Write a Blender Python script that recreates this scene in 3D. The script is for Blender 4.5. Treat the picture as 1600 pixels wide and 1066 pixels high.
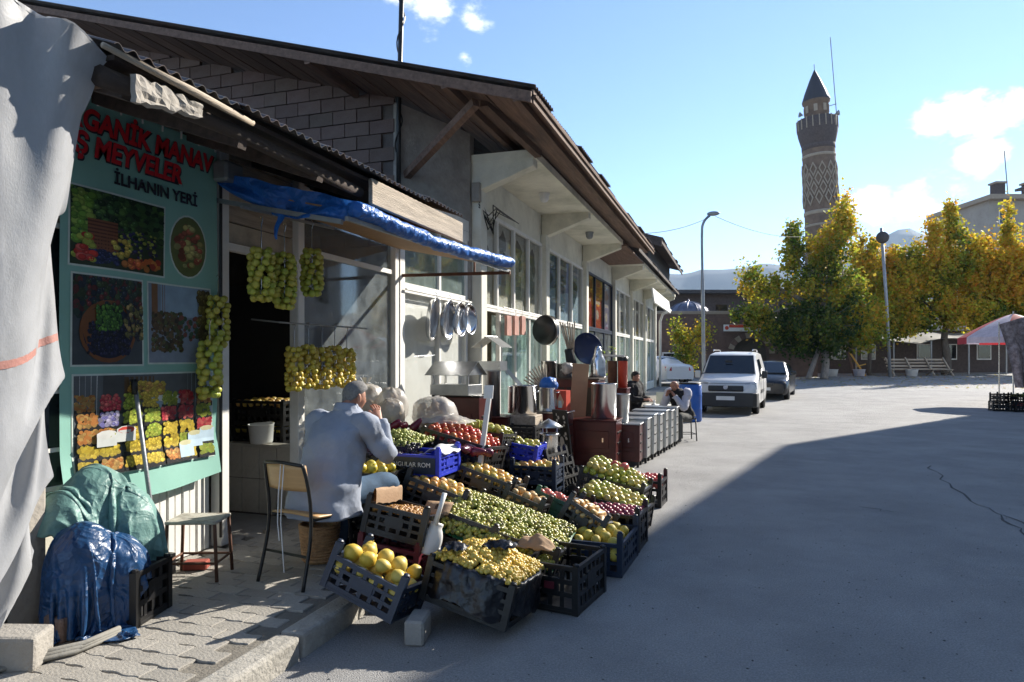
import bpy, bmesh, math, random
import numpy as np
from mathutils import Vector, Matrix, Euler, noise
random.seed(11)
R = math.radians
for o in list(bpy.data.objects): bpy.data.objects.remove(o)
S = bpy.context.scene; C = S.collection
# ---------------------------------------------------------------- camera
cd = bpy.data.cameras.new('camera'); cam = bpy.data.objects.new('camera', cd); C.objects.link(cam)
cam.location = (0, 0, 1.6); cam.rotation_euler = (R(90), 0, R(18.2))
cd.sensor_width = 36; cd.lens = 24; cd.shift_y = 27 / 1600
cd.clip_start = .05; cd.clip_end = 9000
S.camera = cam
# ---------------------------------------------------------------- light
SUN_AZ, SUN_EL = 32.0, 29.5       # azimuth from +Y towards +X
w = bpy.data.worlds.new('World'); S.world = w; w.use_nodes = True
nt = w.node_tree; nt.nodes.clear()
def nd(nt, t, **k):
    n = nt.nodes.new(t)
    for a, b in k.items():
        if a.startswith('i_'):
            a = a[2:]; a = int(a) if a.isdigit() else a.replace('_', ' ')
            n.inputs[a].default_value = b
        else: setattr(n, a, b)
    return n
out = nd(nt, 'ShaderNodeOutputWorld'); bg = nd(nt, 'ShaderNodeBackground')
sky = nd(nt, 'ShaderNodeTexSky', sky_type='NISHITA', sun_disc=False)
sky.sun_elevation = R(SUN_EL); sky.sun_rotation = R(SUN_AZ)
sky.altitude = 2500; sky.air_density = 1.0; sky.dust_density = .05; sky.ozone_density = 3.0
bg.inputs[1].default_value = .12
# a few scattered fair-weather clouds, as directions on the sky dome
geo = nd(nt, 'ShaderNodeTexCoord')
def dirv(az, el): return (math.sin(R(az)) * math.cos(R(el)), math.cos(R(az)) * math.cos(R(el)), math.sin(R(el)))
mapn = nd(nt, 'ShaderNodeMapping'); mapn.inputs['Scale'].default_value = (1, 1, 1.8)
nt.links.new(geo.outputs['Generated'], mapn.inputs['Vector'])
nz = nd(nt, 'ShaderNodeTexNoise', i_Scale=13.0, i_Detail=9.0, i_Roughness=.62)
nt.links.new(mapn.outputs[0], nz.inputs['Vector'])
acc = None
CLOUDS = [(13.6, 16.3, .03, .95), (15.2, 16.6, .035, 1.0), (16.6, 16.2, .03, .95), (18.2, 16.4, .025, .85), (16.2, 13.7, .028, .9), (17.4, 13.9, .02, .8), (9.5, 11.5, .04, .7), (12.5, 11.0, .045, .75), (14.5, 11.6, .03, .6), (17.8, 25.0, .018, .6),
          (-24.8, 27.2, .04, .8), (-21.5, 26.2, .03, .75), (-27.5, 27.6, .04, .65), (-22.2, 23.8, .018, .7), (70, 25, .12, 1), (120, 30, .14, 1), (175, 24, .13, 1), (215, 35, .15, 1), (265, 26, .12, 1), (300, 38, .1, .9), (48, 40, .08, .9)]
for az, el, rad, amt in CLOUDS:
    dp = nd(nt, 'ShaderNodeVectorMath', operation='DISTANCE'); dp.inputs[1].default_value = dirv(az, el)
    nt.links.new(geo.outputs['Generated'], dp.inputs[0])
    mr = nd(nt, 'ShaderNodeMapRange'); mr.inputs['From Min'].default_value = 0; mr.inputs['From Max'].default_value = rad * 1.5
    mr.inputs['To Min'].default_value = amt; mr.inputs['To Max'].default_value = 0
    nt.links.new(dp.outputs['Value'], mr.inputs['Value'])
    if acc is None: acc = mr.outputs[0]
    else:
        mx = nd(nt, 'ShaderNodeMath', operation='MAXIMUM'); nt.links.new(acc, mx.inputs[0]); nt.links.new(mr.outputs[0], mx.inputs[1]); acc = mx.outputs[0]
ad = nd(nt, 'ShaderNodeMath', operation='MULTIPLY_ADD'); ad.inputs[1].default_value = .62
nt.links.new(acc, ad.inputs[0]); nt.links.new(nz.outputs['Fac'], ad.inputs[2])
ss = nd(nt, 'ShaderNodeMapRange', interpolation_type='SMOOTHSTEP'); ss.inputs['From Min'].default_value = .72; ss.inputs['From Max'].default_value = 1.0
nt.links.new(ad.outputs[0], ss.inputs['Value'])
gt = nd(nt, 'ShaderNodeMath', operation='GREATER_THAN'); gt.inputs[1].default_value = .001; nt.links.new(acc, gt.inputs[0])
mm = nd(nt, 'ShaderNodeMath', operation='MULTIPLY'); nt.links.new(gt.outputs[0], mm.inputs[0]); nt.links.new(ss.outputs[0], mm.inputs[1])
mixc = nd(nt, 'ShaderNodeMix', data_type='RGBA'); mixc.inputs['B'].default_value = (7.4, 7.3, 7.2, 1)
nt.links.new(mm.outputs[0], mixc.inputs['Factor']); nt.links.new(sky.outputs[0], mixc.inputs['A'])
nt.links.new(mixc.outputs['Result'], bg.inputs[0]); nt.links.new(bg.outputs[0], out.inputs[0])
sd = bpy.data.lights.new('sun', 'SUN'); sd.energy = 4.8; sd.angle = R(.53); sd.color = (1, .93, .82)
sun = bpy.data.objects.new('sun', sd); C.objects.link(sun)
sun.rotation_euler = Vector(dirv(SUN_AZ, SUN_EL)).to_track_quat('Z', 'Y').to_euler(); sun.location = (20, 30, 30)
S.view_settings.view_transform = 'Standard'; S.view_settings.look = 'None'; S.view_settings.gamma = 1
S.view_settings.exposure = 1.12
S.render.engine = 'CYCLES'
S.cycles.max_bounces = 8; S.cycles.transparent_max_bounces = 16

# ---------------------------------------------------------------- helpers
class MB:
    def __init__(s): s.v = []; s.f = []; s.c = []; s.cc = (1, 1, 1)
    def add(s, vs, fs):
        n = len(s.v); s.v += [tuple(p) for p in vs]
        for q in fs: s.f.append(tuple(i + n for i in q)); s.c.append(s.cc)
        return s
    def box(s, c, d, rot=None, M=None):
        x, y, z = d[0] / 2, d[1] / 2, d[2] / 2
        vs = [Vector((a * x, b * y, e * z)) for a in (-1, 1) for b in (-1, 1) for e in (-1, 1)]
        if rot is not None: m = Euler([R(a) for a in rot]).to_matrix(); vs = [m @ p for p in vs]
        vs = [p + Vector(c) for p in vs]
        if M is not None: vs = [M @ p for p in vs]
        return s.add(vs, [(0, 1, 3, 2), (4, 6, 7, 5), (0, 4, 5, 1), (2, 3, 7, 6), (0, 2, 6, 4), (1, 5, 7, 3)])
    def bar(s, a, b, wx, wz):                     # rectangular bar from a to b
        a, b = Vector(a), Vector(b); d = b - a; q = d.to_track_quat('Y', 'Z').to_matrix().to_4x4()
        return s.box((0, d.length / 2, 0), (wx, d.length, wz), M=Matrix.Translation(a) @ q)
    def tube(s, pts, r, n=8, cap=True, sq=1.0):
        pts = [Vector(p) for p in pts]; k = len(pts)
        rs = r if isinstance(r, (list, tuple)) else [r] * k
        up = Vector((0, 0, 1)); vs = []; prev = None
        for i, p in enumerate(pts):
            t = (pts[min(i + 1, k - 1)] - pts[max(i - 1, 0)]).normalized()
            if prev is None:
                a = t.cross(up) if abs(t.z) < .95 else t.cross(Vector((1, 0, 0)))
            else: a = prev - t * prev.dot(t)
            a.normalize(); prev = a; b = t.cross(a)
            for j in range(n):
                an = 2 * math.pi * j / n; vs.append(p + (a * math.cos(an) + b * math.sin(an) * sq) * rs[i])
        fs = [(i * n + j, i * n + (j + 1) % n, (i + 1) * n + (j + 1) % n, (i + 1) * n + j) for i in range(k - 1) for j in range(n)]
        if cap: fs += [tuple(reversed(range(n))), tuple(range((k - 1) * n, k * n))]
        return s.add(vs, fs)
    def lathe(s, prof, c=(0, 0, 0), n=20, M=None, cap=False):
        vs = []; c = Vector(c)
        for r, z in prof:
            for j in range(n):
                a = 2 * math.pi * j / n; p = Vector((r * math.cos(a), r * math.sin(a), z)) + c
                vs.append(M @ p if M is not None else p)
        k = len(prof)
        fs = [(i * n + j, i * n + (j + 1) % n, (i + 1) * n + (j + 1) % n, (i + 1) * n + j) for i in range(k - 1) for j in range(n)]
        if cap: fs += [tuple(reversed(range(n))), tuple(range((k - 1) * n, k * n))]
        return s.add(vs, fs)
    def sheet(s, fn, nu, nv, closed=False):
        vs = [fn(i / nu, j / nv) for i in range(nu + 1) for j in range(nv + 1)]
        m = nv + 1
        return s.add(vs, [(i * m + j, (i + 1) * m + j, (i + 1) * m + j + 1, i * m + j + 1) for i in range(nu) for j in range(nv)])
    def prism(s, outl, fn, t0, t1):              # outline points (a,b); fn(a,b,t) -> 3d
        n = len(outl); vs = [fn(a, b, t0) for a, b in outl] + [fn(a, b, t1) for a, b in outl]
        return s.add(vs, [tuple(reversed(range(n))), tuple(range(n, 2 * n))] + [(i, (i + 1) % n, n + (i + 1) % n, n + i) for i in range(n)])
    def disc(s, c, u, v, ru, rv, n=10, a0=0):
        c, u, v = Vector(c), Vector(u), Vector(v)
        return s.add([c + u * (ru * math.cos(a0 + 2 * math.pi * i / n)) + v * (rv * math.sin(a0 + 2 * math.pi * i / n)) for i in range(n)], [tuple(range(n))])
    def mesh(s, name, mat, smooth=False, colors=False):
        me = bpy.data.meshes.new(name); me.from_pydata(s.v, [], s.f); me.update()
        if mat is not None: me.materials.append(mat)
        if smooth: me.polygons.foreach_set('use_smooth', [True] * len(me.polygons))
        if colors:
            at = me.color_attributes.new('Col', 'FLOAT_COLOR', 'CORNER'); d = []
            for p, c in zip(me.polygons, s.c): d += [c[0], c[1], c[2], 1.0] * p.loop_total
            at.data.foreach_set('color', d)
        return me
    def build(s, name, mat, parent=None, smooth=False, colors=False, W=False, fix=True):
        if W and parent is not None:
            l = parent.location; s.v = [(p[0] - l[0], p[1] - l[1], p[2] - l[2]) for p in s.v]
        me = s.mesh(name, mat, smooth, colors)
        if fix:
            bm = bmesh.new(); bm.from_mesh(me); bmesh.ops.recalc_face_normals(bm, faces=bm.faces); bm.to_mesh(me); bm.free()
        return ob(name, me, parent)
def ob(name, me, parent=None, loc=None, rot=None):
    o = bpy.data.objects.new(name, me); C.objects.link(o)
    if parent is not None: o.parent = parent
    if loc is not None: o.location = loc
    if rot is not None: o.rotation_euler = rot
    return o
def T(name, label, cat, loc=(0, 0, 0), rz=0, group=None):
    o = bpy.data.objects.new(name, None); C.objects.link(o); o.empty_display_size = .1
    o.location = loc; o.rotation_euler = (0, 0, R(rz)); return tag(o, label, cat, group)
def tag(o, label, cat, group=None, kind=None):
    o['label'] = label; o['category'] = cat
    if group: o['group'] = group
    if kind: o['kind'] = kind
    return o
def struct(o): o['kind'] = 'structure'; return o
def stuff(o): o['kind'] = 'stuff'; return o
def bev(o, wd=.006, seg=1):
    m = o.modifiers.new('bevel', 'BEVEL'); m.width = wd; m.segments = seg; m.limit_method = 'ANGLE'; m.angle_limit = R(40); return o
def sub(o, n=1):
    m = o.modifiers.new('sub', 'SUBSURF'); m.levels = n; m.render_levels = n; return o
def solid(o, t, off=0):
    m = o.modifiers.new('solid', 'SOLIDIFY'); m.thickness = t; m.offset = off; return o
def copy_tree(o, parent=None):
    c = o.copy(); C.objects.link(c); c.parent = parent
    for ch in list(o.children): copy_tree(ch, c)
    return c
def fbm(p, o=3): return noise.fractal(Vector(p), 1.0, 2.0, o)
def lerp(a, b, t): return a + (b - a) * t

def cloth(P, ru, rv, pin=None, coll=None, steps=240, g=.0022, seed=1, jit=.004, bend=.12, iters=4, damp=.97, fric=0):
    """Small position-based cloth: P is an (n, m, 3) grid, ru / rv the rest lengths along the two grid directions."""
    P = np.array(P, float); n, k = P.shape[:2]; rg = np.random.RandomState(seed); P += rg.normal(0, jit, P.shape); V = np.zeros_like(P)
    free = np.ones((n, k, 1))
    if pin is not None: free[pin] = 0
    P0 = P.copy()
    def con(a, b, r, st, Q):
        A, B = Q[a], Q[b]; d = B - A; L = np.linalg.norm(d, axis=2, keepdims=True) + 1e-9; wa, wb = free[a], free[b]; c = d * ((L - r) / L) * st / np.maximum(wa + wb, 1e-6)
        Q[a] = A + c * wa; Q[b] = B - c * wb
    S_ = slice
    def pairs(di, dj):
        out_ = []
        for par in (0, 1):
            if di and not dj: out_.append(((S_(par * di, n - di, 1), S_(None)), di))
        return out_
    for st in range(steps):
        V *= damp; V[..., 2] -= g; V *= free; Q = P + V
        for it in range(iters):
            for par in (0, 1):
                con((S_(par, n - 1, 2), S_(None)), (S_(par + 1, n, 2), S_(None)), ru, 1., Q); con((S_(None), S_(par, k - 1, 2)), (S_(None), S_(par + 1, k, 2)), rv, 1., Q)
                con((S_(par, n - 1, 2), S_(0, k - 1)), (S_(par + 1, n, 2), S_(1, k)), math.hypot(ru, rv), .5, Q); con((S_(par, n - 1, 2), S_(1, k)), (S_(par + 1, n, 2), S_(0, k - 1)), math.hypot(ru, rv), .5, Q)
            if it == 0:
                for par in (0, 1, 2, 3):
                    ea = list(range(par, n - 2, 4)); ec = list(range(par, k - 2, 4))
                    con((S_(par, n - 2, 4), S_(None)), (S_(par + 2, n, 4), S_(None)), 2 * ru, bend, Q); con((S_(None), S_(par, k - 2, 4)), (S_(None), S_(par + 2, k, 4)), 2 * rv, bend, Q)
            if coll is not None:
                Q2 = coll(Q.copy()); hit = np.any(np.abs(Q2 - Q) > 1e-7, axis=2, keepdims=True) if fric else None
                if fric: Q2 = np.where(hit, P + (Q2 - P) * (1 - fric), Q2); Q2 = coll(Q2)
                Q = Q2 * free + Q * (1 - free)
        Q = Q * free + P0 * (1 - free); V = Q - P; P = Q
    return P
def grid_mesh(P, name, mat, parent=None, W=False):
    n, k = P.shape[:2]; b = MB(); b.add([tuple(p) for p in P.reshape(-1, 3)], [(i * k + j, (i + 1) * k + j, (i + 1) * k + j + 1, i * k + j + 1) for i in range(n - 1) for j in range(k - 1)]); return b.build(name, mat, parent, smooth=True, W=W)
def ell_coll(ells, floor=-9, xmin=-99):
    def f(Q):
        for c, r in ells:
            d = (Q - np.array(c)) / np.array(r); L = np.linalg.norm(d, axis=2, keepdims=True); ins = L < 1; Q = np.where(ins, np.array(c) + d / np.maximum(L, 1e-6) * np.array(r), Q)
        Q[..., 2] = np.maximum(Q[..., 2], floor); Q[..., 0] = np.maximum(Q[..., 0], xmin); return Q
    return f

# ---------------------------------------------------------------- materials
def M(name, col, rough=.6, metal=0., var=.18, scale=6., bump=.15, bscale=60., rnd=.0, dirt=0., dcol=(.05, .045, .04), dscale=2., spec=.5, coord='Object', trans=0., stretch=None, hue=0., speck=0., crinkle=0., cscale=7.):
    m = bpy.data.materials.new(name); m.use_nodes = True; t = m.node_tree; b = t.nodes['Principled BSDF']
    b.inputs['Roughness'].default_value = rough; b.inputs['Metallic'].default_value = metal; b.inputs['Specular IOR Level'].default_value = spec
    tc = nd(t, 'ShaderNodeTexCoord'); vec = tc.outputs[coord]
    if stretch:
        mp = nd(t, 'ShaderNodeMapping'); mp.inputs['Scale'].default_value = stretch; t.links.new(vec, mp.inputs['Vector']); vec = mp.outputs[0]
    n1 = nd(t, 'ShaderNodeTexNoise', i_Scale=scale, i_Detail=6., i_Roughness=.65); t.links.new(vec, n1.inputs['Vector'])
    rp = nd(t, 'ShaderNodeValToRGB'); rp.color_ramp.elements[0].position = .3; rp.color_ramp.elements[1].position = .7
    rp.color_ramp.elements[0].color = [max(0, c * (1 - var)) for c in col] + [1]; rp.color_ramp.elements[1].color = [min(1, c * (1 + var)) for c in col] + [1]
    t.links.new(n1.outputs['Fac'], rp.inputs[0]); cur = rp.outputs[0]
    if dirt > 0:
        n2 = nd(t, 'ShaderNodeTexNoise', i_Scale=dscale, i_Detail=8., i_Roughness=.7); t.links.new(vec, n2.inputs['Vector'])
        r2 = nd(t, 'ShaderNodeMapRange'); r2.inputs['From Min'].default_value = .48; r2.inputs['From Max'].default_value = .72; r2.inputs['To Max'].default_value = dirt
        t.links.new(n2.outputs['Fac'], r2.inputs['Value'])
        mx = nd(t, 'ShaderNodeMix', data_type='RGBA'); mx.inputs['B'].default_value = (*dcol, 1); t.links.new(r2.outputs[0], mx.inputs['Factor']); t.links.new(cur, mx.inputs['A']); cur = mx.outputs['Result']
    if speck > 0:
        n5 = nd(t, 'ShaderNodeTexNoise', i_Scale=85., i_Detail=3., i_Roughness=.8); t.links.new(vec, n5.inputs['Vector']); h5 = nd(t, 'ShaderNodeHueSaturation'); r5 = nd(t, 'ShaderNodeMapRange'); r5.inputs['From Min'].default_value = .3; r5.inputs['From Max'].default_value = .7; r5.inputs['To Min'].default_value = 1 - speck; r5.inputs['To Max'].default_value = 1 + speck
        t.links.new(n5.outputs['Fac'], r5.inputs['Value']); t.links.new(r5.outputs[0], h5.inputs['Value']); t.links.new(cur, h5.inputs['Color']); cur = h5.outputs[0]
    if rnd > 0 or hue > 0:
        oi = nd(t, 'ShaderNodeObjectInfo'); hs = nd(t, 'ShaderNodeHueSaturation')
        mv = nd(t, 'ShaderNodeMapRange'); mv.inputs['To Min'].default_value = 1 - rnd; mv.inputs['To Max'].default_value = 1 + rnd
        t.links.new(oi.outputs['Random'], mv.inputs['Value']); t.links.new(mv.outputs[0], hs.inputs['Value'])
        if hue > 0:
            mh = nd(t, 'ShaderNodeMapRange'); mh.inputs['To Min'].default_value = .5 - hue; mh.inputs['To Max'].default_value = .5 + hue
            ml = nd(t, 'ShaderNodeMath', operation='MULTIPLY'); ml.inputs[1].default_value = 7.31; fr = nd(t, 'ShaderNodeMath', operation='FRACT')
            t.links.new(oi.outputs['Random'], ml.inputs[0]); t.links.new(ml.outputs[0], fr.inputs[0]); t.links.new(fr.outputs[0], mh.inputs['Value']); t.links.new(mh.outputs[0], hs.inputs['Hue'])
        t.links.new(cur, hs.inputs['Color']); cur = hs.outputs[0]
    t.links.new(cur, b.inputs['Base Color'])
    if bump > 0:
        n3 = nd(t, 'ShaderNodeTexNoise', i_Scale=bscale, i_Detail=4.); t.links.new(vec, n3.inputs['Vector'])
        bp = nd(t, 'ShaderNodeBump'); bp.inputs['Strength'].default_value = bump; bp.inputs['Distance'].default_value = .02
        t.links.new(n3.outputs['Fac'], bp.inputs['Height']); t.links.new(bp.outputs[0], b.inputs['Normal'])
        if crinkle > 0:                             # sharp creases of sheeting and cloth
            nw = nd(t, 'ShaderNodeTexNoise', i_Scale=cscale * .5, i_Detail=2.); t.links.new(vec, nw.inputs['Vector'])
            va = nd(t, 'ShaderNodeVectorMath', operation='MULTIPLY_ADD'); va.inputs[1].default_value = (.35, .35, .35); t.links.new(nw.outputs['Color'], va.inputs[0]); t.links.new(vec, va.inputs[2])
            h_ = None
            for sc_ in (cscale, cscale * 2.7):
                vo = nd(t, 'ShaderNodeTexVoronoi', feature='F1', distance='MANHATTAN' if False else 'EUCLIDEAN'); vo.inputs['Scale'].default_value = sc_; t.links.new(va.outputs[0], vo.inputs['Vector'])
                if h_ is None: h_ = vo.outputs['Distance']
                else:
                    mm_ = nd(t, 'ShaderNodeMath', operation='MULTIPLY_ADD'); mm_.inputs[1].default_value = .4; t.links.new(vo.outputs['Distance'], mm_.inputs[0]); t.links.new(h_, mm_.inputs[2]); h_ = mm_.outputs[0]
            b2 = nd(t, 'ShaderNodeBump'); b2.inputs['Strength'].default_value = crinkle; b2.inputs['Distance'].default_value = .03; t.links.new(h_, b2.inputs['Height']); t.links.new(bp.outputs[0], b2.inputs['Normal']); t.links.new(b2.outputs[0], b.inputs['Normal'])
    if trans > 0:
        tr = nd(t, 'ShaderNodeBsdfTranslucent'); ms = nd(t, 'ShaderNodeMixShader'); ms.inputs[0].default_value = trans
        t.links.new(cur, tr.inputs[0]); t.links.new(b.outputs[0], ms.inputs[1]); t.links.new(tr.outputs[0], ms.inputs[2])
        t.links.new(ms.outputs[0], t.nodes['Material Output'].inputs[0])
    return m
def VC(name, rough=.5, trans=0., var=.12, spec=.3, bump=0.):       # colour from the mesh's own colour attribute (print, leaves)
    m = bpy.data.materials.new(name); m.use_nodes = True; t = m.node_tree; b = t.nodes['Principled BSDF']
    a = nd(t, 'ShaderNodeVertexColor', layer_name='Col'); b.inputs['Roughness'].default_value = rough; b.inputs['Specular IOR Level'].default_value = spec
    tc = nd(t, 'ShaderNodeTexCoord'); n1 = nd(t, 'ShaderNodeTexNoise', i_Scale=14., i_Detail=5.); t.links.new(tc.outputs['Object'], n1.inputs['Vector'])
    mr = nd(t, 'ShaderNodeMapRange'); mr.inputs['To Min'].default_value = 1 - var * 2; mr.inputs['To Max'].default_value = 1 + var * 2; t.links.new(n1.outputs['Fac'], mr.inputs['Value'])
    mu = nd(t, 'ShaderNodeVectorMath', operation='SCALE'); t.links.new(a.outputs[0], mu.inputs[0]); t.links.new(mr.outputs[0], mu.inputs['Scale'])
    t.links.new(mu.outputs[0], b.inputs['Base Color'])
    if trans > 0:
        tr = nd(t, 'ShaderNodeBsdfTranslucent'); ms = nd(t, 'ShaderNodeMixShader'); ms.inputs[0].default_value = trans
        t.links.new(mu.outputs[0], tr.inputs[0]); t.links.new(b.outputs[0], ms.inputs[1]); t.links.new(tr.outputs[0], ms.inputs[2]); t.links.new(ms.outputs[0], t.nodes['Material Output'].inputs[0])
    return m
def GLASS(name, tint=(.8, .86, .85), refl=.06, rough=.02, haze=0., hcol=(.6, .62, .62)):
    m = bpy.data.materials.new(name); m.use_nodes = True; t = m.node_tree; t.nodes.remove(t.nodes['Principled BSDF'])
    tp = nd(t, 'ShaderNodeBsdfTransparent'); tp.inputs[0].default_value = (*tint, 1)
    gl = nd(t, 'ShaderNodeBsdfGlossy'); gl.inputs['Roughness'].default_value = rough
    fr = nd(t, 'ShaderNodeLayerWeight'); fr.inputs[0].default_value = .5; ms = nd(t, 'ShaderNodeMixShader'); pw = nd(t, 'ShaderNodeMath', operation='POWER'); pw.inputs[1].default_value = 5.0
    t.links.new(fr.outputs['Facing'], pw.inputs[0]); mul = nd(t, 'ShaderNodeMath', operation='MULTIPLY_ADD'); mul.inputs[1].default_value = .75; mul.inputs[2].default_value = refl
    t.links.new(pw.outputs[0], mul.inputs[0]); mul.use_clamp = True
    cur = tp.outputs[0]
    if haze > 0:                                   # dust film on the pane
        df = nd(t, 'ShaderNodeBsdfDiffuse'); df.inputs[0].default_value = (*hcol, 1); m2 = nd(t, 'ShaderNodeMixShader')
        tc = nd(t, 'ShaderNodeTexCoord'); n1 = nd(t, 'ShaderNodeTexNoise', i_Scale=5., i_Detail=6.); t.links.new(tc.outputs['Object'], n1.inputs['Vector'])
        mr = nd(t, 'ShaderNodeMapRange'); mr.inputs['From Min'].default_value = .3; mr.inputs['From Max'].default_value = .7; mr.inputs['To Min'].default_value = haze * .5; mr.inputs['To Max'].default_value = haze * 1.5
        t.links.new(n1.outputs['Fac'], mr.inputs['Value']); t.links.new(mr.outputs[0], m2.inputs[0]); t.links.new(cur, m2.inputs[1]); t.links.new(df.outputs[0], m2.inputs[2]); cur = m2.outputs[0]
    t.links.new(mul.outputs[0], ms.inputs[0]); t.links.new(cur, ms.inputs[1]); t.links.new(gl.outputs[0], ms.inputs[2])
    t.links.new(ms.outputs[0], t.nodes['Material Output'].inputs[0]); return m
m = {}
m['asphalt'] = M('asphalt', (.29, .285, .278), .85, var=.16, scale=.9, bump=.7, bscale=130., dirt=.6, dcol=(.17, .168, .165), dscale=.7, speck=.35)
m['tar'] = M('tar', (.05, .048, .046), .8)
m['paver'] = M('paver', (.33, .31, .275), .85, rnd=.14, bump=.4, bscale=90., dirt=.5, dcol=(.12, .11, .1), dscale=5.)
m['kerb'] = M('kerb', (.38, .36, .32), .85, rnd=.1, bump=.5, bscale=50., dirt=.6, dcol=(.13, .12, .1), dscale=4.)
m['sand'] = M('sand', (.17, .155, .13), .95, bump=.5)
m['concrete'] = M('concrete', (.33, .31, .28), .85, bump=.4, dirt=.5, dcol=(.14, .13, .11), dscale=1.6)
m['cream'] = M('cream', (.72, .7, .6), .75, var=.1, scale=2., bump=.15, dirt=.45, dcol=(.3, .28, .22), dscale=1.3)
m['soffit'] = M('soffit', (.7, .67, .55), .8, var=.16, scale=1.4, bump=.15, dirt=.6, dcol=(.28, .29, .2), dscale=.9)
m['white'] = M('white_paint', (.8, .79, .75), .55, var=.08, bump=.06, dirt=.4, dcol=(.35, .33, .28), dscale=3.)
m['plaster'] = M('plaster', (.36, .33, .29), .9, bump=.4, bscale=25., dirt=.7, dcol=(.17, .15, .13), dscale=1.)
m['block'] = M('block', (.18, .125, .105), .92, rnd=.16, hue=.012, bump=.5, bscale=50., dirt=.5, dcol=(.15, .13, .12), dscale=3.)
m['mortar'] = M('mortar', (.13, .11, .1), .95, bump=.5)
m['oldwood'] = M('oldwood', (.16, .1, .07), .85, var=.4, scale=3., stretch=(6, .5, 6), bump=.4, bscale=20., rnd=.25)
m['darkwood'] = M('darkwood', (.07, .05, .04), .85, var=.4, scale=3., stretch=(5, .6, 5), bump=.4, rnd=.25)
m['plank'] = M('plank', (.42, .35, .27), .8, var=.35, scale=3., stretch=(8, .6, 8), bump=.4, bscale=20., dirt=.5, dcol=(.16, .12, .09), dscale=4.)
m['tin'] = M('tin', (.1, .095, .095), .6, .3, var=.4, scale=3., dirt=.8, dcol=(.13, .06, .035), dscale=2., bump=.1)
m['rust'] = M('rust', (.14, .065, .04), .8, .2, var=.4, scale=9.)
m['steel'] = M('steel', (.72, .72, .72), .22, 1., var=.08, scale=3., bump=.03, bscale=12.)
m['galv'] = M('galvanised', (.45, .46, .46), .33, .9, var=.16, scale=9., bump=.04)
m['alu'] = M('aluminium', (.74, .74, .75), .2, 1., var=.08, bump=.05, bscale=14.)
m['blackmetal'] = M('blackmetal', (.02, .02, .02), .4, .3, bump=.05)
m['greymetal'] = M('greymetal', (.28, .29, .29), .5, .5, var=.15)
m['glass'] = GLASS('glass', (.96, .97, .97), .04); m['dustglass'] = GLASS('dustglass', (.9, .93, .93), .06, .04, .16, (.42, .47, .5))
m['tealglass'] = GLASS('tealglass', (.88, .95, .94), .05, .03, .12, (.6, .72, .7))
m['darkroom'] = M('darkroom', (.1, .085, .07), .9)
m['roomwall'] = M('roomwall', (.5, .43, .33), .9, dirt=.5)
m['blackplastic'] = M('blackplastic', (.008, .008, .009), .42, var=.3, bump=.12, bscale=25., rnd=.2, dirt=.3, dcol=(.025, .024, .022), dscale=9.)
m['blueplastic'] = M('blueplastic', (.01, .022, .05), .42, var=.2, bump=.1, dirt=.3, dcol=(.03, .035, .05), dscale=8.)
m['brightblue'] = M('brightblue', (.02, .04, .5), .4, var=.15, bump=.08)
m['greenplastic'] = M('greenplastic', (.02, .11, .05), .45, var=.2)
m['redplastic'] = M('redplastic', (.12, .015, .025), .45, var=.2)
m['bagblack'] = M('bagblack', (.008, .008, .011), .34, var=.3, bump=.5, bscale=18.)
m['print'] = VC('print', .35); m['film'] = VC('film', .4, .35)
m['text_red'] = M('text_red', (.62, .015, .025), .4, var=.05, bump=0); m['text_dark'] = M('text_dark', (.02, .02, .03), .4, var=.05, bump=0); m['text_white'] = M('text_white', (.75, .75, .75), .4, var=.05, bump=0)
m['banner'] = M('banner', (.28, .54, .46), .4, var=.08, scale=1.5, bump=.08, bscale=8., trans=.15)
m['skin'] = M('skin', (.42, .2, .13), .55, var=.12, scale=20., bump=.06)
m['hair'] = M('hair', (.2, .195, .19), .8, var=.6, scale=120., bump=.5, bscale=200.)
m['darkhair'] = M('darkhair', (.02, .017, .015), .8, var=.4, scale=120.)
m['jacket'] = M('jacket', (.29, .325, .4), .85, var=.09, scale=3., bump=.22, bscale=500., crinkle=.35, cscale=6.)
m['jeans'] = M('jeans', (.05, .1, .17), .85, var=.3, scale=10., bump=.2, bscale=300.)
m['blackcloth'] = M('blackcloth', (.018, .018, .02), .9, bump=.2, bscale=200.)
m['shirt'] = M('shirt', (.55, .53, .58), .85, var=.08, bump=.15, bscale=150.)
m['greytrousers'] = M('greytrousers', (.09, .09, .085), .9)
m['shoe'] = M('shoe', (.02, .016, .013), .4)
m['chairwood'] = M('chairwood', (.5, .3, .13), .45, var=.14, scale=4., stretch=(1, 1, 8), bump=.05)
m['wicker'] = M('wicker', (.36, .2, .09), .7, var=.3, scale=30., bump=.5, bscale=60.)
m['tarpgrey'] = M('tarpgrey', (.42, .43, .45), .5, var=.1, scale=5., bump=.08, bscale=140., trans=.2, dirt=.55, dcol=(.26, .26, .26), dscale=3., crinkle=.22, cscale=4., stretch=(1, 1, .55))
m['tarpblue'] = M('tarpblue', (.02, .14, .5), .4, var=.15, bump=.2, bscale=40., trans=.12, crinkle=.5, cscale=11.)
m['tarpnavy'] = M('tarpnavy', (.012, .055, .15), .36, var=.25, bump=.2, bscale=50., crinkle=.8, cscale=8.)
m['tarpgreen'] = M('tarpgreen', (.13, .26, .24), .5, var=.15, bump=.2, bscale=60., crinkle=.7, cscale=7., dirt=.3, dcol=(.2, .24, .22))
m['orangeply'] = M('orangeply', (.34, .2, .09), .7, var=.25, stretch=(1, 6, 1))
m['maroon'] = M('maroon', (.075, .016, .014), .28, .1, var=.3, scale=5., bump=.05)
m['cardboard'] = M('cardboard', (.34, .22, .13), .85, var=.1)
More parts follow.
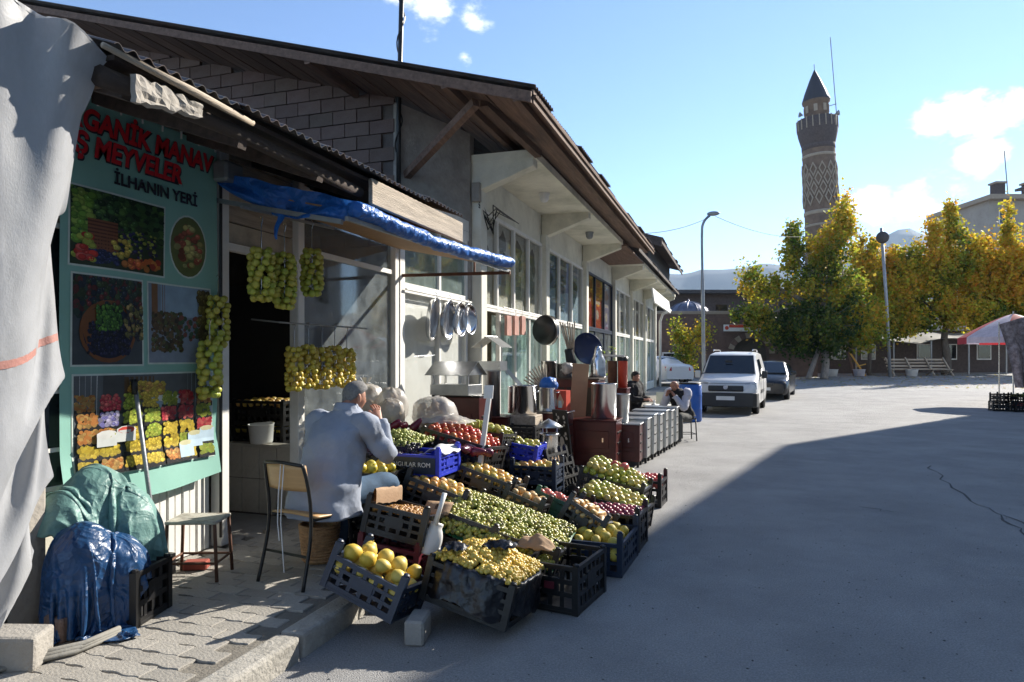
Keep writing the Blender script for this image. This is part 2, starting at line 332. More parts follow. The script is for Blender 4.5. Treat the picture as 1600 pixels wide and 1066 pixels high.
m['redbox'] = M('redbox', (.55, .06, .03), .5)
m['paper'] = M('paper', (.75, .75, .74), .6, var=.05)
m['blue'] = M('bluebarrel', (.015, .1, .42), .4, var=.1)
m['carwhite'] = M('carwhite', (.74, .74, .73), .22, var=.03, bump=0, spec=.6); m['carblack'] = M('carblack', (.008, .009, .013), .25, var=.1, bump=0, spec=.4)
m['carplastic'] = M('carplastic', (.022, .023, .025), .5); m['tyre'] = M('tyre', (.015, .015, .015), .85); m['rim'] = M('rim', (.4, .4, .42), .4, .7)
m['carglass'] = M('carglass', (.01, .013, .018), .05, var=.1, bump=0, spec=.8); m['lamp_glass'] = M('lamp_glass', (.55, .57, .6), .12, .3, bump=0); m['taillight'] = M('taillight', (.5, .01, .02), .2, bump=0)
m['stone'] = M('stone', (.15, .095, .075), .9, var=.25, scale=3., bump=.4, bscale=12., rnd=.2, dirt=.4)
m['minaret'] = M('minaret', (.17, .115, .08), .9, var=.3, scale=1.6, bump=.5, bscale=4., dirt=.5, dcol=(.1, .075, .06), dscale=.7)
m['palestone'] = M('palestone', (.33, .27, .2), .9, var=.15); m['darkbrick'] = M('darkbrick', (.085, .065, .06), .9, var=.3)
m['slate'] = M('slate', (.035, .033, .04), .6, var=.2)
m['lead'] = M('lead', (.16, .16, .2), .42, .6, var=.3, scale=3.)
m['roofdark'] = M('roofdark', (.05, .048, .05), .7, var=.3)
m['canvas'] = M('canvas', (.3, .29, .26), .85, var=.15, dirt=.5, trans=.2)
m['bark'] = M('bark', (.1, .085, .07), .9, var=.4, scale=6., stretch=(3, 3, .6), bump=.8, bscale=14.)
m['palebark'] = M('palebark', (.24, .22, .2), .9, var=.35, scale=6., stretch=(3, 3, .8), bump=.6, bscale=14.)
m['leaf'] = VC('leaf', .6, .55, .2)
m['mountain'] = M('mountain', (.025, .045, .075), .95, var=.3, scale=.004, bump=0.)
m['apart'] = M('apart', (.36, .32, .27), .85, var=.12, scale=.5, dirt=.3)
m['palewood'] = M('palewood', (.36, .3, .23), .8, var=.25, rnd=.15, stretch=(1, 6, 6), scale=2.)
m['yellow'] = M('yellow', (.55, .3, .03), .5)
m['poly'] = GLASS('polybag', (.8, .8, .78), .03, .3, .5, (.74, .71, .67))
m['onion'] = M('onion', (.4, .28, .17), .6, var=.3, scale=12.)
m['whiteplastic'] = M('whiteplastic', (.72, .72, .7), .4, var=.04, bump=.02)
m['polefinish'] = M('polefinish', (.3, .32, .34), .5, .4, var=.15)
m['camo'] = M('camo', (.27, .2, .185), .9, var=.6, scale=7., bump=.3, dirt=.9, dcol=(.42, .36, .34), dscale=7.)
m['parasol_red'] = M('parasol_red', (.4, .04, .05), .7, trans=.4); m['parasol_white'] = M('parasol_white', (.65, .6, .66), .7, trans=.4)
m['limewall'] = M('limewall', (.72, .68, .6), .85, var=.1, scale=.8, dirt=.3, dcol=(.4, .36, .3))
m['tile'] = M('tile', (.52, .49, .43), .25, var=.1, rnd=.06, bump=.03, dirt=.5, dcol=(.26, .24, .19), dscale=4.)
# ================================================================ SETTING
def gz(x, y): return .02 * min(max(y - 25, 0), 40)
def road():
    b = MB(); xs = [-3000, -300, -60, -20, -8, -4, 0, 4, 8, 14, 24, 40, 80, 300, 3000]; ys = [-3000, -200, -40, -10, 0, 10, 20, 25, 30, 40, 50, 65, 120, 400, 1500, 5000]
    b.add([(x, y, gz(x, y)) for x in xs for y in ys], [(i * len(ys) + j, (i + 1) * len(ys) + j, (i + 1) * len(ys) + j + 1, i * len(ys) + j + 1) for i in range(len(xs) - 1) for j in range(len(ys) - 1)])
    return struct(b.build('road', m['asphalt']))
rd = road()
def crack(pts, wd, name='road_crack'):
    rr = random.Random(len(pts) * 7 + int(wd * 1e4)); P = []
    for (a, c) in zip(pts[:-1], pts[1:]):
        for k in range(8):
            t = k / 8; P.append(Vector((lerp(a[0], c[0], t) + rr.uniform(-.05, .05), lerp(a[1], c[1], t) + rr.uniform(-.05, .05), .004)))
    vs = []
    for i, p in enumerate(P):
        d = (P[min(i + 1, len(P) - 1)] - P[max(i - 1, 0)]).normalized(); n = Vector((-d.y, d.x, 0)); ww = wd * rr.uniform(.3, 1.3)
        vs += [p + n * ww, p - n * ww]
    b = MB(); b.add(vs, [(2 * i, 2 * i + 1, 2 * i + 3, 2 * i + 2) for i in range(len(P) - 1)])
    return struct(b.build(name, m['tar']))
crack([(2.7, 11.6), (2.5, 9.0), (2.55, 7.6), (2.35, 6.2), (2.5, 5.2), (2.2, 4.4)], .011)
crack([(2.62, 8.2), (2.55, 6.7), (2.5, 5.6)], .007)
crack([(1.25, 8.2), (1.6, 7.9)], .008)
# sidewalk with interlocking pavers and kerb stones
b = MB(); b.box((-3.15, 16, .035), (1.7, 36, .07)); sw = struct(b.build('sidewalk', m['sand']))
def paver_mesh():
    o = []; L, Wd, z = .2, .1, .007                      # wavy interlocking outline
    zig = [(-.1, 0), (-.075, .0), (-.055, z), (-.02, z), (.0, 0), (.02, -z), (.055, -z), (.075, 0), (.1, 0)]
    top = [(x, .05 + d) for x, d in zig]; bot = [(x, -.05 + d) for x, d in reversed(zig)]
    o = top + bot; b = MB(); s = 1.132
    n = len(o); c = .97
    vs = [(x * s * 1.0, y * s * 1.0, .0) for x, y in o] + [(x * s, y * s, .045) for x, y in o] + [(x * s * c, y * s * c, .05) for x, y in o]
    fs = [tuple(range(2 * n, 3 * n))] + [(k * n + i, k * n + (i + 1) % n, (k + 1) * n + (i + 1) % n, (k + 1) * n + i) for k in (0, 1) for i in range(n)]
    b.add(vs, fs); me = b.mesh('paver', m['paver']); bm = bmesh.new(); bm.from_mesh(me); bmesh.ops.recalc_face_normals(bm, faces=bm.faces); bm.to_mesh(me); bm.free(); return me
pm = paver_mesh(); cnt = 0; far = []
rr = random.Random(3)
for j in range(70):
    for i in range(8):
        x = -3.9 + .12 + i * .2285 + (.114 if j % 2 else 0); y = 1.0 + j * .1175
        if x > -2.42: continue
        vis = y > 2.0 and cnt < 300 and (x + 4.4) < y * 2
        if y < 5.9 and y > 2.0 and cnt < 298:
            o = ob('paver', pm, sw, (x, y, .0705 + rr.uniform(-.004, .003)), (R(rr.uniform(-.8, .8)), R(rr.uniform(-.8, .8)), R(rr.uniform(-.8, .8)))); cnt += 1
        else: far.append((x, y))
b = MB(); base = [tuple(v.co) for v in pm.vertices]; fcs = [tuple(p.vertices) for p in pm.polygons]
for x, y in far: b.add([(p[0] + x, p[1] + y, p[2] + .0705) for p in base], fcs)
stuff(b.build('paver_field', m['paver'], sw, fix=False))
b = MB(); b.box((-2.43, 10, .085), (.17, 18, .05)); b.build('mortar_strip', m['sand'], sw)
km = MB().box((0, 0, 0), (.15, .78, .22)).mesh('kerb_stone', m['kerb'])
rr = random.Random(5)
for i in range(34):
    o = ob('kerb_stone', km, sw, (-2.275 + rr.uniform(-.008, .008), 1.1 + i * .8, .022 + rr.uniform(-.006, .006)), (R(rr.uniform(-.6, .6)), R(rr.uniform(-1, 1)), R(rr.uniform(-.7, .7)))); bev(o, .02, 2)
# distant mountains
def mountain(name, y0, pts, dep, seed):
    b = MB(); n = 160; xs0, xs1 = pts[0][0], pts[-1][0]
    def prof(x):
        for (a, ha), (c, hc) in zip(pts[:-1], pts[1:]):
            if a <= x <= c: t = (x - a) / (c - a); t = t * t * (3 - 2 * t); return lerp(ha, hc, t)
        return 0
    def fn(u, v):
        x = lerp(xs0, xs1, u); h = prof(x) * (1 + .06 * fbm((x * .008, seed, 0), 4)); k = math.sin(math.pi * v) if v < .5 else 1
        rid = 1 - abs(2 * v - 1); hh = h * (rid ** .85) * (1 + .25 * (1 - rid) * fbm((x * .006, v * 6, seed), 4))
        return (x, y0 + (v - .5) * dep, max(hh, -2) - 1)
    b.sheet(fn, n, 24); return struct(b.build(name, m['mountain'], smooth=True))
mountain('mountain', 2300, [(-2600, 30), (-1500, 180), (-700, 270), (-200, 285), (60, 290), (300, 320), (480, 385), (700, 310), (1100, 200), (2200, 60)], 900, 1)
mountain('foothill', 1500, [(-1500, 20), (-500, 60), (-200, 70), (-60, 120), (60, 118), (160, 60), (400, 70), (1200, 20)], 420, 5)

# ================================================================ windows and text
def glazing(par, X, ys, zs, frame, pane, fw=.05, fd=.06, name='window', inset=.0):
    f = MB()
    for y in ys: f.box((X, y, (zs[0] + zs[-1]) / 2), (fd, fw, zs[-1] - zs[0] + fw))
    for z in zs:
        for a, c in zip(ys[:-1], ys[1:]): f.box((X + .002, (a + c) / 2, z), (fd, c - a - fw, fw))
    fr = f.build(name, frame, par, W=True)
    i = 0; panes = []
    for za, zb in zip(zs[:-1], zs[1:]):
        for a, c in zip(ys[:-1], ys[1:]):
            pm_ = pane(i) if callable(pane) else pane; i += 1
            if pm_ is None: continue
            p = MB().box((X - inset, (a + c) / 2, (za + zb) / 2), (.006, c - a - fw, zb - za - fw)).build('pane', pm_, None)
            l = par.location; p.location = (0, 0, 0); p.parent = fr
            for v in p.data.vertices: v.co -= l
            panes.append(p)
    return fr
def text(s, size, mat, parent, mx, name='lettering', ext=.002, shear=0, bold=.0):
    cu = bpy.data.curves.new(name, 'FONT'); cu.body = s; cu.size = size; cu.extrude = ext; cu.shear = shear; cu.offset = bold; cu.align_x = 'LEFT'
    o = bpy.data.objects.new('tmp', cu); C.objects.link(o); bpy.context.view_layer.update()
    me = bpy.data.meshes.new_from_object(o.evaluated_get(bpy.context.evaluated_depsgraph_get())); bpy.data.objects.remove(o)
    me.materials.clear(); me.materials.append(mat); me.transform(mx); me.name = name
    if parent is not None: me.transform(Matrix.Translation(-Vector(parent.location)))
    return ob(name, me, parent)
WALLM = lambda X, y, z: Matrix.Translation((X, y, z)) @ Matrix(((0, 0, 1, 0), (1, 0, 0, 0), (0, 1, 0, 0), (0, 0, 0, 1)))   # text on a wall facing +X, reading towards +Y

# ================================================================ FRUIT SHOP (low building at the left)
WX = -3.9
fs_ = T('fruit_shop', 'low fruit shop with rough tin roof, glass front and dark open doorway', 'shop', (WX, 5.5, 0))
b = MB(); b.box((-5.9, 6.1, .05), (4, 7.3, .1)); b.build('floor', m['concrete'], fs_, W=True)
b = MB(); b.box((-7.6, 6.1, 1.9), (.1, 7.2, 3.6)); b.box((-5.75, 2.45, 1.8), (3.6, .1, 3.4)); b.box((-5.75, 9.6, 1.8), (3.6, .1, 3.4)); b.build('wall', m['roomwall'], fs_, W=True)
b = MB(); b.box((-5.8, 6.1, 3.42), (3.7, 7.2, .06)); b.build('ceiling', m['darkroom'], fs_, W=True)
b = MB(); b.box((WX - .03, 3.8, 2.1), (.05, 1.15, 2.5)); b.box((WX - .03, 2.78, 2.9), (.05, .8, .9)); b.box((WX - .03, 2.78, .45), (.05, .8, .7)); b.box((WX - .02, 2.8, 1.52), (.07, .8, .2)); b.build('wall_panel', m['cream'], fs_, W=True)
glazing(fs_, WX, [2.45, 2.8, 3.18], [.82, 1.05, 1.4], m['white'], m['carglass'], .025, .04, 'grille_window')
glazing(fs_, WX, [2.45, 3.18], [1.63, 2.4], m['white'], m['carglass'], .03, .04, 'grille_window')
sm = MB().box((0, 0, 0), (.025, .062, .66)).mesh('slat', m['white'])
for i in range(16): bev(ob('slat', sm, fs_, (-.012 - .006 * (i % 2), 3.24 + i * .07 - 5.5, .45)), .006)
# steel posts at the doorway, lintel with boards above
for y in (4.42, 5.42, 7.3):
    o = MB().box((WX + .01, y, 1.82), (.1, .1, 3.4)).build('post', m['white'], fs_, W=True); bev(o, .008)
b = MB(); b.tube([(WX + .07, 4.36, .2), (WX + .07, 4.36, 1.9), (WX + .06, 4.37, 3.1)], .012, 6); b.build('cable', m['blackmetal'], fs_, W=True)
for k in range(5):
    o = MB().box((WX - .02, 4.92, 2.62 + k * .17), (.03, .9, .16)).build('lintel_board', m['plank'] if k % 2 else m['roomwall'], fs_, W=True)
b = MB(); b.box((WX, 4.92, 2.5), (.06, .9, .06)); b.build('transom', m['white'], fs_, W=True)
glazing(fs_, WX, [5.46, 7.27], [.95, 2.62, 3.2], m['white'], m['dustglass'], .05, .06, 'window')
b = MB(); b.box((WX, 6.36, .5), (.08, 1.76, .78)); b.build('parapet', m['tile'], fs_, W=True)
# tiled half wall seen through the doorway
hw = MB().box((-4.35, 5.52, .42), (.8, .1, .66)).build('half_wall', m['mortar'], fs_, W=True)
tm = MB().box((0, 0, 0), (.195, .012, .325)).mesh('tile', m['tile'])
for i in range(4):
    for k in range(2): bev(ob('tile', tm, hw, (-4.65 + i * .2 - WX, 5.465 - 5.5, .28 + k * .33)), .004)
b = MB(); b.box((-4.35, 5.5, .765), (.84, .16, .03)); b.build('ledge', m['tile'], fs_, W=True)
# shelf of dark crates inside
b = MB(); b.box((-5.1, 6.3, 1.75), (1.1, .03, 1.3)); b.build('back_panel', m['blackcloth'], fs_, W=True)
# tin-roof eave: corrugated sheets, boards and fascia
def corr(w_, l_, amp=.012, n=10, per=8):
    b = MB(); nu = n * per
    b.sheet(lambda u, v: (-l_ * v, (u - .5) * w_, amp * math.sin(u * n * 2 * math.pi)), nu, 1)
    return b.mesh('roof_sheet', m['tin'])
cm = corr(.84, 5.2); sl = math.atan(.35)
rr = random.Random(9)
for i in range(5):
    y = 2.75 + i * .8; o = ob('roof_sheet', cm, fs_, (-2.62 - WX + rr.uniform(-.05, .05), y - 5.5, 3.0 + rr.uniform(-.01, .015) + .006 * i), (0, sl, R(rr.uniform(-.8, .8)))); solid(o, .003)
for i in range(4):
    y = 6.95 + i * .8; o = ob('roof_sheet', cm, fs_, (-3.85 - WX, y - 5.5, 3.5), (0, sl, 0)); solid(o, .003)
for i in range(6):
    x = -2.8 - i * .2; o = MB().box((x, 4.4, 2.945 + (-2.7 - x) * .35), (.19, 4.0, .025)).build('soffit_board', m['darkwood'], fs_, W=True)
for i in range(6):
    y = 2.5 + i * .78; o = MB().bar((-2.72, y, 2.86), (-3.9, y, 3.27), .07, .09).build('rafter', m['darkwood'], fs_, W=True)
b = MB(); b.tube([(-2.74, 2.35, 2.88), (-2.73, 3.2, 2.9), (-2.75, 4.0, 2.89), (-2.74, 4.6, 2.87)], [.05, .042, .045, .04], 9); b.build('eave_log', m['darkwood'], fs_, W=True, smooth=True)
b = MB(); b.tube([(-2.66, 2.3, 2.985), (-2.64, 2.8, 2.965), (-2.63, 3.25, 2.945)], [.014, .022, .016], 8); b.build('eave_pole', m['plank'], fs_, W=True, smooth=True)
b = MB()
b.sheet(lambda u, v: (-2.66 + .015 * fbm((u * 9, v * 3, 1)), 2.46 + u * .42, 2.92 - v * .13 * (1 - .5 * u) + .02 * fbm((u * 8, v * 4, 3))), 14, 5); o = b.build('render_patch', m['plaster'], fs_, W=True); solid(o, .03)
o = MB().box((-2.655, 5.52, 2.875), (.035, 1.82, .2)).build('fascia_plank', m['plank'], fs_, W=True); bev(o, .006)
# pan wall beyond the window: frames, frosted panels, transom lights
b = MB(); b.box((WX, 7.42, 1.85), (.14, .12, 3.4)); b.box((WX - .01, 8.6, .35), (.1, 2.3, .5)); b.box((WX - .01, 8.55, 3.52), (.12, 2.4, .3)); b.build('frame_wall', m['white'], fs_, W=True)
glazing(fs_, WX + .01, [7.5, 8.58, 9.55], [2.5, 3.35], m['white'], m['tealglass'], .06, .07, 'transom_window')
pf = MB(); pf.box((WX - .03, 8.03, 1.53), (.02, 1.02, 1.86)); pf.box((WX - .031, 9.07, 1.53), (.02, .92, 1.86)); pf.build('door_panel', m['white'], fs_, W=True)
glazing(fs_, WX + .01, [7.5, 8.58, 9.55], [.6, 2.44], m['white'], m['glass'], .06, .07, 'window')
for k in range(4):
    y = 7.62 + k * .5
o = MB().tube([(WX + .1, 7.45, 2.44), (WX + .1, 9.6, 2.44)], .015, 8).build('hanging_rail', m['white'], fs_, W=True)
# meter box at the corner
o = MB().box((-3.76, 4.36, 3.04), (.14, .2, .16)).build('meter_box', m['greymetal'], fs_, W=True); bev(o, .02)

# ================================================================ MAIN ROW BUILDING
mb_ = T('shop_row', 'long shop building with concrete canopy, cinder block gable and rusty tin roof', 'building', (WX, 21, 0))
slope = .288
def roofz(x, e=4.67, x0=-2.25): return e + (x0 - x) * slope
gy = 9.75; gb = 8.7
# gable wall: mortar core and blocks
b = MB(); b.prism([(-4.56, .1), (-14, .1), (-14, roofz(-14) - .12), (-4.56, roofz(-4.56) - .12)], lambda a, c, t: (a, t, c), gb, gb + .2); gw = b.build('gable_wall', m['mortar'], mb_, W=True)
bmh = MB().box((0, 0, 0), (.385, .05, .185)).mesh('block', m['block'])
rr = random.Random(21); nb = 0
for k in range(24):
    z = 3.3 + k * .2
    for i in range(24):
        x = -4.8 - i * .4 - (.2 if k % 2 else 0)
        if z - .1 > roofz(x) - .1 or nb >= 300 or z < 3.3 + (-4.8 - x) * .22 - .4: continue
        o = ob('block', bmh, gw, (x - WX, gb - .022 - 21 + rr.uniform(-.006, .004), z), (R(rr.uniform(-.6, .6)), R(rr.uniform(-.6, .6)), R(rr.uniform(-1, 1)))); nb += 1
b = MB(); b.add([(-4.62, gb - .03, 2.5), (-4.52, gb - .03, 2.5), (-3.84, gy - .12, 2.5), (-3.84, gy + .05, 2.5), (-4.62, gb + .15, 2.5)] + [(-4.62, gb - .03, roofz(-4.62) - .12), (-4.52, gb - .03, roofz(-4.52) - .12), (-3.84, gy - .12, roofz(-3.84) - .12), (-3.84, gy + .05, roofz(-3.84) - .12), (-4.62, gb + .15, roofz(-4.62) - .12)], [(0, 1, 2, 3, 4), (5, 6, 7, 8, 9)] + [(i, (i + 1) % 5, 5 + (i + 1) % 5, 5 + i) for i in range(5)]); b.build('plaster_strip', m['plaster'], mb_, W=True)
# back rooms
b = MB(); b.box((-8, 22, 2.2), (.1, 24, 4.2)); b.build('back_wall', m['roomwall'], mb_, W=True)
b = MB(); b.box((-6, 22, .08), (4.1, 24.2, .12)); b.build('floor', m['concrete'], mb_, W=True)
b = MB(); b.box((-5.95, 22, 4.15), (4.0, 24.2, .1)); b.build('ceiling', m['roomwall'], mb_, W=True)
for y in (13.8, 17.8, 22.3, 26.2, 30.1, 33.9): MB().box((-5.95, y, 2.1), (3.9, .12, 4.0)).build('partition', m['roomwall'], mb_, W=True)
posts = [9.86, 13.8, 17.8, 22.3, 26.2, 30.1, 34.0]
for i, y in enumerate(posts):
    o = MB().box((WX + .04, y, 2.12), (.24 + (.1 if i == 0 else 0), .26, 4.1)).build('post', m['cream'], mb_, W=True); bev(o, .012)
b = MB(); b.box((WX - .03, 21.93, 4.28), (.12, 24.3, .62)); b.build('header_beam', m['cream'], mb_, W=True)
# printed films behind the upper panes
def film(par, X, y0, y1, z0, z1, base, shapes):
    b = MB(); b.cc = base; b.add([(X, y0, z0), (X, y1, z0), (X, y1, z1), (X, y0, z1)], [(0, 1, 2, 3)])
    for i, (col, pts) in enumerate(shapes):
        b.cc = col; b.add([(X + .002 + .001 * i, lerp(y0, y1, u), lerp(z0, z1, v)) for u, v in pts], [tuple(range(len(pts)))])
    return b.build('printed_film', m['film'], par, colors=True, W=True, fix=False)
rr = random.Random(31)
def blob(cx, cy, rx, ry, n=9): return [(cx + rx * rr.uniform(.55, 1.2) * math.cos(2 * math.pi * i / n), cy + ry * rr.uniform(.55, 1.2) * math.sin(2 * math.pi * i / n)) for i in range(n)]
G = (.22, .22, .19); CR = (.78, .76, .66)
mods = list(zip(posts[:-1], posts[1:]))
for k, (a, c) in enumerate(mods):
    y0, y1 = a + .13, c - .13; n = 4 if k < 2 else 3
    if k in (1, 2): n = 3
    ys = [lerp(y0, y1, i / n) for i in range(n + 1)]
    fm = m['white'] if k < 2 else (m['blueplastic'] if k == 2 else m['white'])
    glazing(mb_, WX + .03, ys, [2.45, 3.95], fm, m['glass'], .06, .07, 'transom_window')
    for i in range(n):
        p0, p1 = ys[i] + .03, ys[i + 1] - .03
        if k == 0:
            sh = [(G, blob(.5, .8, .3, .14)), ((.4, .39, .33), blob(.4, .55, .22, .12)), (G, blob(.62, .62, .16, .1)), ((.5, .49, .42), blob(.5, .22, .3, .12)), ((.33, .34, .3), [(.25, .28), (.7, .28), (.7, .47), (.25, .47)])]
            film(mb_, WX - .02, p0, p1, 2.48, 3.92, CR, sh)
        elif k == 1: film(mb_, WX - .02, p0, p1, 2.48, 3.92, [(.1, .16, .3), (.22, .22, .38), (.28, .36, .46)][i], [((.45, .6, .7), [(.1, .0), (.95, .0), (.95, .5), (.1, .42)]), ((.6, .6, .66), [(.15, .85), (.85, .85), (.85, .9), (.15, .9)]), ((.05, .06, .12), blob(.5, .65, .3, .1))])
        elif k == 2: film(mb_, WX - .02, p0, p1, 2.48, 3.92, [(.5, .04, .03), (.6, .09, .04), (.36, .32, .45)][i], [((.65, .55, .45), [(.2, .5), (.8, .5), (.8, .56), (.2, .56)]), ((.3, .02, .02), blob(.5, .75, .3, .12)), ((.7, .6, .5), blob(.5, .28, .2, .1))])
        else: film(mb_, WX - .02, p0, p1, 2.48, 3.92, (.55, .53, .46), [((.4, .38, .33), blob(.5, .6, .3, .2))])
    # lower storey: the first bay has an open door next to tall panes
    ysl = [lerp(y0, y1, t) for t in ((0, .04, .28, .52, .76, 1) if k == 0 else (0, .33, .66, 1))]
    glazing(mb_, WX + .03, ysl, [.5, 2.4] if k else [.16, 2.4], fm, (lambda i: None if i == 1 else m['tealglass']) if k == 0 else (m['tealglass'] if k != 2 else m['dustglass']), .06, .07, 'window')
    b = MB(); b.box((WX + .02, (y0 + y1) / 2, .33), (.1, y1 - y0, .3)) if k else b.box((WX + .02, lerp(y0, y1, .64), .33), (.1, (y1 - y0) * .7, .3)); b.build('sill_wall', m['cream'], mb_, W=True)
    if k == 1 or k >= 3 or k == 0:
        o = MB(); lo = lerp(y0, y1, .3) if k == 0 else y0
        o.sheet(lambda u, v: (WX - .12 + .025 * math.sin(u * 60), lerp(lo, y1, u), lerp(.3, 2.35, v)), 80, 2); o.build('curtain', M('curtain%d' % k, [(.72, .8, .76), (.72, .8, .8), (.7, .7, .7), (.75, .73, .66), (.74, .72, .66), (.75, .74, .7)][k], .9, trans=.2), mb_, W=True, smooth=True)
# concrete canopy with tapered cantilever beams
for (ya, yb) in ((gy - .05, 17.95), (21.6, 34.2)):
    b = MB(); b.box((-3.36, (ya + yb) / 2, 4.64), (1.06, yb - ya, .12)); b.build('canopy_slab', m['soffit'], mb_, W=True)
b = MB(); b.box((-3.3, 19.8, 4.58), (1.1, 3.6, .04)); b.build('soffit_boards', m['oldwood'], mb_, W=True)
for y in [gy + .07] + posts[1:]:
    b = MB(); b.prism([(-3.86, 4.1), (-2.86, 4.46), (-2.86, 4.6), (-3.86, 4.6)], lambda a, c, t: (a, t, c), y - .11, y + .11); o = b.build('canopy_beam', m['soffit'], mb_, W=True); bev(o, .01)
for y in (11.9, 15.9):
    o = MB().lathe([(.1, 0), (.1, -.03), (.085, -.05), (.085, -.1), (.06, -.15), (.0, -.17)], (-3.3, y, 4.58), 14).build('soffit_lamp', m['whiteplastic'] if y < 12 else m['greymetal'], mb_, W=True, smooth=True)
# roofs
def big_roof(x0, x1, y0, y1, e, sheetw=.86):
    n = int((y1 - y0) / .8); L = math.hypot(x0 - x1, (x0 - x1) * slope); me = corr(sheetw, L, .014, 9)
    r2 = random.Random(int(y0 * 10))
    for i in range(n):
        o = ob('roof_sheet', me, mb_, (x0 - WX + r2.uniform(-.04, .04), y0 + (i + .5) * (y1 - y0) / n - 21, e + .012 * (i % 2)), (0, math.atan(slope), R(r2.uniform(-.3, .3)))); solid(o, .004)
big_roof(-2.2, -14, 7.46, 19.6, 4.70)
nb2 = 30
for i in range(nb2):                                     # boards under the overhanging sheets
    x = -2.34 - i * .36; L = 2.35 if x < -3.9 else 12.0; yc = 7.5 + L / 2
    o = MB().box((x, yc, roofz(x) - .05 - .004 * (i % 2)), (.34, L, .025), rot=(0, math.degrees(math.atan(slope)), 0)).build('roof_board', m['oldwood'], mb_, W=True)
for x in (-2.4, -3.3, -5.2):
    o = MB().box((x, 8.05 if x < -3.5 else 13.4, roofz(x) - .12), (.08, 1.2 if x < -3.5 else 11.9, .09)).build('purlin', m['oldwood'], mb_, W=True)
b = MB(); n = 44
b.prism([(-2.22, roofz(-2.22) - .15), (-13.5, roofz(-13.5) - .1), (-13.5, roofz(-13.5) - .03), (-2.22, roofz(-2.22) - .02)], lambda a, c, t: (a, t, c), 7.44, 7.475); o = b.build('barge_board', m['oldwood'], mb_, W=True)
o = MB().box((-2.22, 13.5, 4.6), (.03, 12, .16)).build('fascia_board', m['oldwood'], mb_, W=True)
for a, c in (((-4.45, 8.75, 4.2), (-3.05, 7.85, 4.75)), ((-3.0, 8.0, 4.8), (-2.75, 9.6, 4.58))):
    MB().bar(a, c, .1, .1).build('strut', m['oldwood'], mb_, W=True)
# lower edge roofing over the second canopy, and the taller house at the end of the row
big_roof(-2.65, -5.5, 19.7, 33.9, 4.78)
o = MB().box((-2.66, 26.8, 4.72), (.04, 14.3, .1)).build('fascia_board', m['darkwood'], mb_, W=True)
b = MB(); b.box((-6.2, 29.8, 5.4), (6.2, 8.6, 1.4)); b.build('upper_storey', m['roofdark'], mb_, W=True)
big_roof(-2.5, -9, 24.6, 34.6, 5.86)
o = MB().box((-2.54, 29.6, 5.78), (.04, 10, .16)).build('fascia_board', m['darkwood'], mb_, W=True)
b = MB(); b.prism([(-2.5, 5.55), (-9, 7.4), (-9, 7.75), (-2.5, 5.88)], lambda a, c, t: (a, t, c), 24.55, 24.6); b.build('barge_board', m['darkwood'], mb_, W=True)
# sign box and down pipe at the far shop
o = MB().box((-2.95, 29.0, 3.95), (.06, 6.5, .55), rot=(0, -8, 0)).build('sign_board', m['white'], mb_, W=True)
o = MB().tube([(-3.0, 33.6, 3.9), (-3.4, 33.8, 3.75), (-3.55, 34.0, 3.4), (-3.55, 34.0, .2)], .06, 8).build('down_pipe', m['white'], mb_, W=True, smooth=True)
# wires and junction box on the first post
o = MB().box((-3.75, 9.68, 4.12), (.12, .1, .28)).build('junction_box', m['concrete'], mb_, W=True)
b = MB()
for k in range(5):
    q = random.Random(k); b.tube([(-3.72, 9.7, 4.1 - k * .05), (-3.66, 9.9 + q.uniform(0, .3), 3.85 - q.uniform(0, .3)), (-3.68, 10.2 + q.uniform(0, .5), 4.05 - q.uniform(0, .15)), (-3.72, 10.9 + k * .2, 4.02)], .009, 5)
b.build('cable', m['blackmetal'], mb_, W=True)
# conduit mast rising through the roof
ms = T('conduit_mast', 'thin dark mast wrapped in loose cable rising past the roof edge', 'mast', (-4.5, 8.6, 3.2))
b = MB(); b.tube([(-4.5, 8.6, 3.2), (-4.5, 8.6, 5.0), (-4.28, 8.4, 9.2)], .035, 8); b.build('pole', m['blackmetal'], ms, W=True, smooth=True)
b = MB(); b.tube([(-4.5 + .22 * max(0, (z - 5) / 4.2) + .05 * math.cos(z * 9), 8.6 - .2 * max(0, (z - 5) / 4.2) + .05 * math.sin(z * 9), z) for z in [4.5 + i * .06 for i in range(76)]], .01, 5); b.build('wrapped_cable', m['blackmetal'], ms, W=True)
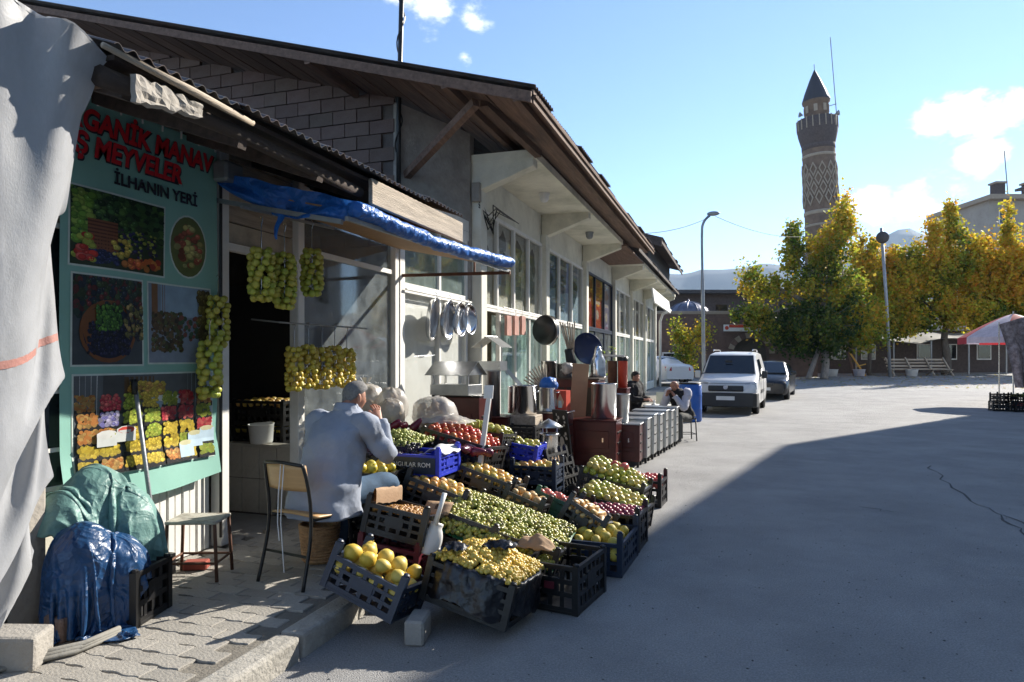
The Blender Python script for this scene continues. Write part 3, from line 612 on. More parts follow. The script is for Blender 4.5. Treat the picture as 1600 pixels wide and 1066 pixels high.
# ================================================================ things at the fruit shop front
def FRUIT(name, c1, c2, rough=.4, scale=9., bias=.5, c3=None):
    m_ = bpy.data.materials.new(name); m_.use_nodes = True; t = m_.node_tree; b = t.nodes['Principled BSDF']; b.inputs['Roughness'].default_value = rough
    tc = nd(t, 'ShaderNodeTexCoord'); oi = nd(t, 'ShaderNodeObjectInfo'); av = nd(t, 'ShaderNodeVectorMath', operation='ADD')
    sc_ = nd(t, 'ShaderNodeMath', operation='MULTIPLY'); sc_.inputs[1].default_value = 40.; t.links.new(oi.outputs['Random'], sc_.inputs[0])
    t.links.new(tc.outputs['Object'], av.inputs[0]); t.links.new(sc_.outputs[0], av.inputs[1])
    n1 = nd(t, 'ShaderNodeTexNoise', i_Scale=scale, i_Detail=5.); t.links.new(av.outputs[0], n1.inputs['Vector'])
    ma = nd(t, 'ShaderNodeMath', operation='MULTIPLY_ADD'); ma.inputs[1].default_value = .5; t.links.new(oi.outputs['Random'], ma.inputs[0]); t.links.new(n1.outputs['Fac'], ma.inputs[2])
    mr = nd(t, 'ShaderNodeMapRange'); mr.inputs['From Min'].default_value = bias; mr.inputs['From Max'].default_value = bias + .35; t.links.new(ma.outputs[0], mr.inputs['Value'])
    mx = nd(t, 'ShaderNodeMix', data_type='RGBA'); mx.inputs['A'].default_value = (*c1, 1); mx.inputs['B'].default_value = (*c2, 1)
    t.links.new(mr.outputs[0], mx.inputs['Factor'])
    n2 = nd(t, 'ShaderNodeTexNoise', i_Scale=160., i_Detail=2.); t.links.new(tc.outputs['Object'], n2.inputs['Vector'])
    hs = nd(t, 'ShaderNodeHueSaturation'); m3 = nd(t, 'ShaderNodeMapRange'); m3.inputs['To Min'].default_value = .72; m3.inputs['To Max'].default_value = 1.25; t.links.new(n2.outputs['Fac'], m3.inputs['Value']); t.links.new(m3.outputs[0], hs.inputs['Value'])
    t.links.new(mx.outputs['Result'], hs.inputs['Color']); t.links.new(hs.outputs[0], b.inputs['Base Color'])
    return m_
fm_ = {'quince': FRUIT('quince', (.68, .46, .05), (.62, .46, .09), .5), 'greenquince': FRUIT('greenquince', (.5, .42, .06), (.6, .44, .08), .55),
       'greenapple': FRUIT('greenapple', (.34, .37, .055), (.5, .4, .12), .32, bias=.6), 'redapple': FRUIT('redapple', (.42, .03, .025), (.55, .22, .08), .28, bias=.6),
       'yellowapple': FRUIT('yellowapple', (.58, .44, .1), (.6, .3, .1), .35, bias=.65), 'pear': FRUIT('pearf', (.6, .42, .18), (.5, .3, .12), .45), 'plum': FRUIT('plumf', (.16, .02, .05), (.3, .04, .07), .35),
       'strung': FRUIT('strung', (.36, .43, .06), (.48, .42, .07), .38, bias=.55), 'strungy': FRUIT('strungy', (.56, .48, .07), (.5, .34, .05), .38, bias=.6), 'pink': FRUIT('pinkapple', (.5, .05, .05), (.58, .18, .14), .3),
       'aubergine': FRUIT('aubergine', (.08, .015, .04), (.18, .02, .05), .25)}
def fruit_mesh(kind, mat):
    pr_ = {'apple': [(0, .72), (.12, .8), (.3, .9), (.6, .93), (.88, .68), (1, .2), (.97, -.25), (.8, -.68), (.5, -.92), (.22, -.93), (0, -.82)],
           'quince': [(0, .98), (.14, 1.05), (.3, 1.02), (.5, .88), (.78, .55), (.98, .1), (.98, -.3), (.8, -.72), (.5, -.98), (.25, -1.02), (.1, -.92), (0, -.88)],
           'pear': [(0, 1.75), (.16, 1.72), (.32, 1.5), (.4, 1.15), (.52, .75), (.8, .35), (1, -.1), (.95, -.5), (.7, -.85), (.3, -1), (0, -.95)],
           'long': [(0, 2.0), (.3, 1.9), (.55, 1.4), (.75, .7), (.9, 0), (.95, -.6), (.8, -1.2), (.4, -1.55), (0, -1.6)],
           'plum': [(0, 1.15), (.4, 1.05), (.8, .65), (1, 0), (.8, -.65), (.4, -1.05), (0, -1.15)]}[kind]
    b = MB(); b.lathe(pr_, n=12)
    if kind in ('quince', 'pear'):
        b.v = [tuple(Vector(p) * (1 + .09 * fbm((p[0] * 1.3, p[1] * 1.3, p[2] * 1.3 + 7)))) for p in b.v]
    if kind != 'plum': b.tube([(0, 0, pr_[0][1] - .1), (.05, .02, pr_[0][1] + .28)], .06, 5)
    me = b.mesh(kind, mat, True); return me
FM = {}
def fmesh(kind, matk):
    if (kind, matk) not in FM: FM[(kind, matk)] = fruit_mesh(kind, fm_[matk])
    return FM[(kind, matk)]
# ---------------------------------------------------------------- plastic crates
CM = {}
def crate_parts(lx, ly, lz, mat, post=.05):
    key = (lx, ly, lz, mat.name, post)
    if key in CM: return CM[key]
    def side(L):
        b = MB(); t = .014
        b.box((0, 0, lz - .014), (L, t + .01, .028)); b.box((0, 0, .02), (L, t, .04)); b.box((0, 0, lz * .4), (L, t - .003, lz * .1)); b.box((0, 0, lz * .66), (L, t - .003, lz * .1))
        n = max(4, int(L / .075))
        for i in range(n + 1): b.box((-L / 2 + L * i / n, -.0015, lz / 2), (.026, t - .006, lz - .01))
        b.box((0, -.001, lz * .56), (L * .34, t + .004, lz * .34)); return b
    fl = MB(); n = 8
    fl.box((0, 0, .008), (lx, ly, .016))
    ps = MB(); ps.box((0, 0, (lz + post) / 2), (.04, .04, lz + post)); ps.lathe([(.02, lz + post), (.02, lz + post + .012), (.012, lz + post + .018), (0, lz + post + .018)], n=8)
    CM[key] = (fl.mesh('floor', mat), side(lx - .05).mesh('side', mat), side(ly - .05).mesh('side', mat), ps.mesh('corner_post', mat)); return CM[key]
def crate(label, loc, size, mat, group=None, rz=0, ty=0, tx=0, post=.05, name='fruit_crate'):
    r = T(name, label, 'crate', loc, 0, group); r.rotation_euler = (R(tx), R(ty), R(rz)); lx, ly, lz = size
    fl, sx, sy, ps = crate_parts(lx, ly, lz, mat, post)
    ob('floor', fl, r)
    for s in (-1, 1):
        ob('side', sx, r, (0, s * (ly / 2 - .009), 0), (0, 0, 0 if s > 0 else R(180))); ob('side', sy, r, (s * (lx / 2 - .009), 0, 0), (0, 0, R(90) * -s))
        for q in (-1, 1): ob('corner_post', ps, r, (s * (lx / 2 - .016), q * (ly / 2 - .016), 0))
    r['mx'] = 0; return r
def Mx(r): return Matrix.LocRotScale(r.location, r.rotation_euler, Vector((1, 1, 1)))
def fill(r, size, kind, matk, rad, name, label, group, top=None, dome=.03, cat=None, layers=2, slope=(0, 0), cov=1.0, seed=1, lie=False, skip=.0, sq=1):
    lx, ly, lz = size; rr = random.Random(seed * 13 + int(rad * 1000)); mx = Mx(r); me = fmesh(kind, matk); top = (lz if top is None else top) + .02; n = 0; low = MB(); mvs = [v.co.copy() for v in me.vertices]; mfs = [tuple(p.vertices) for p in me.polygons]
    for L in range(layers):
        off = L * rad * 1.55; d = rad * 2.06; a = lx / 2 - rad * .9 - .015 + (0 if L else .0); c = ly / 2 - rad * .9 - .015
        k = L - (layers - 1)
        sh = max(0, L - 0) * rad * .55
        ny = int(2 * (c - sh) / (d * .88)) + 1
        for j in range(ny):
            y = -(c - sh) + j * (2 * (c - sh) / max(1, ny - 1)) if ny > 1 else 0
            nx = max(1, int(2 * (a - sh) / d) + 1 - (j % 2)); 
            for i in range(nx):
                x = (-(a - sh) + i * (2 * (a - sh) / max(1, nx - 1 + (j % 2))) + (d / 2 if j % 2 else 0)) if nx > 1 else 0
                if L == layers - 1 and rr.random() < skip: continue
                x += rr.uniform(-.18, .18) * rad; y2 = y + rr.uniform(-.18, .18) * rad
                z = top - rad * 1.3 + (L - layers + 1) * rad * 1.5 + dome * (1 - (x / (lx / 2)) ** 2) * (1 - (y2 / (ly / 2)) ** 2) + slope[0] * x + slope[1] * y2 + rr.uniform(-.15, .15) * rad
                rot = Euler((rr.uniform(0, 6.3), rr.uniform(0, 6.3), rr.uniform(0, 6.3))) if not lie else Euler((R(90) + rr.uniform(-.35, .35), rr.uniform(-.3, .3), rr.uniform(-.5, .5)))
                s = rad * rr.uniform(.82, 1.1)
                if L < layers - 1:
                    q_ = mx @ Matrix.LocRotScale(Vector((x, y2, z)), rot, Vector((s, s, s))); low.add([q_ @ p for p in mvs], mfs); continue
                o = ob(name, me, None)
                o.matrix_world = mx @ Matrix.LocRotScale(Vector((x, y2, z)), rot, Vector((s * rr.uniform(.92, 1.06), s * rr.uniform(.92, 1.06), s * rr.uniform(.9, 1.1)))); tag(o, label, cat or name, group); n += 1
    if low.v:
        o = low.build('lower_' + name + '_layer', fm_[matk], smooth=True, fix=False); stuff(tag(o, 'lower layer under each ' + label, cat or name))
    return n
ico = bmesh.new(); bmesh.ops.create_icosphere(ico, subdivisions=1, radius=1); ico.verts.ensure_lookup_table()
IV = [v.co.copy() for v in ico.verts]; IF = [tuple(v.index for v in f.verts) for f in ico.faces]; ico.free()
m['small'] = VC('smallfruit', .34, .0, .12, .5)
def smallheap(name, label, cat, surf, n, rad, cols, seed=1, el=1.15):
    rr = random.Random(seed); b = MB()
    for i in range(n):
        u, v = rr.random(), rr.random(); p = Vector(surf(u, v)) + Vector((rr.uniform(-.3, .3), rr.uniform(-.3, .3), rr.uniform(-.8, .5))) * rad
        q = Euler((rr.uniform(0, 6), rr.uniform(0, 6), rr.uniform(0, 6))).to_matrix(); s = rad * rr.uniform(.85, 1.12)
        c = rr.choice(cols); k = rr.uniform(.8, 1.15); b.cc = tuple(x * k for x in c)
        b.add([p + q @ Vector((w_.x, w_.y, w_.z * el)) * s for w_ in IV], IF)
    o = b.build(name, m['small'], smooth=True, colors=True, fix=False); tag(o, label, cat); return stuff(o)
def bed(label_unused, surf, mat, drop, par):                     # a mound of the same produce under the visible layer keeps heaps solid
    b = MB(); b.sheet(lambda u, v: Vector(surf(u, v)) - Vector((0, 0, drop)), 14, 14); return b
BLK, NVY = m['blackplastic'], m['blueplastic']
cr = 'plastic crates of the fruit display'
# --- A: quinces in a blue crate tipped over the kerb
sA = (.5, .38, .2); A = crate('dark blue crate of big yellow quinces tipped down over the kerb', (-2.08, 3.62, .165), sA, NVY, cr, rz=-3, ty=19, tx=-9, post=.07)
fill(A, sA, 'quince', 'quince', .048, 'quince', 'big yellow quince in the dark blue crate tipped over the kerb', 'quinces in the tipped blue crate', .245, .05, 'quince', 2, seed=2)
b = MB(); b.box((0, 0, .07), (.11, .2, .14)); o = b.build('concrete_block', m['concrete']); o.location = (-1.72, 3.52, 0); o.rotation_euler = (0, 0, R(12)); bev(o, .012); tag(o, 'pale concrete block standing under the corner of the quince crate', 'block')
# --- B: crate lined with black plastic, full of small yellow fruit
sB = (.56, .56, .24); B = crate('black crate wrapped in torn black plastic, heaped with tiny yellow fruit', (-1.5, 3.93, .09), sB, BLK, cr, rz=-4, ty=12, tx=-6, post=.02)
mB = Mx(B)
def liner(mx, lx, ly, lz, seed, out_=.02, drop=.22, name='plastic_liner', label='crumpled black plastic lining wrapped over the crate of tiny yellow fruit'):
    b = MB(); N = 96; rows = 14
    def fn(u, v):
        a = u * 2 * math.pi; ca, sa = math.cos(a), math.sin(a); k = 1 / max(abs(ca), abs(sa)) * .5; k = min(k, .56)
        x, y = ca * k * 1.98, sa * k * 1.98
        w_ = v * 3
        if v < .3: t = v / .3; s_ = .86 + .1 * t; z = lz * (.82 + .25 * t)
        elif v < .42: t = (v - .3) / .12; s_ = .96 + .08 * t; z = lz * 1.07 + .012 * math.sin(t * 3.14)
        else: t = (v - .42) / .58; s_ = 1.05 + .05 * t; z = lz * 1.07 - drop * t * (.75 + .3 * noise.noise(Vector((ca * 2, sa * 2, seed)))) 
        wr = .018 * noise.noise(Vector((ca * 9 + seed, sa * 9, v * 5))) + .01 * noise.noise(Vector((ca * 22, sa * 22 + seed, v * 9)))
        return mx @ Vector((x * lx / 2 * (s_) + ca * (wr + out_ * v), y * ly / 2 * s_ + sa * (wr + out_ * v), z + wr))
    b.sheet(fn, N, rows); o = b.build(name, m['bagblack'], smooth=True); return tag(o, label, 'plastic sheet')
liner(mB, .56, .56, .24, 3, drop=.26)
hB = lambda u, v: mB @ Vector(((u - .5) * .53, (v - .5) * .53, .27 + .1 * (1 - (2 * u - 1) ** 2) * (1 - (2 * v - 1) ** 2) + .02 * noise.noise(Vector((u * 5, v * 5, 2)))))
Y1 = [(.68, .46, .07), (.72, .5, .1), (.6, .38, .06), (.55, .42, .08)]
smallheap('yellow_fruit_heap', 'heap of tiny golden yellow fruit in the plastic wrapped crate', 'fruit', hB, 1350, .0165, Y1, 4)
for i, (u, v, rx) in enumerate(((.62, .42, .2), (.2, .12, .15))):
    b = MB(); p0 = hB(u, v)
    b.sheet(lambda a, c: p0 + Vector(((a - .5) * rx, (c - .5) * .12, .03 + .03 * math.sin(a * 3.1) * math.sin(c * 3.1) + .025 * noise.noise(Vector((a * 6, c * 6, i * 9))))), 14, 10); o = b.build('plastic_scrap', m['bagblack'], smooth=True); tag(o, ['shiny black plastic flap lying across the tiny yellow fruit', 'black plastic flap folded over the corner of the yellow fruit'][i], 'plastic sheet')
# --- C: brown small fruit in two stacked black crates
sC = (.46, .42, .2); C0 = crate('dark red crate under the crate of small brown fruit', (-2.24, 4.3, .14), sC, m['redplastic'], cr, ty=6)
Cc = crate('black crate of small brown fruit, stacked on a dark red crate', (-2.21, 4.3, .36), sC, BLK, cr, ty=9, tx=-8); mC = Mx(Cc)
hC = lambda u, v: mC @ Vector(((u - .5) * .4, (v - .5) * .36, .15 + .03 * (1 - (2 * u - 1) ** 2)))
smallheap('brown_fruit_heap', 'layer of small orange brown fruit in the black crate', 'fruit', hC, 620, .0135, [(.4, .2, .05), (.46, .25, .07), (.32, .15, .04)], 6)
b = MB(); b.sheet(lambda a, c: mC @ Vector((-.21 + .05 * c, -.2 + .4 * a, .2 + .1 * c * (1 - c) * 4 + .02 * noise.noise(Vector((a * 5, c * 5, 0))))), 12, 6); tag(b.build('cardboard_flap', m['cardboard'], smooth=True), 'bent brown cardboard flap inside the crate of brown fruit', 'cardboard')
# --- D, F: yellow apples in black crates sloping to the street
sD = (.52, .44, .2); D0 = crate('black crate lying empty beneath the tilted yellow apples', (-2.32, 4.98, .13), sD, BLK, cr)
D = crate('black crate of yellow apples tilted behind the white scoop', (-2.24, 4.93, .4), sD, BLK, cr, ty=17, tx=-10)
fill(D, sD, 'apple', 'yellowapple', .036, 'apple', 'yellow apple in the tilted black crate behind the white scoop', 'yellow apples behind the scoop', .2, .05, 'apple', 2, seed=4)
sF = (.56, .42, .2); F = crate('black crate of pale yellow apples sloping below the red apples', (-2.06, 5.5, .42), sF, BLK, cr, ty=17, tx=-8)
fill(F, sF, 'apple', 'yellowapple', .034, 'apple', 'pale yellow apple in the sloping crate below the red apples', 'yellow apples below the red apples', .2, .05, 'apple', 2, seed=5)
F0 = crate('black crate carrying the sloping crate of pale yellow apples', (-2.15, 5.52, .14), sF, BLK, cr)
sF2 = (.34, .3, .18); F2 = crate('small black crate of creamy orange apples at the lower end of the slope', (-1.68, 5.33, .3), sF2, BLK, cr, ty=20, tx=-8)
fill(F2, sF2, 'apple', 'pear', .036, 'apple', 'creamy orange apple in the small black crate', 'creamy apples in the small crate', .19, .04, 'apple', 2, seed=6)
# --- E: two crates of small green plums heaped together
E1 = crate('black crate at the upper end of the green plum heap', (-1.86, 4.72, .24), (.48, .62, .2), BLK, cr, ty=14, tx=-8, post=.02)
E2 = crate('black crate at the lower end of the green plum heap', (-1.42, 4.72, .115), (.48, .62, .2), BLK, cr, ty=14, tx=-8, post=.02)
def hE(u, v):
    x = lerp(-2.1, -1.16, u); y = lerp(4.36, 5.08, v); e = (1 - (2 * u - 1) ** 4) * (1 - (2 * v - 1) ** 4)
    return Vector((x, y, lerp(.53, .28, u) + .1 * (v - .5) + .07 * e - .02 + .02 * noise.noise(Vector((u * 4, v * 4, 3)))))
smallheap('green_plum_heap', 'big heap of small green plums sloping between the crates', 'fruit', hE, 1900, .0185, [(.32, .33, .055), (.38, .37, .07), (.26, .28, .045), (.42, .37, .08), (.2, .18, .05)], 8, 1.05)
b = MB(); b.sheet(lambda u, v: hE(u, v) - Vector((0, 0, .035)), 12, 12); stuff(tag(b.build('plum_bed', m['greenplastic'], smooth=True), 'lower layers of green plums under the heap', 'fruit'))
b = MB(); b.sheet(lambda a, c: Vector((-1.42 + .26 * a, 4.36 + .1 * c, .33 + .11 * math.sin(a * 3.14) * (1 - c * .3) * c + .03 * noise.noise(Vector((a * 4, c * 4, 5))))), 14, 8); o = solid(b.build('cardboard_flap', m['cardboard'], smooth=True), .006); tag(o, 'brown cardboard flap standing at the lower edge of the green plums', 'cardboard')
b = MB(); b.sheet(lambda a, c: Vector((-2.12 + .2 * a, 4.4 + .1 * c, .5 + .07 * c)), 4, 4); o = solid(b.build('cardboard_flap', m['cardboard'], smooth=True), .006); tag(o, 'brown cardboard flap beside the white scoop', 'cardboard')
# --- G, H: red apples in a green crate, pears in a steep black crate
sG = (.4, .3, .15); Gc = crate('green plastic crate of red apples tilted beside the plum heap', (-1.5, 5.72, .24), sG, m['greenplastic'], cr, ty=20, tx=-14, post=.03)
fill(Gc, sG, 'apple', 'pink', .037, 'apple', 'red apple in the tilted green crate', 'red apples in the green crate', .165, .03, 'apple', 1, seed=7)
sH = (.36, .36, .2); H = crate('black crate of slender pale pears, steeply tilted next to the plums', (-1.2, 5.42, .2), sH, BLK, cr, rz=-8, ty=28, tx=-12)
fill(H, sH, 'long', 'pear', .03, 'pear', 'slender pale orange pear in the steep black crate', 'pears in the steep crate', .2, .04, 'pear', 2, seed=8, lie=True)
for i, (x, y, s_) in enumerate(((-1.55, 5.72, (.36, .28, .2)), (-1.26, 5.42, (.32, .32, .14)), (-1.72, 5.35, (.3, .28, .22)))):
    crate(['black crate hidden under the green crate of red apples', 'low black crate propping up the steep pear crate', 'black crate under the small crate of creamy apples'][i], (x, y, .004), s_, BLK, cr, post=0)
# --- I, J, K: level crates along the street edge
sI = (.43, .62, .24); I = crate('dark blue crate of greenish quinces standing level on the asphalt', (-.99, 5.28, .004), sI, NVY, cr, rz=-3, post=.075)
fill(I, sI, 'quince', 'greenquince', .047, 'quince', 'greenish yellow quince in the level blue crate on the asphalt', 'quinces in the level blue crate', .255, .03, 'quince', 2, seed=9)
J = crate('empty black crate on the asphalt next to the tiny yellow fruit', (-1.08, 4.42, .004), (.38, .52, .3), BLK, cr, rz=-9, post=.0)
b = MB(); b.box((0, 0, 0), (.07, .003, .045)); o = b.build('crate_logo', m['redplastic'], J); o.location = (0, -.266, .17)
sK = (.5, .4, .3); K = crate('tall black crate of dark plums behind the level blue quince crate', (-1.0, 5.86, .004), sK, BLK, cr, rz=-3)
fill(K, sK, 'plum', 'plum', .026, 'plum', 'dark red plum in the tall black crate', 'dark plums in the tall crate', .3, .02, 'plum', 1, seed=10)
# --- L: long slope of green apples over two crates, M: red apples at the end
sL = (.66, .52, .26); L1 = crate('black crate at the front of the green apple slope', (-1.12, 6.38, .03), sL, BLK, cr, rz=-3, ty=8, tx=-4); L2 = crate('black crate at the back of the green apple slope', (-1.22, 6.94, .12), sL, BLK, cr, rz=-3, ty=12, tx=-4)
fill(L1, sL, 'apple', 'greenapple', .036, 'apple', 'green apple on the long slope of green apples', 'green apples on the long slope', .3, .05, 'apple', 2, seed=11, slope=(-.12, .12))
fill(L2, sL, 'apple', 'greenapple', .036, 'apple', 'green apple on the long slope of green apples', 'green apples on the long slope', .34, .06, 'apple', 2, seed=12, slope=(-.16, .1))
fill(L2, (.2, .16, .26), 'apple', 'pink', .044, 'apple', 'large red apple lying on top of the green apples', 'red apples on the green ones', .43, .0, 'apple', 1, seed=13)
sM = (.46, .4, .28); Mc = crate('black crate of bright red apples at the far end of the display', (-.98, 7.62, .004), sM, BLK, cr, rz=-4, post=.07)
fill(Mc, sM, 'apple', 'pink', .034, 'apple', 'bright red apple in the crate at the far end of the display', 'red apples at the far end', .29, .03, 'apple', 2, seed=14)
for i in range(3):
    crate('black crate folded upright behind the green apple slope', (-1.62 - i * .09, 6.95 + .1 * i, .02 + .1 * i), (.1, .5, .36), BLK, 'upright black crates behind the green apples', rz=-12, ty=-14, post=.05)
# --- N: yellow apples in blue crate stack
sN = (.46, .34, .18); N0 = crate('dark blue crate underneath the yellow apple crate', (-1.9, 6.6, .13), sN, NVY, cr); N1 = crate('dark blue crate of yellow apples on top of another blue crate', (-1.9, 6.6, .36), sN, NVY, cr, post=.06)
fill(N0, sN, 'apple', 'yellowapple', .036, 'apple', 'yellow apple in the lower of the two blue crates', 'yellow apples in the lower blue crate', .14, .0, 'apple', 1, seed=15)
fill(N1, sN, 'apple', 'yellowapple', .036, 'apple', 'yellow apple in the upper of the two blue crates', 'yellow apples in the upper blue crate', .19, .02, 'apple', 1, seed=16)
# --- the raised back rows: stacked black crates carry the blue crate, grapes, red apples, green pears
st = 'stacked black crates under the back rows'
def stack(lab, x, y, n, size, z0=.122, rz=0):
    for k in range(n): crate(lab, (x, y, z0 + k * (size[2] + .012)), size, BLK, st, rz=rz + (k % 2) * 1.2, post=0)
stack('black crate stacked beneath the bright blue crate', -2.5, 5.2, 2, (.56, .42, .25))
stack('black crate stacked beneath the grapes', -3.06, 5.3, 2, (.52, .4, .26)); stack('black crate stacked beneath the red apple slope', -2.6, 5.95, 2, (.56, .44, .25)); stack('black crate stacked beneath the sacks', -3.24, 6.0, 3, (.6, .5, .26)); stack('black crate stacked beneath the green pears', -2.5, 6.6, 2, (.58, .44, .27)); stack('black crate stacked beneath the green apples beside the seated man', -2.72, 4.75, 2, (.4, .34, .22))
stack('black crate stacked beside the steel pots', -2.55, 8.2, 3, (.42, .36, .2))
sO = (.5, .4, .17); O = crate('bright blue crate with white lettering and a folded white cloth', (-2.47, 5.14, .66), sO, m['brightblue'], None, rz=-2, post=.05)
b = MB(); b.box((0, -.205, .085), (.44, .01, .13)); b.build('label_panel', m['blueplastic'], O)
t_ = text('ANGULAR ROM', .052, m['text_white'], None, Matrix.Translation((-.19, -.2125, .075)) @ Matrix.Rotation(R(90), 4, 'X'), 'lettering', .001); t_.parent = O
b = MB(); b.sheet(lambda a, c: Vector((-2.4 + .2 * a, 4.99 + .32 * c, .83 + .05 * math.sin(a * 3.1) + .03 * noise.noise(Vector((a * 3, c * 3, 1))))), 12, 12); o = solid(b.build('white_cloth', m['paper'], smooth=True), .004); tag(o, 'folded white sheet lying in the bright blue crate', 'cloth')
hG = lambda u, v: Vector((lerp(-3.05, -2.55, u), lerp(5.12, 5.55, v), .84 + .1 * (1 - (2 * u - 1) ** 2) * (1 - (2 * v - 1) ** 2) + .05 * v))
smallheap('grape_heap', 'mound of pale green grapes behind the bright blue crate', 'fruit', hG, 520, .017, [(.36, .4, .1), (.42, .42, .12), (.3, .34, .08)], 9)
smallheap('dark_grape_heap', 'dark purple grapes spilling in front of the pale green ones', 'fruit', lambda u, v: Vector((lerp(-3.0, -2.5, u), lerp(5.0, 5.2, v), lerp(.8, .88, v))), 300, .016, [(.03, .015, .035), (.05, .02, .05), (.02, .02, .03)], 10)
Gb = crate('black crate holding the pale green grapes', (-2.84, 5.32, .665), (.5, .42, .2), BLK, cr, post=0)
sQ = (.66, .56, .22); Q = crate('black crate of shiny red apples sloping behind the bright blue crate', (-2.44, 5.86, .66), sQ, BLK, cr, ty=14, tx=-6, post=.0)
fill(Q, sQ, 'apple', 'redapple', .033, 'apple', 'shiny red apple on the slope behind the bright blue crate', 'red apples behind the bright blue crate', .24, .06, 'apple', 2, seed=20, slope=(-.1, .15))
for i, (x, y) in enumerate(((-2.2, 5.42), (-2.13, 5.5), (-2.27, 5.4), (-2.08, 5.6), (-2.33, 5.46), (-2.2, 5.52), (-3.12, 5.66), (-3.02, 5.7), (-2.92, 5.68), (-2.82, 5.72), (-3.2, 5.6))):
    o = ob('aubergine', fmesh('long', 'aubergine')); s = .042; o.scale = (s, s, s); o.location = (x, y, (.86 - .32 * (x + 2.33)) if x > -2.5 else .98); o.rotation_euler = (R(80 + i * 7), i, i * 1.7)
    tag(o, 'glossy dark aubergine at the edge of the red apples' if x > -2.5 else 'dark purple aubergine between the grapes and the sacks', 'aubergine', 'aubergines by the red apples' if x > -2.5 else 'aubergines by the sacks')
sR = (.6, .46, .18); Rr = crate('black crate of yellow green pears behind the price stake', (-2.5, 6.55, .69), sR, BLK, cr, ty=7, tx=-6, post=0)
fill(Rr, sR, 'pear', 'greenapple', .036, 'pear', 'yellow green pear behind the price stake', 'pears behind the price stake', .22, .04, 'pear', 2, seed=21)
sR2 = (.4, .34, .16); R2 = crate('blue crate of green apples beside the yellow green pears', (-2.14, 6.85, .56), sR2, m['brightblue'], cr, ty=8, post=0)
fill(R2, sR2, 'apple', 'greenapple', .04, 'apple', 'green apple in the blue crate beside the pears', 'green apples beside the pears', .17, .02, 'apple', 1, seed=22)
stack('black crate stacked beneath the small blue crate', -2.14, 6.85, 2, (.4, .34, .2), .122)
sU = (.4, .34, .14); U = crate('black crate of green apples at the seated man\'s elbow', (-2.7, 4.75, .585), sU, BLK, cr, post=0)
fill(U, sU, 'apple', 'strungy', .035, 'apple', 'yellow green apple in the crate at the seated man\'s elbow', 'apples at the man\'s elbow', .17, .04, 'apple', 2, seed=23)
# white scoop stuck in the heap, price stake
sc0 = T('plastic_scoop', 'white plastic scoop with long handle stuck between the fruit crates', 'scoop', (-1.93, 4.22, .42))
b = MB()
def scf(u, v):
    a = (u - .5) * 2; wd = .075 * math.sin(math.pi * min(1, .12 + .88 * v)) ** .5 if v < .9 else .05
    return (a * wd, .035 * a * a, -.02 - .2 + .22 * v)
b.sheet(scf, 12, 14); o = solid(b.build('bowl', m['whiteplastic'], sc0, smooth=True), .004)
b = MB(); b.tube([(0, 0, -.02), (.0, 0, .1), (.0, 0, .2)], [.02, .015, .018], 8); b.build('handle', m['whiteplastic'], sc0, smooth=True)
sc0.rotation_euler = (R(-22), R(14), R(12)); sc0.location = (-1.92, 4.2, .5)
ps0 = T('price_stake', 'pale wooden price stake with blank white card above the red apples', 'price stake', (-2.12, 5.5, .5))
b = MB(); b.bar((-2.13, 5.52, .5), (-2.1, 5.74, 1.28), .045, .02); b.build('stake', m['whiteplastic'], ps0, W=True)
b = MB(); b.box((-2.1, 5.72, 1.3), (.085, .008, .12), rot=(-12, 0, 0)); b.build('card', m['paper'], ps0, W=True)
# sacks of onions in clear plastic
def sack(lab, loc, rx, ry, rz_, seed, knot=True):
    t0 = T('plastic_sack', lab, 'sack', loc, seed * 40, None); b = MB()
    def fn(u, v):
        a = u * 2 * math.pi; ph = v * math.pi; r_ = math.sin(ph) ** .7; n_ = 1 + .14 * abs(noise.noise(Vector((math.cos(a) * 4 + 9, math.sin(a) * 4, v * 5 + seed)))) + .12 * noise.noise(Vector((math.cos(a) * 2.2, math.sin(a) * 2.2, v * 3 + seed))) + .07 * noise.noise(Vector((math.cos(a) * 6, math.sin(a) * 6, v * 7 + seed)))
        return (rx * r_ * math.cos(a) * n_, ry * r_ * math.sin(a) * n_, rz_ - rz_ * math.cos(ph) * n_)
    b.sheet(lambda u, v: fn(u, 1 - v), 30, 18); b.build('bag', m['poly'], t0, smooth=True)
    if knot:
        b = MB()
        for k in range(5): a = k * 1.25; b.sheet(lambda u, v: (.06 * v * math.cos(a + u * .8), .06 * v * math.sin(a + u * .8), rz_ * 1.93 + .09 * v), 3, 3)
        b.build('knot', m['poly'], t0, smooth=True)
    rr = random.Random(seed)
    on = MB()
    for i in range(26):
        while True:
            p = Vector((rr.uniform(-1, 1), rr.uniform(-1, 1), rr.uniform(-1, .75)))
            if p.length < .8: break
        q = Vector((p.x * rx, p.y * ry, rz_ + p.z * rz_)); on.add([q + w_ * .042 for w_ in IV], IF)
    stuff(on.build('onions', m['onion'], t0, smooth=True, fix=False)); return t0
sack('clear plastic sack with twisted top standing against the window', (-3.5, 6.0, .935), .17, .15, .2, 1)
sack('pale plastic sack standing between two other sacks', (-3.22, 6.02, .935), .16, .14, .18, 2, False)
sack('clear sack of onions just behind the aubergines', (-3.1, 5.78, .935), .13, .12, .14, 3, False)
s4 = sack('torn clear plastic sack lying over the red apples', (-2.78, 6.05, .9), .22, .2, .16, 4, False)
b = MB(); b.sheet(lambda u, v: Vector((-2.85 + .5 * u, 5.78 + .3 * v, 1.0 + .05 * math.sin(u * 3.1) * math.sin(v * 3.1) + .1 * (1 - u) * v + .015 * noise.noise(Vector((u * 9, v * 9, 0))))), 24, 16); tag(b.build('plastic_sheet', m['poly'], smooth=True), 'grey plastic sheet sagging in front of the torn sack', 'plastic sheet')
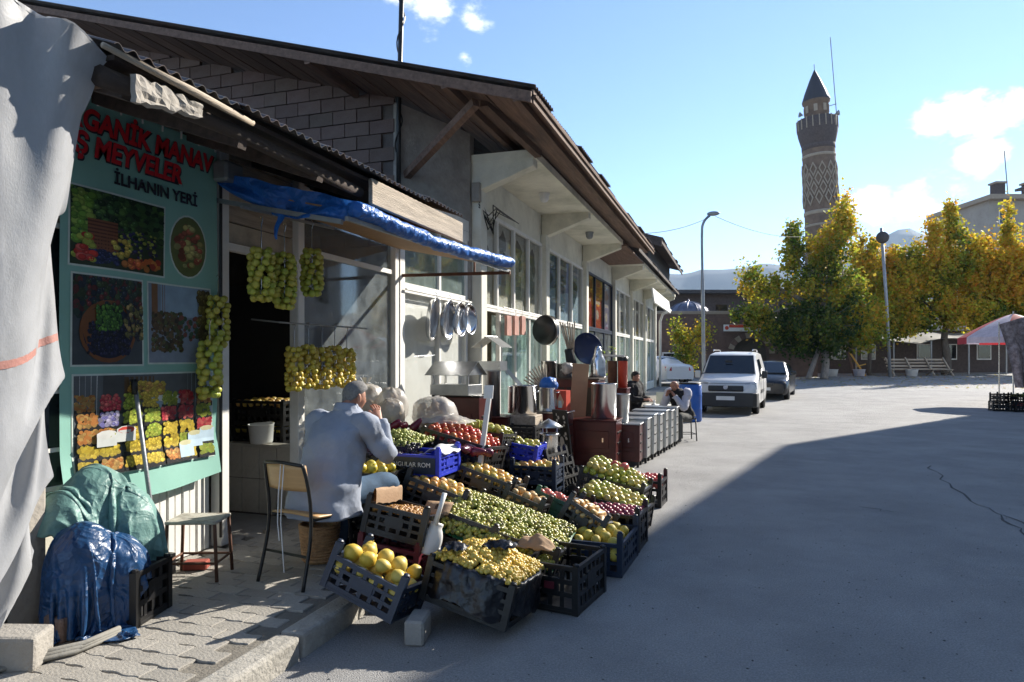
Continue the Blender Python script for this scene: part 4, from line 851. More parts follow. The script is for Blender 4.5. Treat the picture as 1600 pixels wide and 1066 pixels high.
# ---------------------------------------------------------------- strung fruit hanging from wire hooks
def bunch(lab, grp, loc, n, r, wd, hgt, matk, seed, rod=.16):
    r *= .84
    t0 = T('fruit_string', lab, 'fruit string', loc, 0, grp); rr = random.Random(seed); me = fmesh('apple', matk); k = 0
    rows = max(4, int(hgt / (r * 1.55))); per = 5 if wd < .2 else 6
    for j in range(rows):
        pr_ = wd / 2 - r; pr_ *= (.75 if j in (0, rows - 1) else 1)
        for i in range(per):
            a = i * 2 * math.pi / per + j * .8 + rr.uniform(-.25, .25); s = r * rr.uniform(.88, 1.08)
            o = ob('fruit', me, t0, (pr_ * math.cos(a), pr_ * math.sin(a), -r - j * r * 1.6 + rr.uniform(-.3, .3) * r), (rr.uniform(0, 6), rr.uniform(0, 6), rr.uniform(0, 6))); o.scale = (s, s, s)
    b = MB(); b.tube([(0, 0, -hgt * .9), (0, 0, rod * .7), (.012, 0, rod * .9), (.0, 0, rod), (-.015, 0, rod * .93)], .004, 5); b.build('hook', m['alu'], t0)
gA, gB, gC = 'green fruit strings at the doorway', 'green fruit strings beside the banner', 'yellow fruit strings in front of the window'
LB = 'string of green fruit hanging from a bar in the doorway'
for i, (x, y, z, wd, hg) in enumerate(((-3.42, 4.32, 2.44, .21, .42), (-3.42, 4.6, 2.44, .2, .44), (-3.42, 4.97, 2.53, .2, .42))): bunch(['string of green fruit in the doorway nearest the banner post', 'middle string of green fruit hanging in the doorway', 'string of green fruit hanging past the white door post'][i], gA, (x, y, z), 30, .033, wd, hg, 'strung', 30 + i, .24)
bunch('upper string of green fruit hanging on the post beside the banner', None, (-3.78, 4.27, 2.08), 30, .032, .19, .4, 'strung', 40)
bunch('lower string of green fruit hanging on the post beside the banner, lit by sun', None, (-3.74, 4.14, 1.74), 30, .032, .19, .42, 'strung', 41)
for i in range(5): bunch('string of yellow fruit hanging on a wire hook before the window', gC, (-3.62 + .012 * i, 5.0 + i * .19, 1.7 + .02 * (i % 2)), 26, .031, .17 + .01 * (i % 3), .38, 'strungy', 50 + i, .2)
b = MB(); b.tube([(-3.62, 4.8, 1.9), (-3.55, 6.1, 1.9)], .008, 6); b.tube([(-3.62, 4.8, 1.9), (-3.9, 4.8, 1.93)], .008, 6); b.tube([(-3.55, 6.1, 1.9), (-3.9, 6.1, 1.93)], .008, 6); tag(b.build('hanging_rod', m['greymetal']), 'thin steel rod carrying the yellow fruit strings at the window', 'rod')
# ---------------------------------------------------------------- awning frame with rolled blue tarp
aw = T('awning', 'steel frame awning with plywood sheet along the fruit shop front', 'awning', (-3.2, 5.6, 2.6))
b = MB(); b.add([(-3.86, 4.42, 2.95), (-2.68, 4.42, 2.68), (-2.5, 7.35, 2.64), (-3.86, 7.35, 2.92)], [(0, 1, 2, 3)]); solid(b.build('sheet', m['orangeply'], aw, W=True), .012)
for y in (4.37, 7.42): MB().bar((-3.88, y, 2.6 if y > 5 else 2.84), (-2.46 if y > 5 else -2.75, y, 2.58 if y > 5 else 2.6), .035, .035).build('arm', m['rust'] if y > 5 else m['greymetal'], aw, W=True)
for y in (7.42,): MB().bar((-2.9, y, 2.6), (-2.9, y, 2.74), .02, .02).build('strut', m['rust'], aw, W=True)
MB().bar((-2.7, 4.35, 2.62), (-2.48, 7.45, 2.6), .03, .03).build('front_bar', m['greymetal'], aw, W=True)
MB().bar((-3.42, 4.1, 2.7), (-3.42, 5.3, 2.76), .02, .02).build('hanging_bar', m['greymetal'], aw, W=True)
bt = T('blue_tarp', 'bright blue tarpaulin rolled up along the awning edge, one end unrolled', 'tarpaulin', (-2.5, 5.4, 2.66))
b = MB(); N_ = 150; K_ = 22; vs = []
for i in range(N_ + 1):
    t = i / N_; c0 = Vector((lerp(-2.68, -2.47, t), lerp(4.4, 7.42, t), 2.70 - .05 * math.sin(t * 3.14) + .02 * noise.noise(Vector((t * 6, 5, 0)))))
    for j in range(K_):
        a = 2 * math.pi * j / K_
        r_ = .064 + .016 * noise.noise(Vector((t * 14, 3, 0))) + .012 * (1 - abs(noise.noise(Vector((t * 22 + a * .9, math.cos(a) * 1.2, math.sin(a) * 1.2)))) * 2.6) * .6 + .008 * noise.noise(Vector((t * 70, math.cos(a) * 2, math.sin(a) * 2)))
        if i in (0, N_): r_ *= .5
        vs.append(c0 + Vector((math.cos(a) * 1.1, 0, math.sin(a) * .9)) * r_)
b.add(vs, [(i * K_ + j, i * K_ + (j + 1) % K_, (i + 1) * K_ + (j + 1) % K_, (i + 1) * K_ + j) for i in range(N_) for j in range(K_)] + [tuple(range(K_)), tuple(range(N_ * K_, (N_ + 1) * K_))])
b.build('roll', m['tarpblue'], bt, W=True, smooth=True)
def tf(u, v):                      # u along the arm from wall to street, v down the drape
    x = lerp(-3.82, -2.66, u); y = 4.34 + .1 * u; z = lerp(3.05, 2.76, u) + .02 * noise.noise(Vector((u * 6, 2, 0)))
    d_ = (.08 + .2 * math.sin(u * 3.14) ** .8 * (.8 + .5 * noise.noise(Vector((u * 5, 7, 0)))))
    return (x, y + .05 * math.sin(v * 5 + u * 9) * v + .05 * noise.noise(Vector((u * 7, v * 3, 1))), z - d_ * v)
b = MB(); b.sheet(tf, 44, 14); b.build('loose_end', m['tarpblue'], bt, W=True, smooth=True)
b = MB(); b.sheet(lambda u, v: (-3.32 + .09 * u * (1 - v * .8) + .012 * noise.noise(Vector((u * 4, v * 4, 9))), 4.36 + .02 * math.sin(v * 6), 2.76 - .26 * v), 6, 10); b.build('hanging_corner', m['tarpblue'], bt, W=True, smooth=True)
# ---------------------------------------------------------------- printed banner
bn = T('shop_banner', 'tall green vinyl banner with fruit photos and red lettering', 'banner', (-3.84, 3.72, .7))
BX = -3.845; BY0, BY1, BZ0, BZ1 = 3.04, 4.33, .72, 3.24
def bw(y, z): return BX + .012 * math.sin(y * 7 + z * 1.3) * min(1, (3.2 - z)) + (.05 * max(0, 1.0 - z) / .3 if z < 1 else 0)
def bflow(u, v):
    y = lerp(BY0, BY1, u); z = lerp(BZ0 - .05 * math.sin(u * 3.14), BZ1, v); return (bw(y, z), y, z)
b = MB(); b.sheet(bflow, 20, 40); b.build('sheet', m['banner'], bn, W=True, smooth=True)
rr = random.Random(77)
def panel(y0, y1, z0, z1, base, draw, name='photo_print', rim=(.6, .68, .62), oval=False):
    b = MB(); e = .012; lay = [0]
    def q(y, z, d): return (bw(y, z) + d, y, z)
    def rect(a, c, z_, zz, col, d):
        b.cc = col; n = 30
        b.sheet(lambda u, v: q(lerp(a, c, u), lerp(z_, zz, v), d), n, n)
    def disc(y, z, ry, rz_, col, d, n=9):
        b.cc = col; b.add([q(y + ry * math.cos(6.283 * i / n), z + rz_ * math.sin(6.283 * i / n), d) for i in range(n)], [tuple(range(n))])
    if oval:
        disc((y0 + y1) / 2, (z0 + z1) / 2, (y1 - y0) / 2 + e, (z1 - z0) / 2 + e, rim, .003, 24); disc((y0 + y1) / 2, (z0 + z1) / 2, (y1 - y0) / 2, (z1 - z0) / 2, base, .004, 24)
    else: rect(y0 - e, y1 + e, z0 - e, z1 + e, rim, .003); rect(y0, y1, z0, z1, base, .004)
    cnt = [0]
    def D(u, v, ru, rv, col, n=9):
        cnt[0] += 1; u = min(max(u, ru * 1.02), 1 - ru * 1.02); v = min(max(v, rv * 1.02), 1 - rv * 1.02)
        if oval and (2 * u - 1) ** 2 + (2 * v - 1) ** 2 > .5: return
        disc(lerp(y0, y1, u), lerp(z0, z1, v), ru * (y1 - y0), rv * (z1 - z0), col, (.005 + cnt[0] * .000004), n)
    def Q(u0, u1, v0, v1, col):
        cnt[0] += 1; u0, u1, v0, v1 = [min(max(q_, 0), 1) for q_ in (u0, u1, v0, v1)]; d_ = .005 + cnt[0] * .000004; b.cc = col; k_ = max(1, int(max(u1 - u0, v1 - v0) * 30))
        b.sheet(lambda a, c: q(lerp(y0, y1, lerp(u0, u1, a)), lerp(z0, z1, lerp(v0, v1, c)), d_), k_, k_)
    draw(D, Q); return b.build(name, m['print'], bn, colors=True, W=True, fix=False)
def cloud(D, n, u0, u1, v0, v1, r, cols, asp=1.0):
    k = 1.45
    for i in range(int(n * 2.6)):
        c = rr.choice(cols); g = rr.uniform(.55, 1.1) * k; u, v, q = rr.uniform(u0, u1), rr.uniform(v0, v1), r * .62 * rr.uniform(.7, 1.2)
        D(u, v, q, q * asp, tuple(min(1, x * g * .62) for x in c), 9); D(u - q * .12, v + q * asp * .15, q * .72, q * asp * .72, tuple(min(1, x * g) for x in c), 8)
        if i % 2: D(u - q * .25, v + q * asp * .3, q * .25, q * asp * .25, tuple(min(1, x * g * 1.5 + .06) for x in c), 5)
def d1(D, Q):
    cloud(D, 160, 0, 1, .4, 1, .06, [(.02, .05, .015), (.04, .1, .03), (.01, .03, .01), (.06, .13, .03)])
    cloud(D, 26, 0, .2, .3, .95, .07, [(.12, .25, .03), (.2, .3, .05)]); Q(.15, .45, .18, .62, (.2, .07, .03))
    for k in range(9): Q(.15, .45, .2 + k * .047, .22 + k * .047, (.09, .03, .015))
    cloud(D, 60, .15, .45, .05, .22, .03, [(.015, .02, .06), (.03, .04, .12)]); cloud(D, 10, .0, .2, .05, .4, .08, [(.45, .03, .02), (.5, .1, .08), (.35, .42, .06)])
    cloud(D, 12, .5, .95, .05, .18, .06, [(.5, .12, .03), (.55, .2, .05), (.4, .05, .03)], 1.2); cloud(D, 40, .45, .9, .2, .55, .035, [(.03, .03, .1), (.3, .35, .06), (.05, .04, .06)]); cloud(D, 10, .4, .6, .15, .4, .05, [(.45, .4, .08), (.4, .3, .05)])
panel(3.1, 3.82, 2.18, 2.66, (.03, .05, .025), d1)
panel(3.88, 4.2, 2.2, 2.64, (.12, .14, .05), lambda D, Q: cloud(D, 34, .15, .85, .12, .88, .15, [(.25, .08, .05), (.35, .1, .06), (.3, .3, .12), (.4, .35, .12)], .55), oval=True)
def d2(D, Q):
    cloud(D, 150, 0, 1, .55, 1, .06, [(.012, .02, .035), (.02, .04, .03), (.03, .05, .02), (.1, .02, .02)]); D(.48, .38, .4, .36, (.16, .06, .02), 24); D(.48, .38, .36, .31, (.01, .012, .03), 24)
    cloud(D, 150, .2, .78, .12, .5, .035, [(.01, .012, .035), (.02, .022, .06), (.015, .015, .02)]); cloud(D, 60, .3, .65, .4, .68, .035, [(.04, .12, .02), (.08, .2, .03), (.03, .09, .02)]); cloud(D, 30, .7, 1, .3, .7, .05, [(.3, .22, .08), (.1, .1, .03), (.02, .02, .03)])
panel(3.12, 3.62, 1.56, 2.12, (.05, .06, .07), d2)
def d3(D, Q):
    Q(.2, .8, .6, 1, (.25, .35, .45)); Q(0, 1, 0, .25, (.22, .26, .33)); Q(.05, .15, .5, 1, (.2, .1, .05)); Q(.22, .27, .6, 1, (.2, .1, .05))
    cloud(D, 110, .05, .55, .15, .65, .045, [(.1, .06, .03), (.14, .09, .04), (.06, .04, .02), (.1, .12, .04)]); cloud(D, 50, .8, 1, .3, .95, .06, [(.07, .05, .02), (.12, .1, .03)]); cloud(D, 14, .5, .8, .3, .6, .05, [(.05, .1, .05), (.25, .08, .06)])
panel(3.68, 4.24, 1.57, 2.12, (.2, .25, .32), d3)
def d4(D, Q):
    Q(0, 1, 0, 1, (.1, .11, .12)); Q(.02, .16, .5, 1, (.55, .56, .55)); Q(.8, 1, .4, 1, (.4, .5, .6)); Q(.3, .52, .72, .98, (.1, .06, .03)); cloud(D, 60, .34, .6, .75, .92, .03, [(.5, .38, .05), (.4, .22, .05)])
    Q(.17, .3, .6, 1, (.06, .06, .06)); Q(.45, .75, .6, .75, (.25, .35, .45)); D(.62, .72, .13, .05, (.65, .65, .6)); D(.62, .72, .1, .035, (.15, .2, .1))
    YL, RD, GN, OR, PU = [(.5, .38, .05), (.46, .33, .04)], [(.42, .04, .06), (.45, .1, .09)], [(.3, .34, .05), (.22, .3, .04)], [(.45, .18, .05), (.42, .25, .08)], [(.16, .15, .36), (.3, .28, .4)]
    rows = [(.62, .8, [OR, RD, GN, YL, GN, RD, OR]), (.46, .62, [OR, PU, GN, GN, RD, RD, GN]), (.3, .45, [OR, OR, YL, GN, YL, YL, RD]), (.16, .3, [YL, YL, YL, YL, YL, GN, GN]), (.02, .14, [YL, OR, YL, YL, OR, YL, GN])]
    for v0, v1, cols in rows:
        for i, cs in enumerate(cols):
            u0 = i / 7 + rr.uniform(-.01, .01); u1 = u0 + .135; Q(u0, u1, v0 - .02, v0 + .04, (.02, .02, .022)); cloud(D, 26, u0 + .012, u1 - .012, v0 + .03, v1, .022, cs, 1.5)
    for u, v, c in ((.18, .4, (.45, .48, .15)), (.3, .43, (.6, .08, .06))): Q(u - .06, u + .06, v - .12, v, (.6, .62, .6)); D(u, v, .065, .045, (.62, .62, .6)); D(u, v, .055, .036, c)
    for u, v in ((.84, .3), (.94, .34), (.76, .2)): Q(u - .06, u + .06, v - .16, v, (.45, .58, .68)); D(u, v, .06, .03, (.5, .48, .3))
panel(3.13, 4.27, .86, 1.49, (.12, .12, .12), d4)
for s_, y, z, sz, mt, shr, bd in (('ORGANİK MANAV', 2.95, 3.03, .18, 'text_red', .15, .006), ('UŞ MEYVELER', 3.0, 2.87, .18, 'text_red', .15, .006), ('İLHANIN YERİ', 3.4, 2.735, .11, 'text_dark', 0, .003)):
    sc_ = 1.0 if 'İLH' in s_ else .86
    text(s_, sz, m[mt], bn, WALLM(BX + .012, y, z) @ Matrix.Diagonal((sc_, 1, 1, 1)), 'lettering', .001, shr, bd)
    if mt == 'text_red': text(s_, sz, m['text_dark'], bn, WALLM(BX + .0095, y + .007, z - .007) @ Matrix.Diagonal((sc_, 1, 1, 1)), 'lettering_outline', .001, shr, bd + .004)
rl = T('banner_rail', 'white ladder-like metal rail above the green banner', 'rail', (-3.84, 3.75, 3.25))
MB().tube([(-3.82, 3.0, 3.34), (-3.82, 4.34, 3.32)], .01, 6).build('bar', m['white'], rl, W=True)
for i in range(8): MB().tube([(-3.82, 3.1 + i * .17, 3.19), (-3.82, 3.1 + i * .17, 3.34)], .007, 6).build('rung', m['white'], rl, W=True)
# ================================================================ left corner: tarps, crate, stool, broom
gt = T('grey_tarp', 'large pale grey tarpaulin draped from the eave over a hidden frame', 'tarpaulin', (-3.0, 2.3, 2.9))
EDGE = [(0, (-2.70, 2.37, 2.98)), (.12, (-2.87, 2.36, 2.72)), (.3, (-3.06, 2.36, 2.29)), (.58, (-3.12, 2.38, 1.6)), (.78, (-3.24, 2.4, 1.17)), (1, (-3.25, 2.4, .76))]
def edge(v):
    for (a, p), (c, q) in zip(EDGE[:-1], EDGE[1:]):
        if a <= v <= c: return Vector(p).lerp(Vector(q), (v - a) / (c - a))
    return Vector(EDGE[-1][1])
def gtarp(u, v):
    # u: 0 = left edge, 1 = right edge; v: 0 top, 1 bottom
    t0 = Vector((-3.25, 1.35, 3.12)).lerp(Vector((-3.2, 1.3, .5)), v); e_ = edge(v); e_.x += .02 * noise.noise(Vector((v * 9, 1, 4)))
    p = t0.lerp(e_, u); p.z += .12 * math.sin(u * 3.14) * (1 - v) - .05 * u * (1 - u) * v * 4 * noise.noise(Vector((u * 3, 2, 0)))
    w_ = min(1, v * 5 + .12)
    ph = u * 9.5 + .5 * v + .35 * noise.noise(Vector((u * 2, v * 2, 5)))
    fold = .13 * (1 - v * .4) * (abs(math.sin(ph)) ** 1.3 - .4) + .028 * math.sin(u * 31 - v * 5) * (1 - .3 * v) + .012 * math.sin(u * 67 + 4 * v) + .05 * noise.noise(Vector((u * 3, v * 4, 2))) + .02 * (abs(noise.noise(Vector((u * 8 + v * 3, v * 7 - u * 3, 7)))) * 2 - .5) + .004 * noise.noise(Vector((u * 30, v * 12, 3)))
    return p + Vector((.7, -.7, 0)) * (fold * w_ * min(1, (1 - u) * 6 + .25))
nu, nv = 74, 92
G0 = np.zeros((nu, nv, 3))
for i in range(nu):
    for j in range(nv):
        u, v = i / (nu - 1), j / (nv - 1); p = Vector((-3.25, 1.35, 3.12)).lerp(Vector((-3.2, 1.3, .5)), v).lerp(edge(v), u); p.z += .1 * math.sin(u * 3.14) * (1 - v)
        p += Vector((.7, -.7, 0)) * (.055 * math.sin(u * 23 + .7 * math.sin(v * 4)) + .03 * math.sin(u * 9 + 1) + .03 * noise.noise(Vector((u * 5, v * 3, 1)))) * (1 if v > 0 else 1.2)
        G0[i, j] = p
wid = np.linalg.norm(G0[-1, 0] - G0[0, 0]); hgt = 2.55
pinm = np.zeros((nu, nv), bool); pinm[:, 0] = True; pinm[0, :] = True
for j in (int(nv * .12), int(nv * .3), int(nv * .58), int(nv * .8), nv - 1): pinm[-1, j] = True
GT = cloth(G0, wid * 1.24 / (nu - 1), hgt / (nv - 1), pinm, ell_coll([], .13, -3.86), 260, .0016, 3, .006, .25)
o = grid_mesh(GT, 'hanging_sheet', m['tarpgrey'], gt, True); sub(o)
b = MB(); b.sheet(lambda u, v: Vector(G0[int(u * (nu - 1)), 0]) + Vector((-.9 * v, .35 * v, .28 * v)) + Vector((0, 0, .03 * noise.noise(Vector((u * 6, v * 5, 3))))), 40, 10); b.build('top_sheet', m['tarpgrey'], gt, W=True, smooth=True)
js = int(nv * .44); b = MB(); b.sheet(lambda u, v: Vector(GT[min(nu - 1, int(round(u * (nu - 1)))), js + int(v)]) + Vector((.62, -.78, 0)) * .006, nu - 1, 1); b.build('stripe', M('stripe', (.42, .2, .17), .6), gt, W=True, smooth=True)
b = MB(); b.bar((-3.9, 2.45, 2.92), (-2.74, 2.42, 2.9), .06, .06); b.bar((-3.6, 2.5, .1), (-3.6, 2.5, 2.9), .06, .06); tag(b.build('stall_frame', m['oldwood']), 'rough wooden frame holding up the pale grey tarpaulin', 'frame')
o = MB().box((-3.72, 2.5, .52), (.3, .5, .8)).build('concrete_pier', m['plaster']); bev(o, .02); tag(o, 'stained concrete pier behind the hem of the grey tarpaulin', 'pier')
for i, (x, y, z, rz, lab) in enumerate(((-3.3, 2.38, .205, 24, 'broken concrete block lying on the pavement edge of the pale strip'), (-3.4, 2.72, .19, -8, 'dark concrete block standing beside the black crate'))):
    b = MB(); b.box((0, 0, 0), (.26 if i == 0 else .2, .18, .17 if i == 0 else .14)); o = b.build('concrete_block', m['concrete'] if i == 0 else m['block']); o.location = (x, y, z); o.rotation_euler = (R(2), R(3), R(rz)); bev(o, .018, 2); tag(o, lab, 'block')
b = MB()
for k in range(3): b.tube([(-3.75, 2.0 + k * .02, .14 + .012 * k), (-3.3, 2.25 + k * .03, .142 + .012 * k), (-3.12, 2.55 + k * .02, .142 + .012 * k), (-3.12, 2.8, .14 + .012 * k)], .014, 6)
tag(b.build('hose', m['canvas'], smooth=True), 'pale flattened hose curling around the concrete blocks', 'hose')
def crumple(name, lab, loc, s, mat, seed, kn=2.2, amp=.3, hood=0):
    b = MB(); N1, N2 = 140, 90; rr = random.Random(seed)
    def planes(n, lo, hi):
        out_ = []
        while len(out_) < n:
            q = Vector((rr.uniform(-1, 1), rr.uniform(-1, 1), rr.uniform(-1, 1)))
            if .2 < q.length < 1: out_.append((q.normalized(), rr.uniform(lo, hi)))
        return out_
    P1, P2 = planes(13, .55, .95), planes(60, .82, 1.0)
    def supp(d, P): return min([h / max(.05, d.dot(n_)) for n_, h in P] + [1.25])
    def fn(u, v):
        a = u * 2 * math.pi; ph = v * math.pi; d = Vector((math.sin(ph) * math.cos(a), math.sin(ph) * math.sin(a), math.cos(ph)))
        q = d * kn + Vector((seed, seed * 2, 0)); wv = Vector((noise.noise(q), noise.noise(q + Vector((9, 0, 0))), noise.noise(q + Vector((0, 9, 0)))))
        d2 = (d + wv * .45).normalized(); r = .55 * supp(d2, P1) + .45 * supp((d + wv * .25).normalized(), P2)
        cr_ = abs(noise.noise(q * 1.3 + wv * 1.5)); r *= 1 - amp * math.exp(-(cr_ / .12) ** 2) + .03 * noise.noise(q * 4)
        return Vector(loc) + Vector((d.x * s[0] * r, d.y * s[1] * r, d.z * s[2] * r))
    b.sheet(fn, N1, N2); o = b.build(name, mat, smooth=True); return tag(o, lab, 'tarpaulin')
def heap_tarp(name, lab, ells, c, half, size, z0, mat, seed, n=64, rot=0, amp=.1):
    P = np.zeros((n, n, 3)); cr_, sr_ = math.cos(R(rot)), math.sin(R(rot))
    for i in range(n):
        for j in range(n):
            a, q = (i / (n - 1) - .5) * 2 * half, (j / (n - 1) - .5) * 2 * half
            P[i, j] = (c[0] + a * cr_ - q * sr_, c[1] + a * sr_ + q * cr_, z0 + amp * noise.noise(Vector((i * .16, j * .16, seed))) + amp * .5 * noise.noise(Vector((i * .35, j * .35, seed + 5))))
    P = cloth(P, size / (n - 1), size / (n - 1), None, ell_coll(ells, .135, -3.8), 150, .003, seed, .004, .3, 5, .93, .75)
    o = grid_mesh(P, name, mat); sub(o); solid(o, .004); return tag(o, lab, 'tarpaulin')
heap_tarp('green_tarp', 'bundled grey green tarpaulin heaped against the banner', [((-3.6, 3.06, .55), (.2, .24, .42)), ((-3.48, 3.16, .5), (.2, .2, .34)), ((-3.6, 2.86, .5), (.18, .18, .36))], (-3.55, 3.06), .3, 1.3, 1.02, m['tarpgreen'], 3, rot=20, amp=.16)
heap_tarp('navy_tarp', 'crumpled shiny dark blue tarpaulin lying on the black crate', [((-3.38, 2.8, .45), (.17, .17, .26)), ((-3.3, 2.94, .42), (.16, .15, .2))], (-3.35, 2.84), .25, 1.1, .78, m['tarpnavy'], 6, rot=35, amp=.2)
Z = crate('black crate holding the crumpled dark blue tarpaulin', (-3.33, 3.02, .124), (.36, .34, .3), BLK, None, rz=14, post=0)
for q_ in (-.14, .14): pass
b = MB(); b.box((0, 0, .15), (.3, .28, .26)); b.build('contents', m['blackcloth'], Z)
br = T('long_broom', 'long grey metal handle leaning in front of the banner', 'handle', (-3.72, 3.66, .12))
b = MB(); b.tube([(-3.68, 3.62, .13), (-3.8, 3.53, 1.42)], .014, 8); b.build('shaft', m['polefinish'], br, W=True, smooth=True)
b = MB(); b.tube([(-3.8, 3.53, 1.36), (-3.805, 3.527, 1.46)], .02, 8); b.build('grip', m['blackmetal'], br, W=True, smooth=True)
b = MB(); b.box((-3.68, 3.62, .2), (.07, .2, .14)); b.build('head', m['blackplastic'], br, W=True)
# stool with worn seat
def stool(lab, loc, rz, w_, d_, h_, seatm, legm, grp=None):
    t0 = T('stool', lab, 'stool', loc, rz, grp)
    o = MB().box((0, 0, h_ - .012), (w_, d_, .024)).build('seat', seatm, t0); bev(o, .01, 2)
    for sx in (-1, 1):
        for sy in (-1, 1): MB().tube([(sx * (w_ / 2 - .015), sy * (d_ / 2 - .015), h_ - .02), (sx * (w_ / 2 + .005), sy * (d_ / 2 + .0), 0)], .012, 8).build('leg', legm, t0, smooth=True)
    for sy in (-1, 1): MB().tube([(-w_ / 2, sy * (d_ / 2 - .01), h_ * .3), (w_ / 2, sy * (d_ / 2 - .01), h_ * .3)], .008, 6).build('stretcher', legm, t0)
    for sx in (-1, 1): MB().tube([(sx * (w_ / 2 - .005), -d_ / 2 + .01, h_ * .3), (sx * (w_ / 2 - .005), d_ / 2 - .01, h_ * .3)], .008, 6).build('stretcher', legm, t0)
    return t0
m['wornseat'] = M('wornseat', (.45, .43, .37), .7, var=.3, scale=14., dirt=.9, dcol=(.1, .07, .05), dscale=16.)
stool('low stool with flaking white seat and rusty legs by the banner', (-3.47, 3.74, .122), 20, .34, .27, .4, m['wornseat'], m['rust'])
o = MB().box((0, 0, .03), (.16, .09, .06)).build('brick', M('redbrick', (.28, .06, .04), .9)); o.location = (-3.6, 3.86, .122); o.rotation_euler = (0, 0, R(25)); bev(o, .008); tag(o, 'small red brick on the pavement behind the stool', 'brick')
# ================================================================ people
def ell(b, c, r, n1=20, n2=14, fn=None, M_=None):
    def f(u, v):
        a = u * 2 * math.pi; ph = (1 - v) * math.pi; d = Vector((math.sin(ph) * math.cos(a), math.sin(ph) * math.sin(a), math.cos(ph))); p = Vector((d.x * r[0], d.y * r[1], d.z * r[2]))
        if fn: p = fn(p, d)
        return (M_ @ p if M_ else p) + Vector(c)
    b.sheet(f, n1, n2)
def catm(P, k):
    P = [Vector(p) for p in P]; out_ = []
    for i in range(len(P) - 1):
        p0, p1, p2, p3 = P[max(i - 1, 0)], P[i], P[i + 1], P[min(i + 2, len(P) - 1)]
        for j in range(k):
            t = j / k; out_.append(.5 * ((2 * p1) + (-p0 + p2) * t + (2 * p0 - 5 * p1 + 4 * p2 - p3) * t * t + (-p0 + 3 * p1 - 3 * p2 + p3) * t ** 3))
    out_.append(P[-1]); return out_
def limb(pts, rad, seed, amp=.008, fr=14, n=18, k=7):
    P = catm(pts, k); Rr_ = [v.x for v in catm([(r, 0, 0) for r in rad], k)]; b = MB(); b.tube(P, Rr_, n)
    b.v = [tuple(Vector(p) + Vector((noise.noise(Vector(p) * fr + Vector((seed, 0, 0))), noise.noise(Vector(p) * fr + Vector((0, seed, 0))), noise.noise(Vector((p[0] * fr * .6, p[1] * fr * .6, p[2] * fr * 1.8 + seed))))) * amp) for p in b.v]; return b
def skinned(name, verts, edges, rad, mat, parent, root=0, lev=2):
    me = bpy.data.meshes.new(name); me.from_pydata([tuple(v) for v in verts], edges, []); o = ob(name + '_src', me)
    md = o.modifiers.new('skin', 'SKIN'); md.use_smooth_shade = True; md.branch_smoothing = .3
    for i, r in enumerate(rad):
        d_ = me.skin_vertices[0].data[i]; d_.radius = (r, r) if not isinstance(r, tuple) else r; d_.use_root = (i == root)
    s_ = o.modifiers.new('s', 'SUBSURF'); s_.levels = lev; s_.render_levels = lev
    bpy.context.view_layer.update(); e = o.evaluated_get(bpy.context.evaluated_depsgraph_get()); m2 = bpy.data.meshes.new_from_object(e); bpy.data.objects.remove(o)
    m2.materials.clear(); m2.materials.append(mat); m2.name = name; m2.polygons.foreach_set('use_smooth', [True] * len(m2.polygons))
    return ob(name, m2, parent)
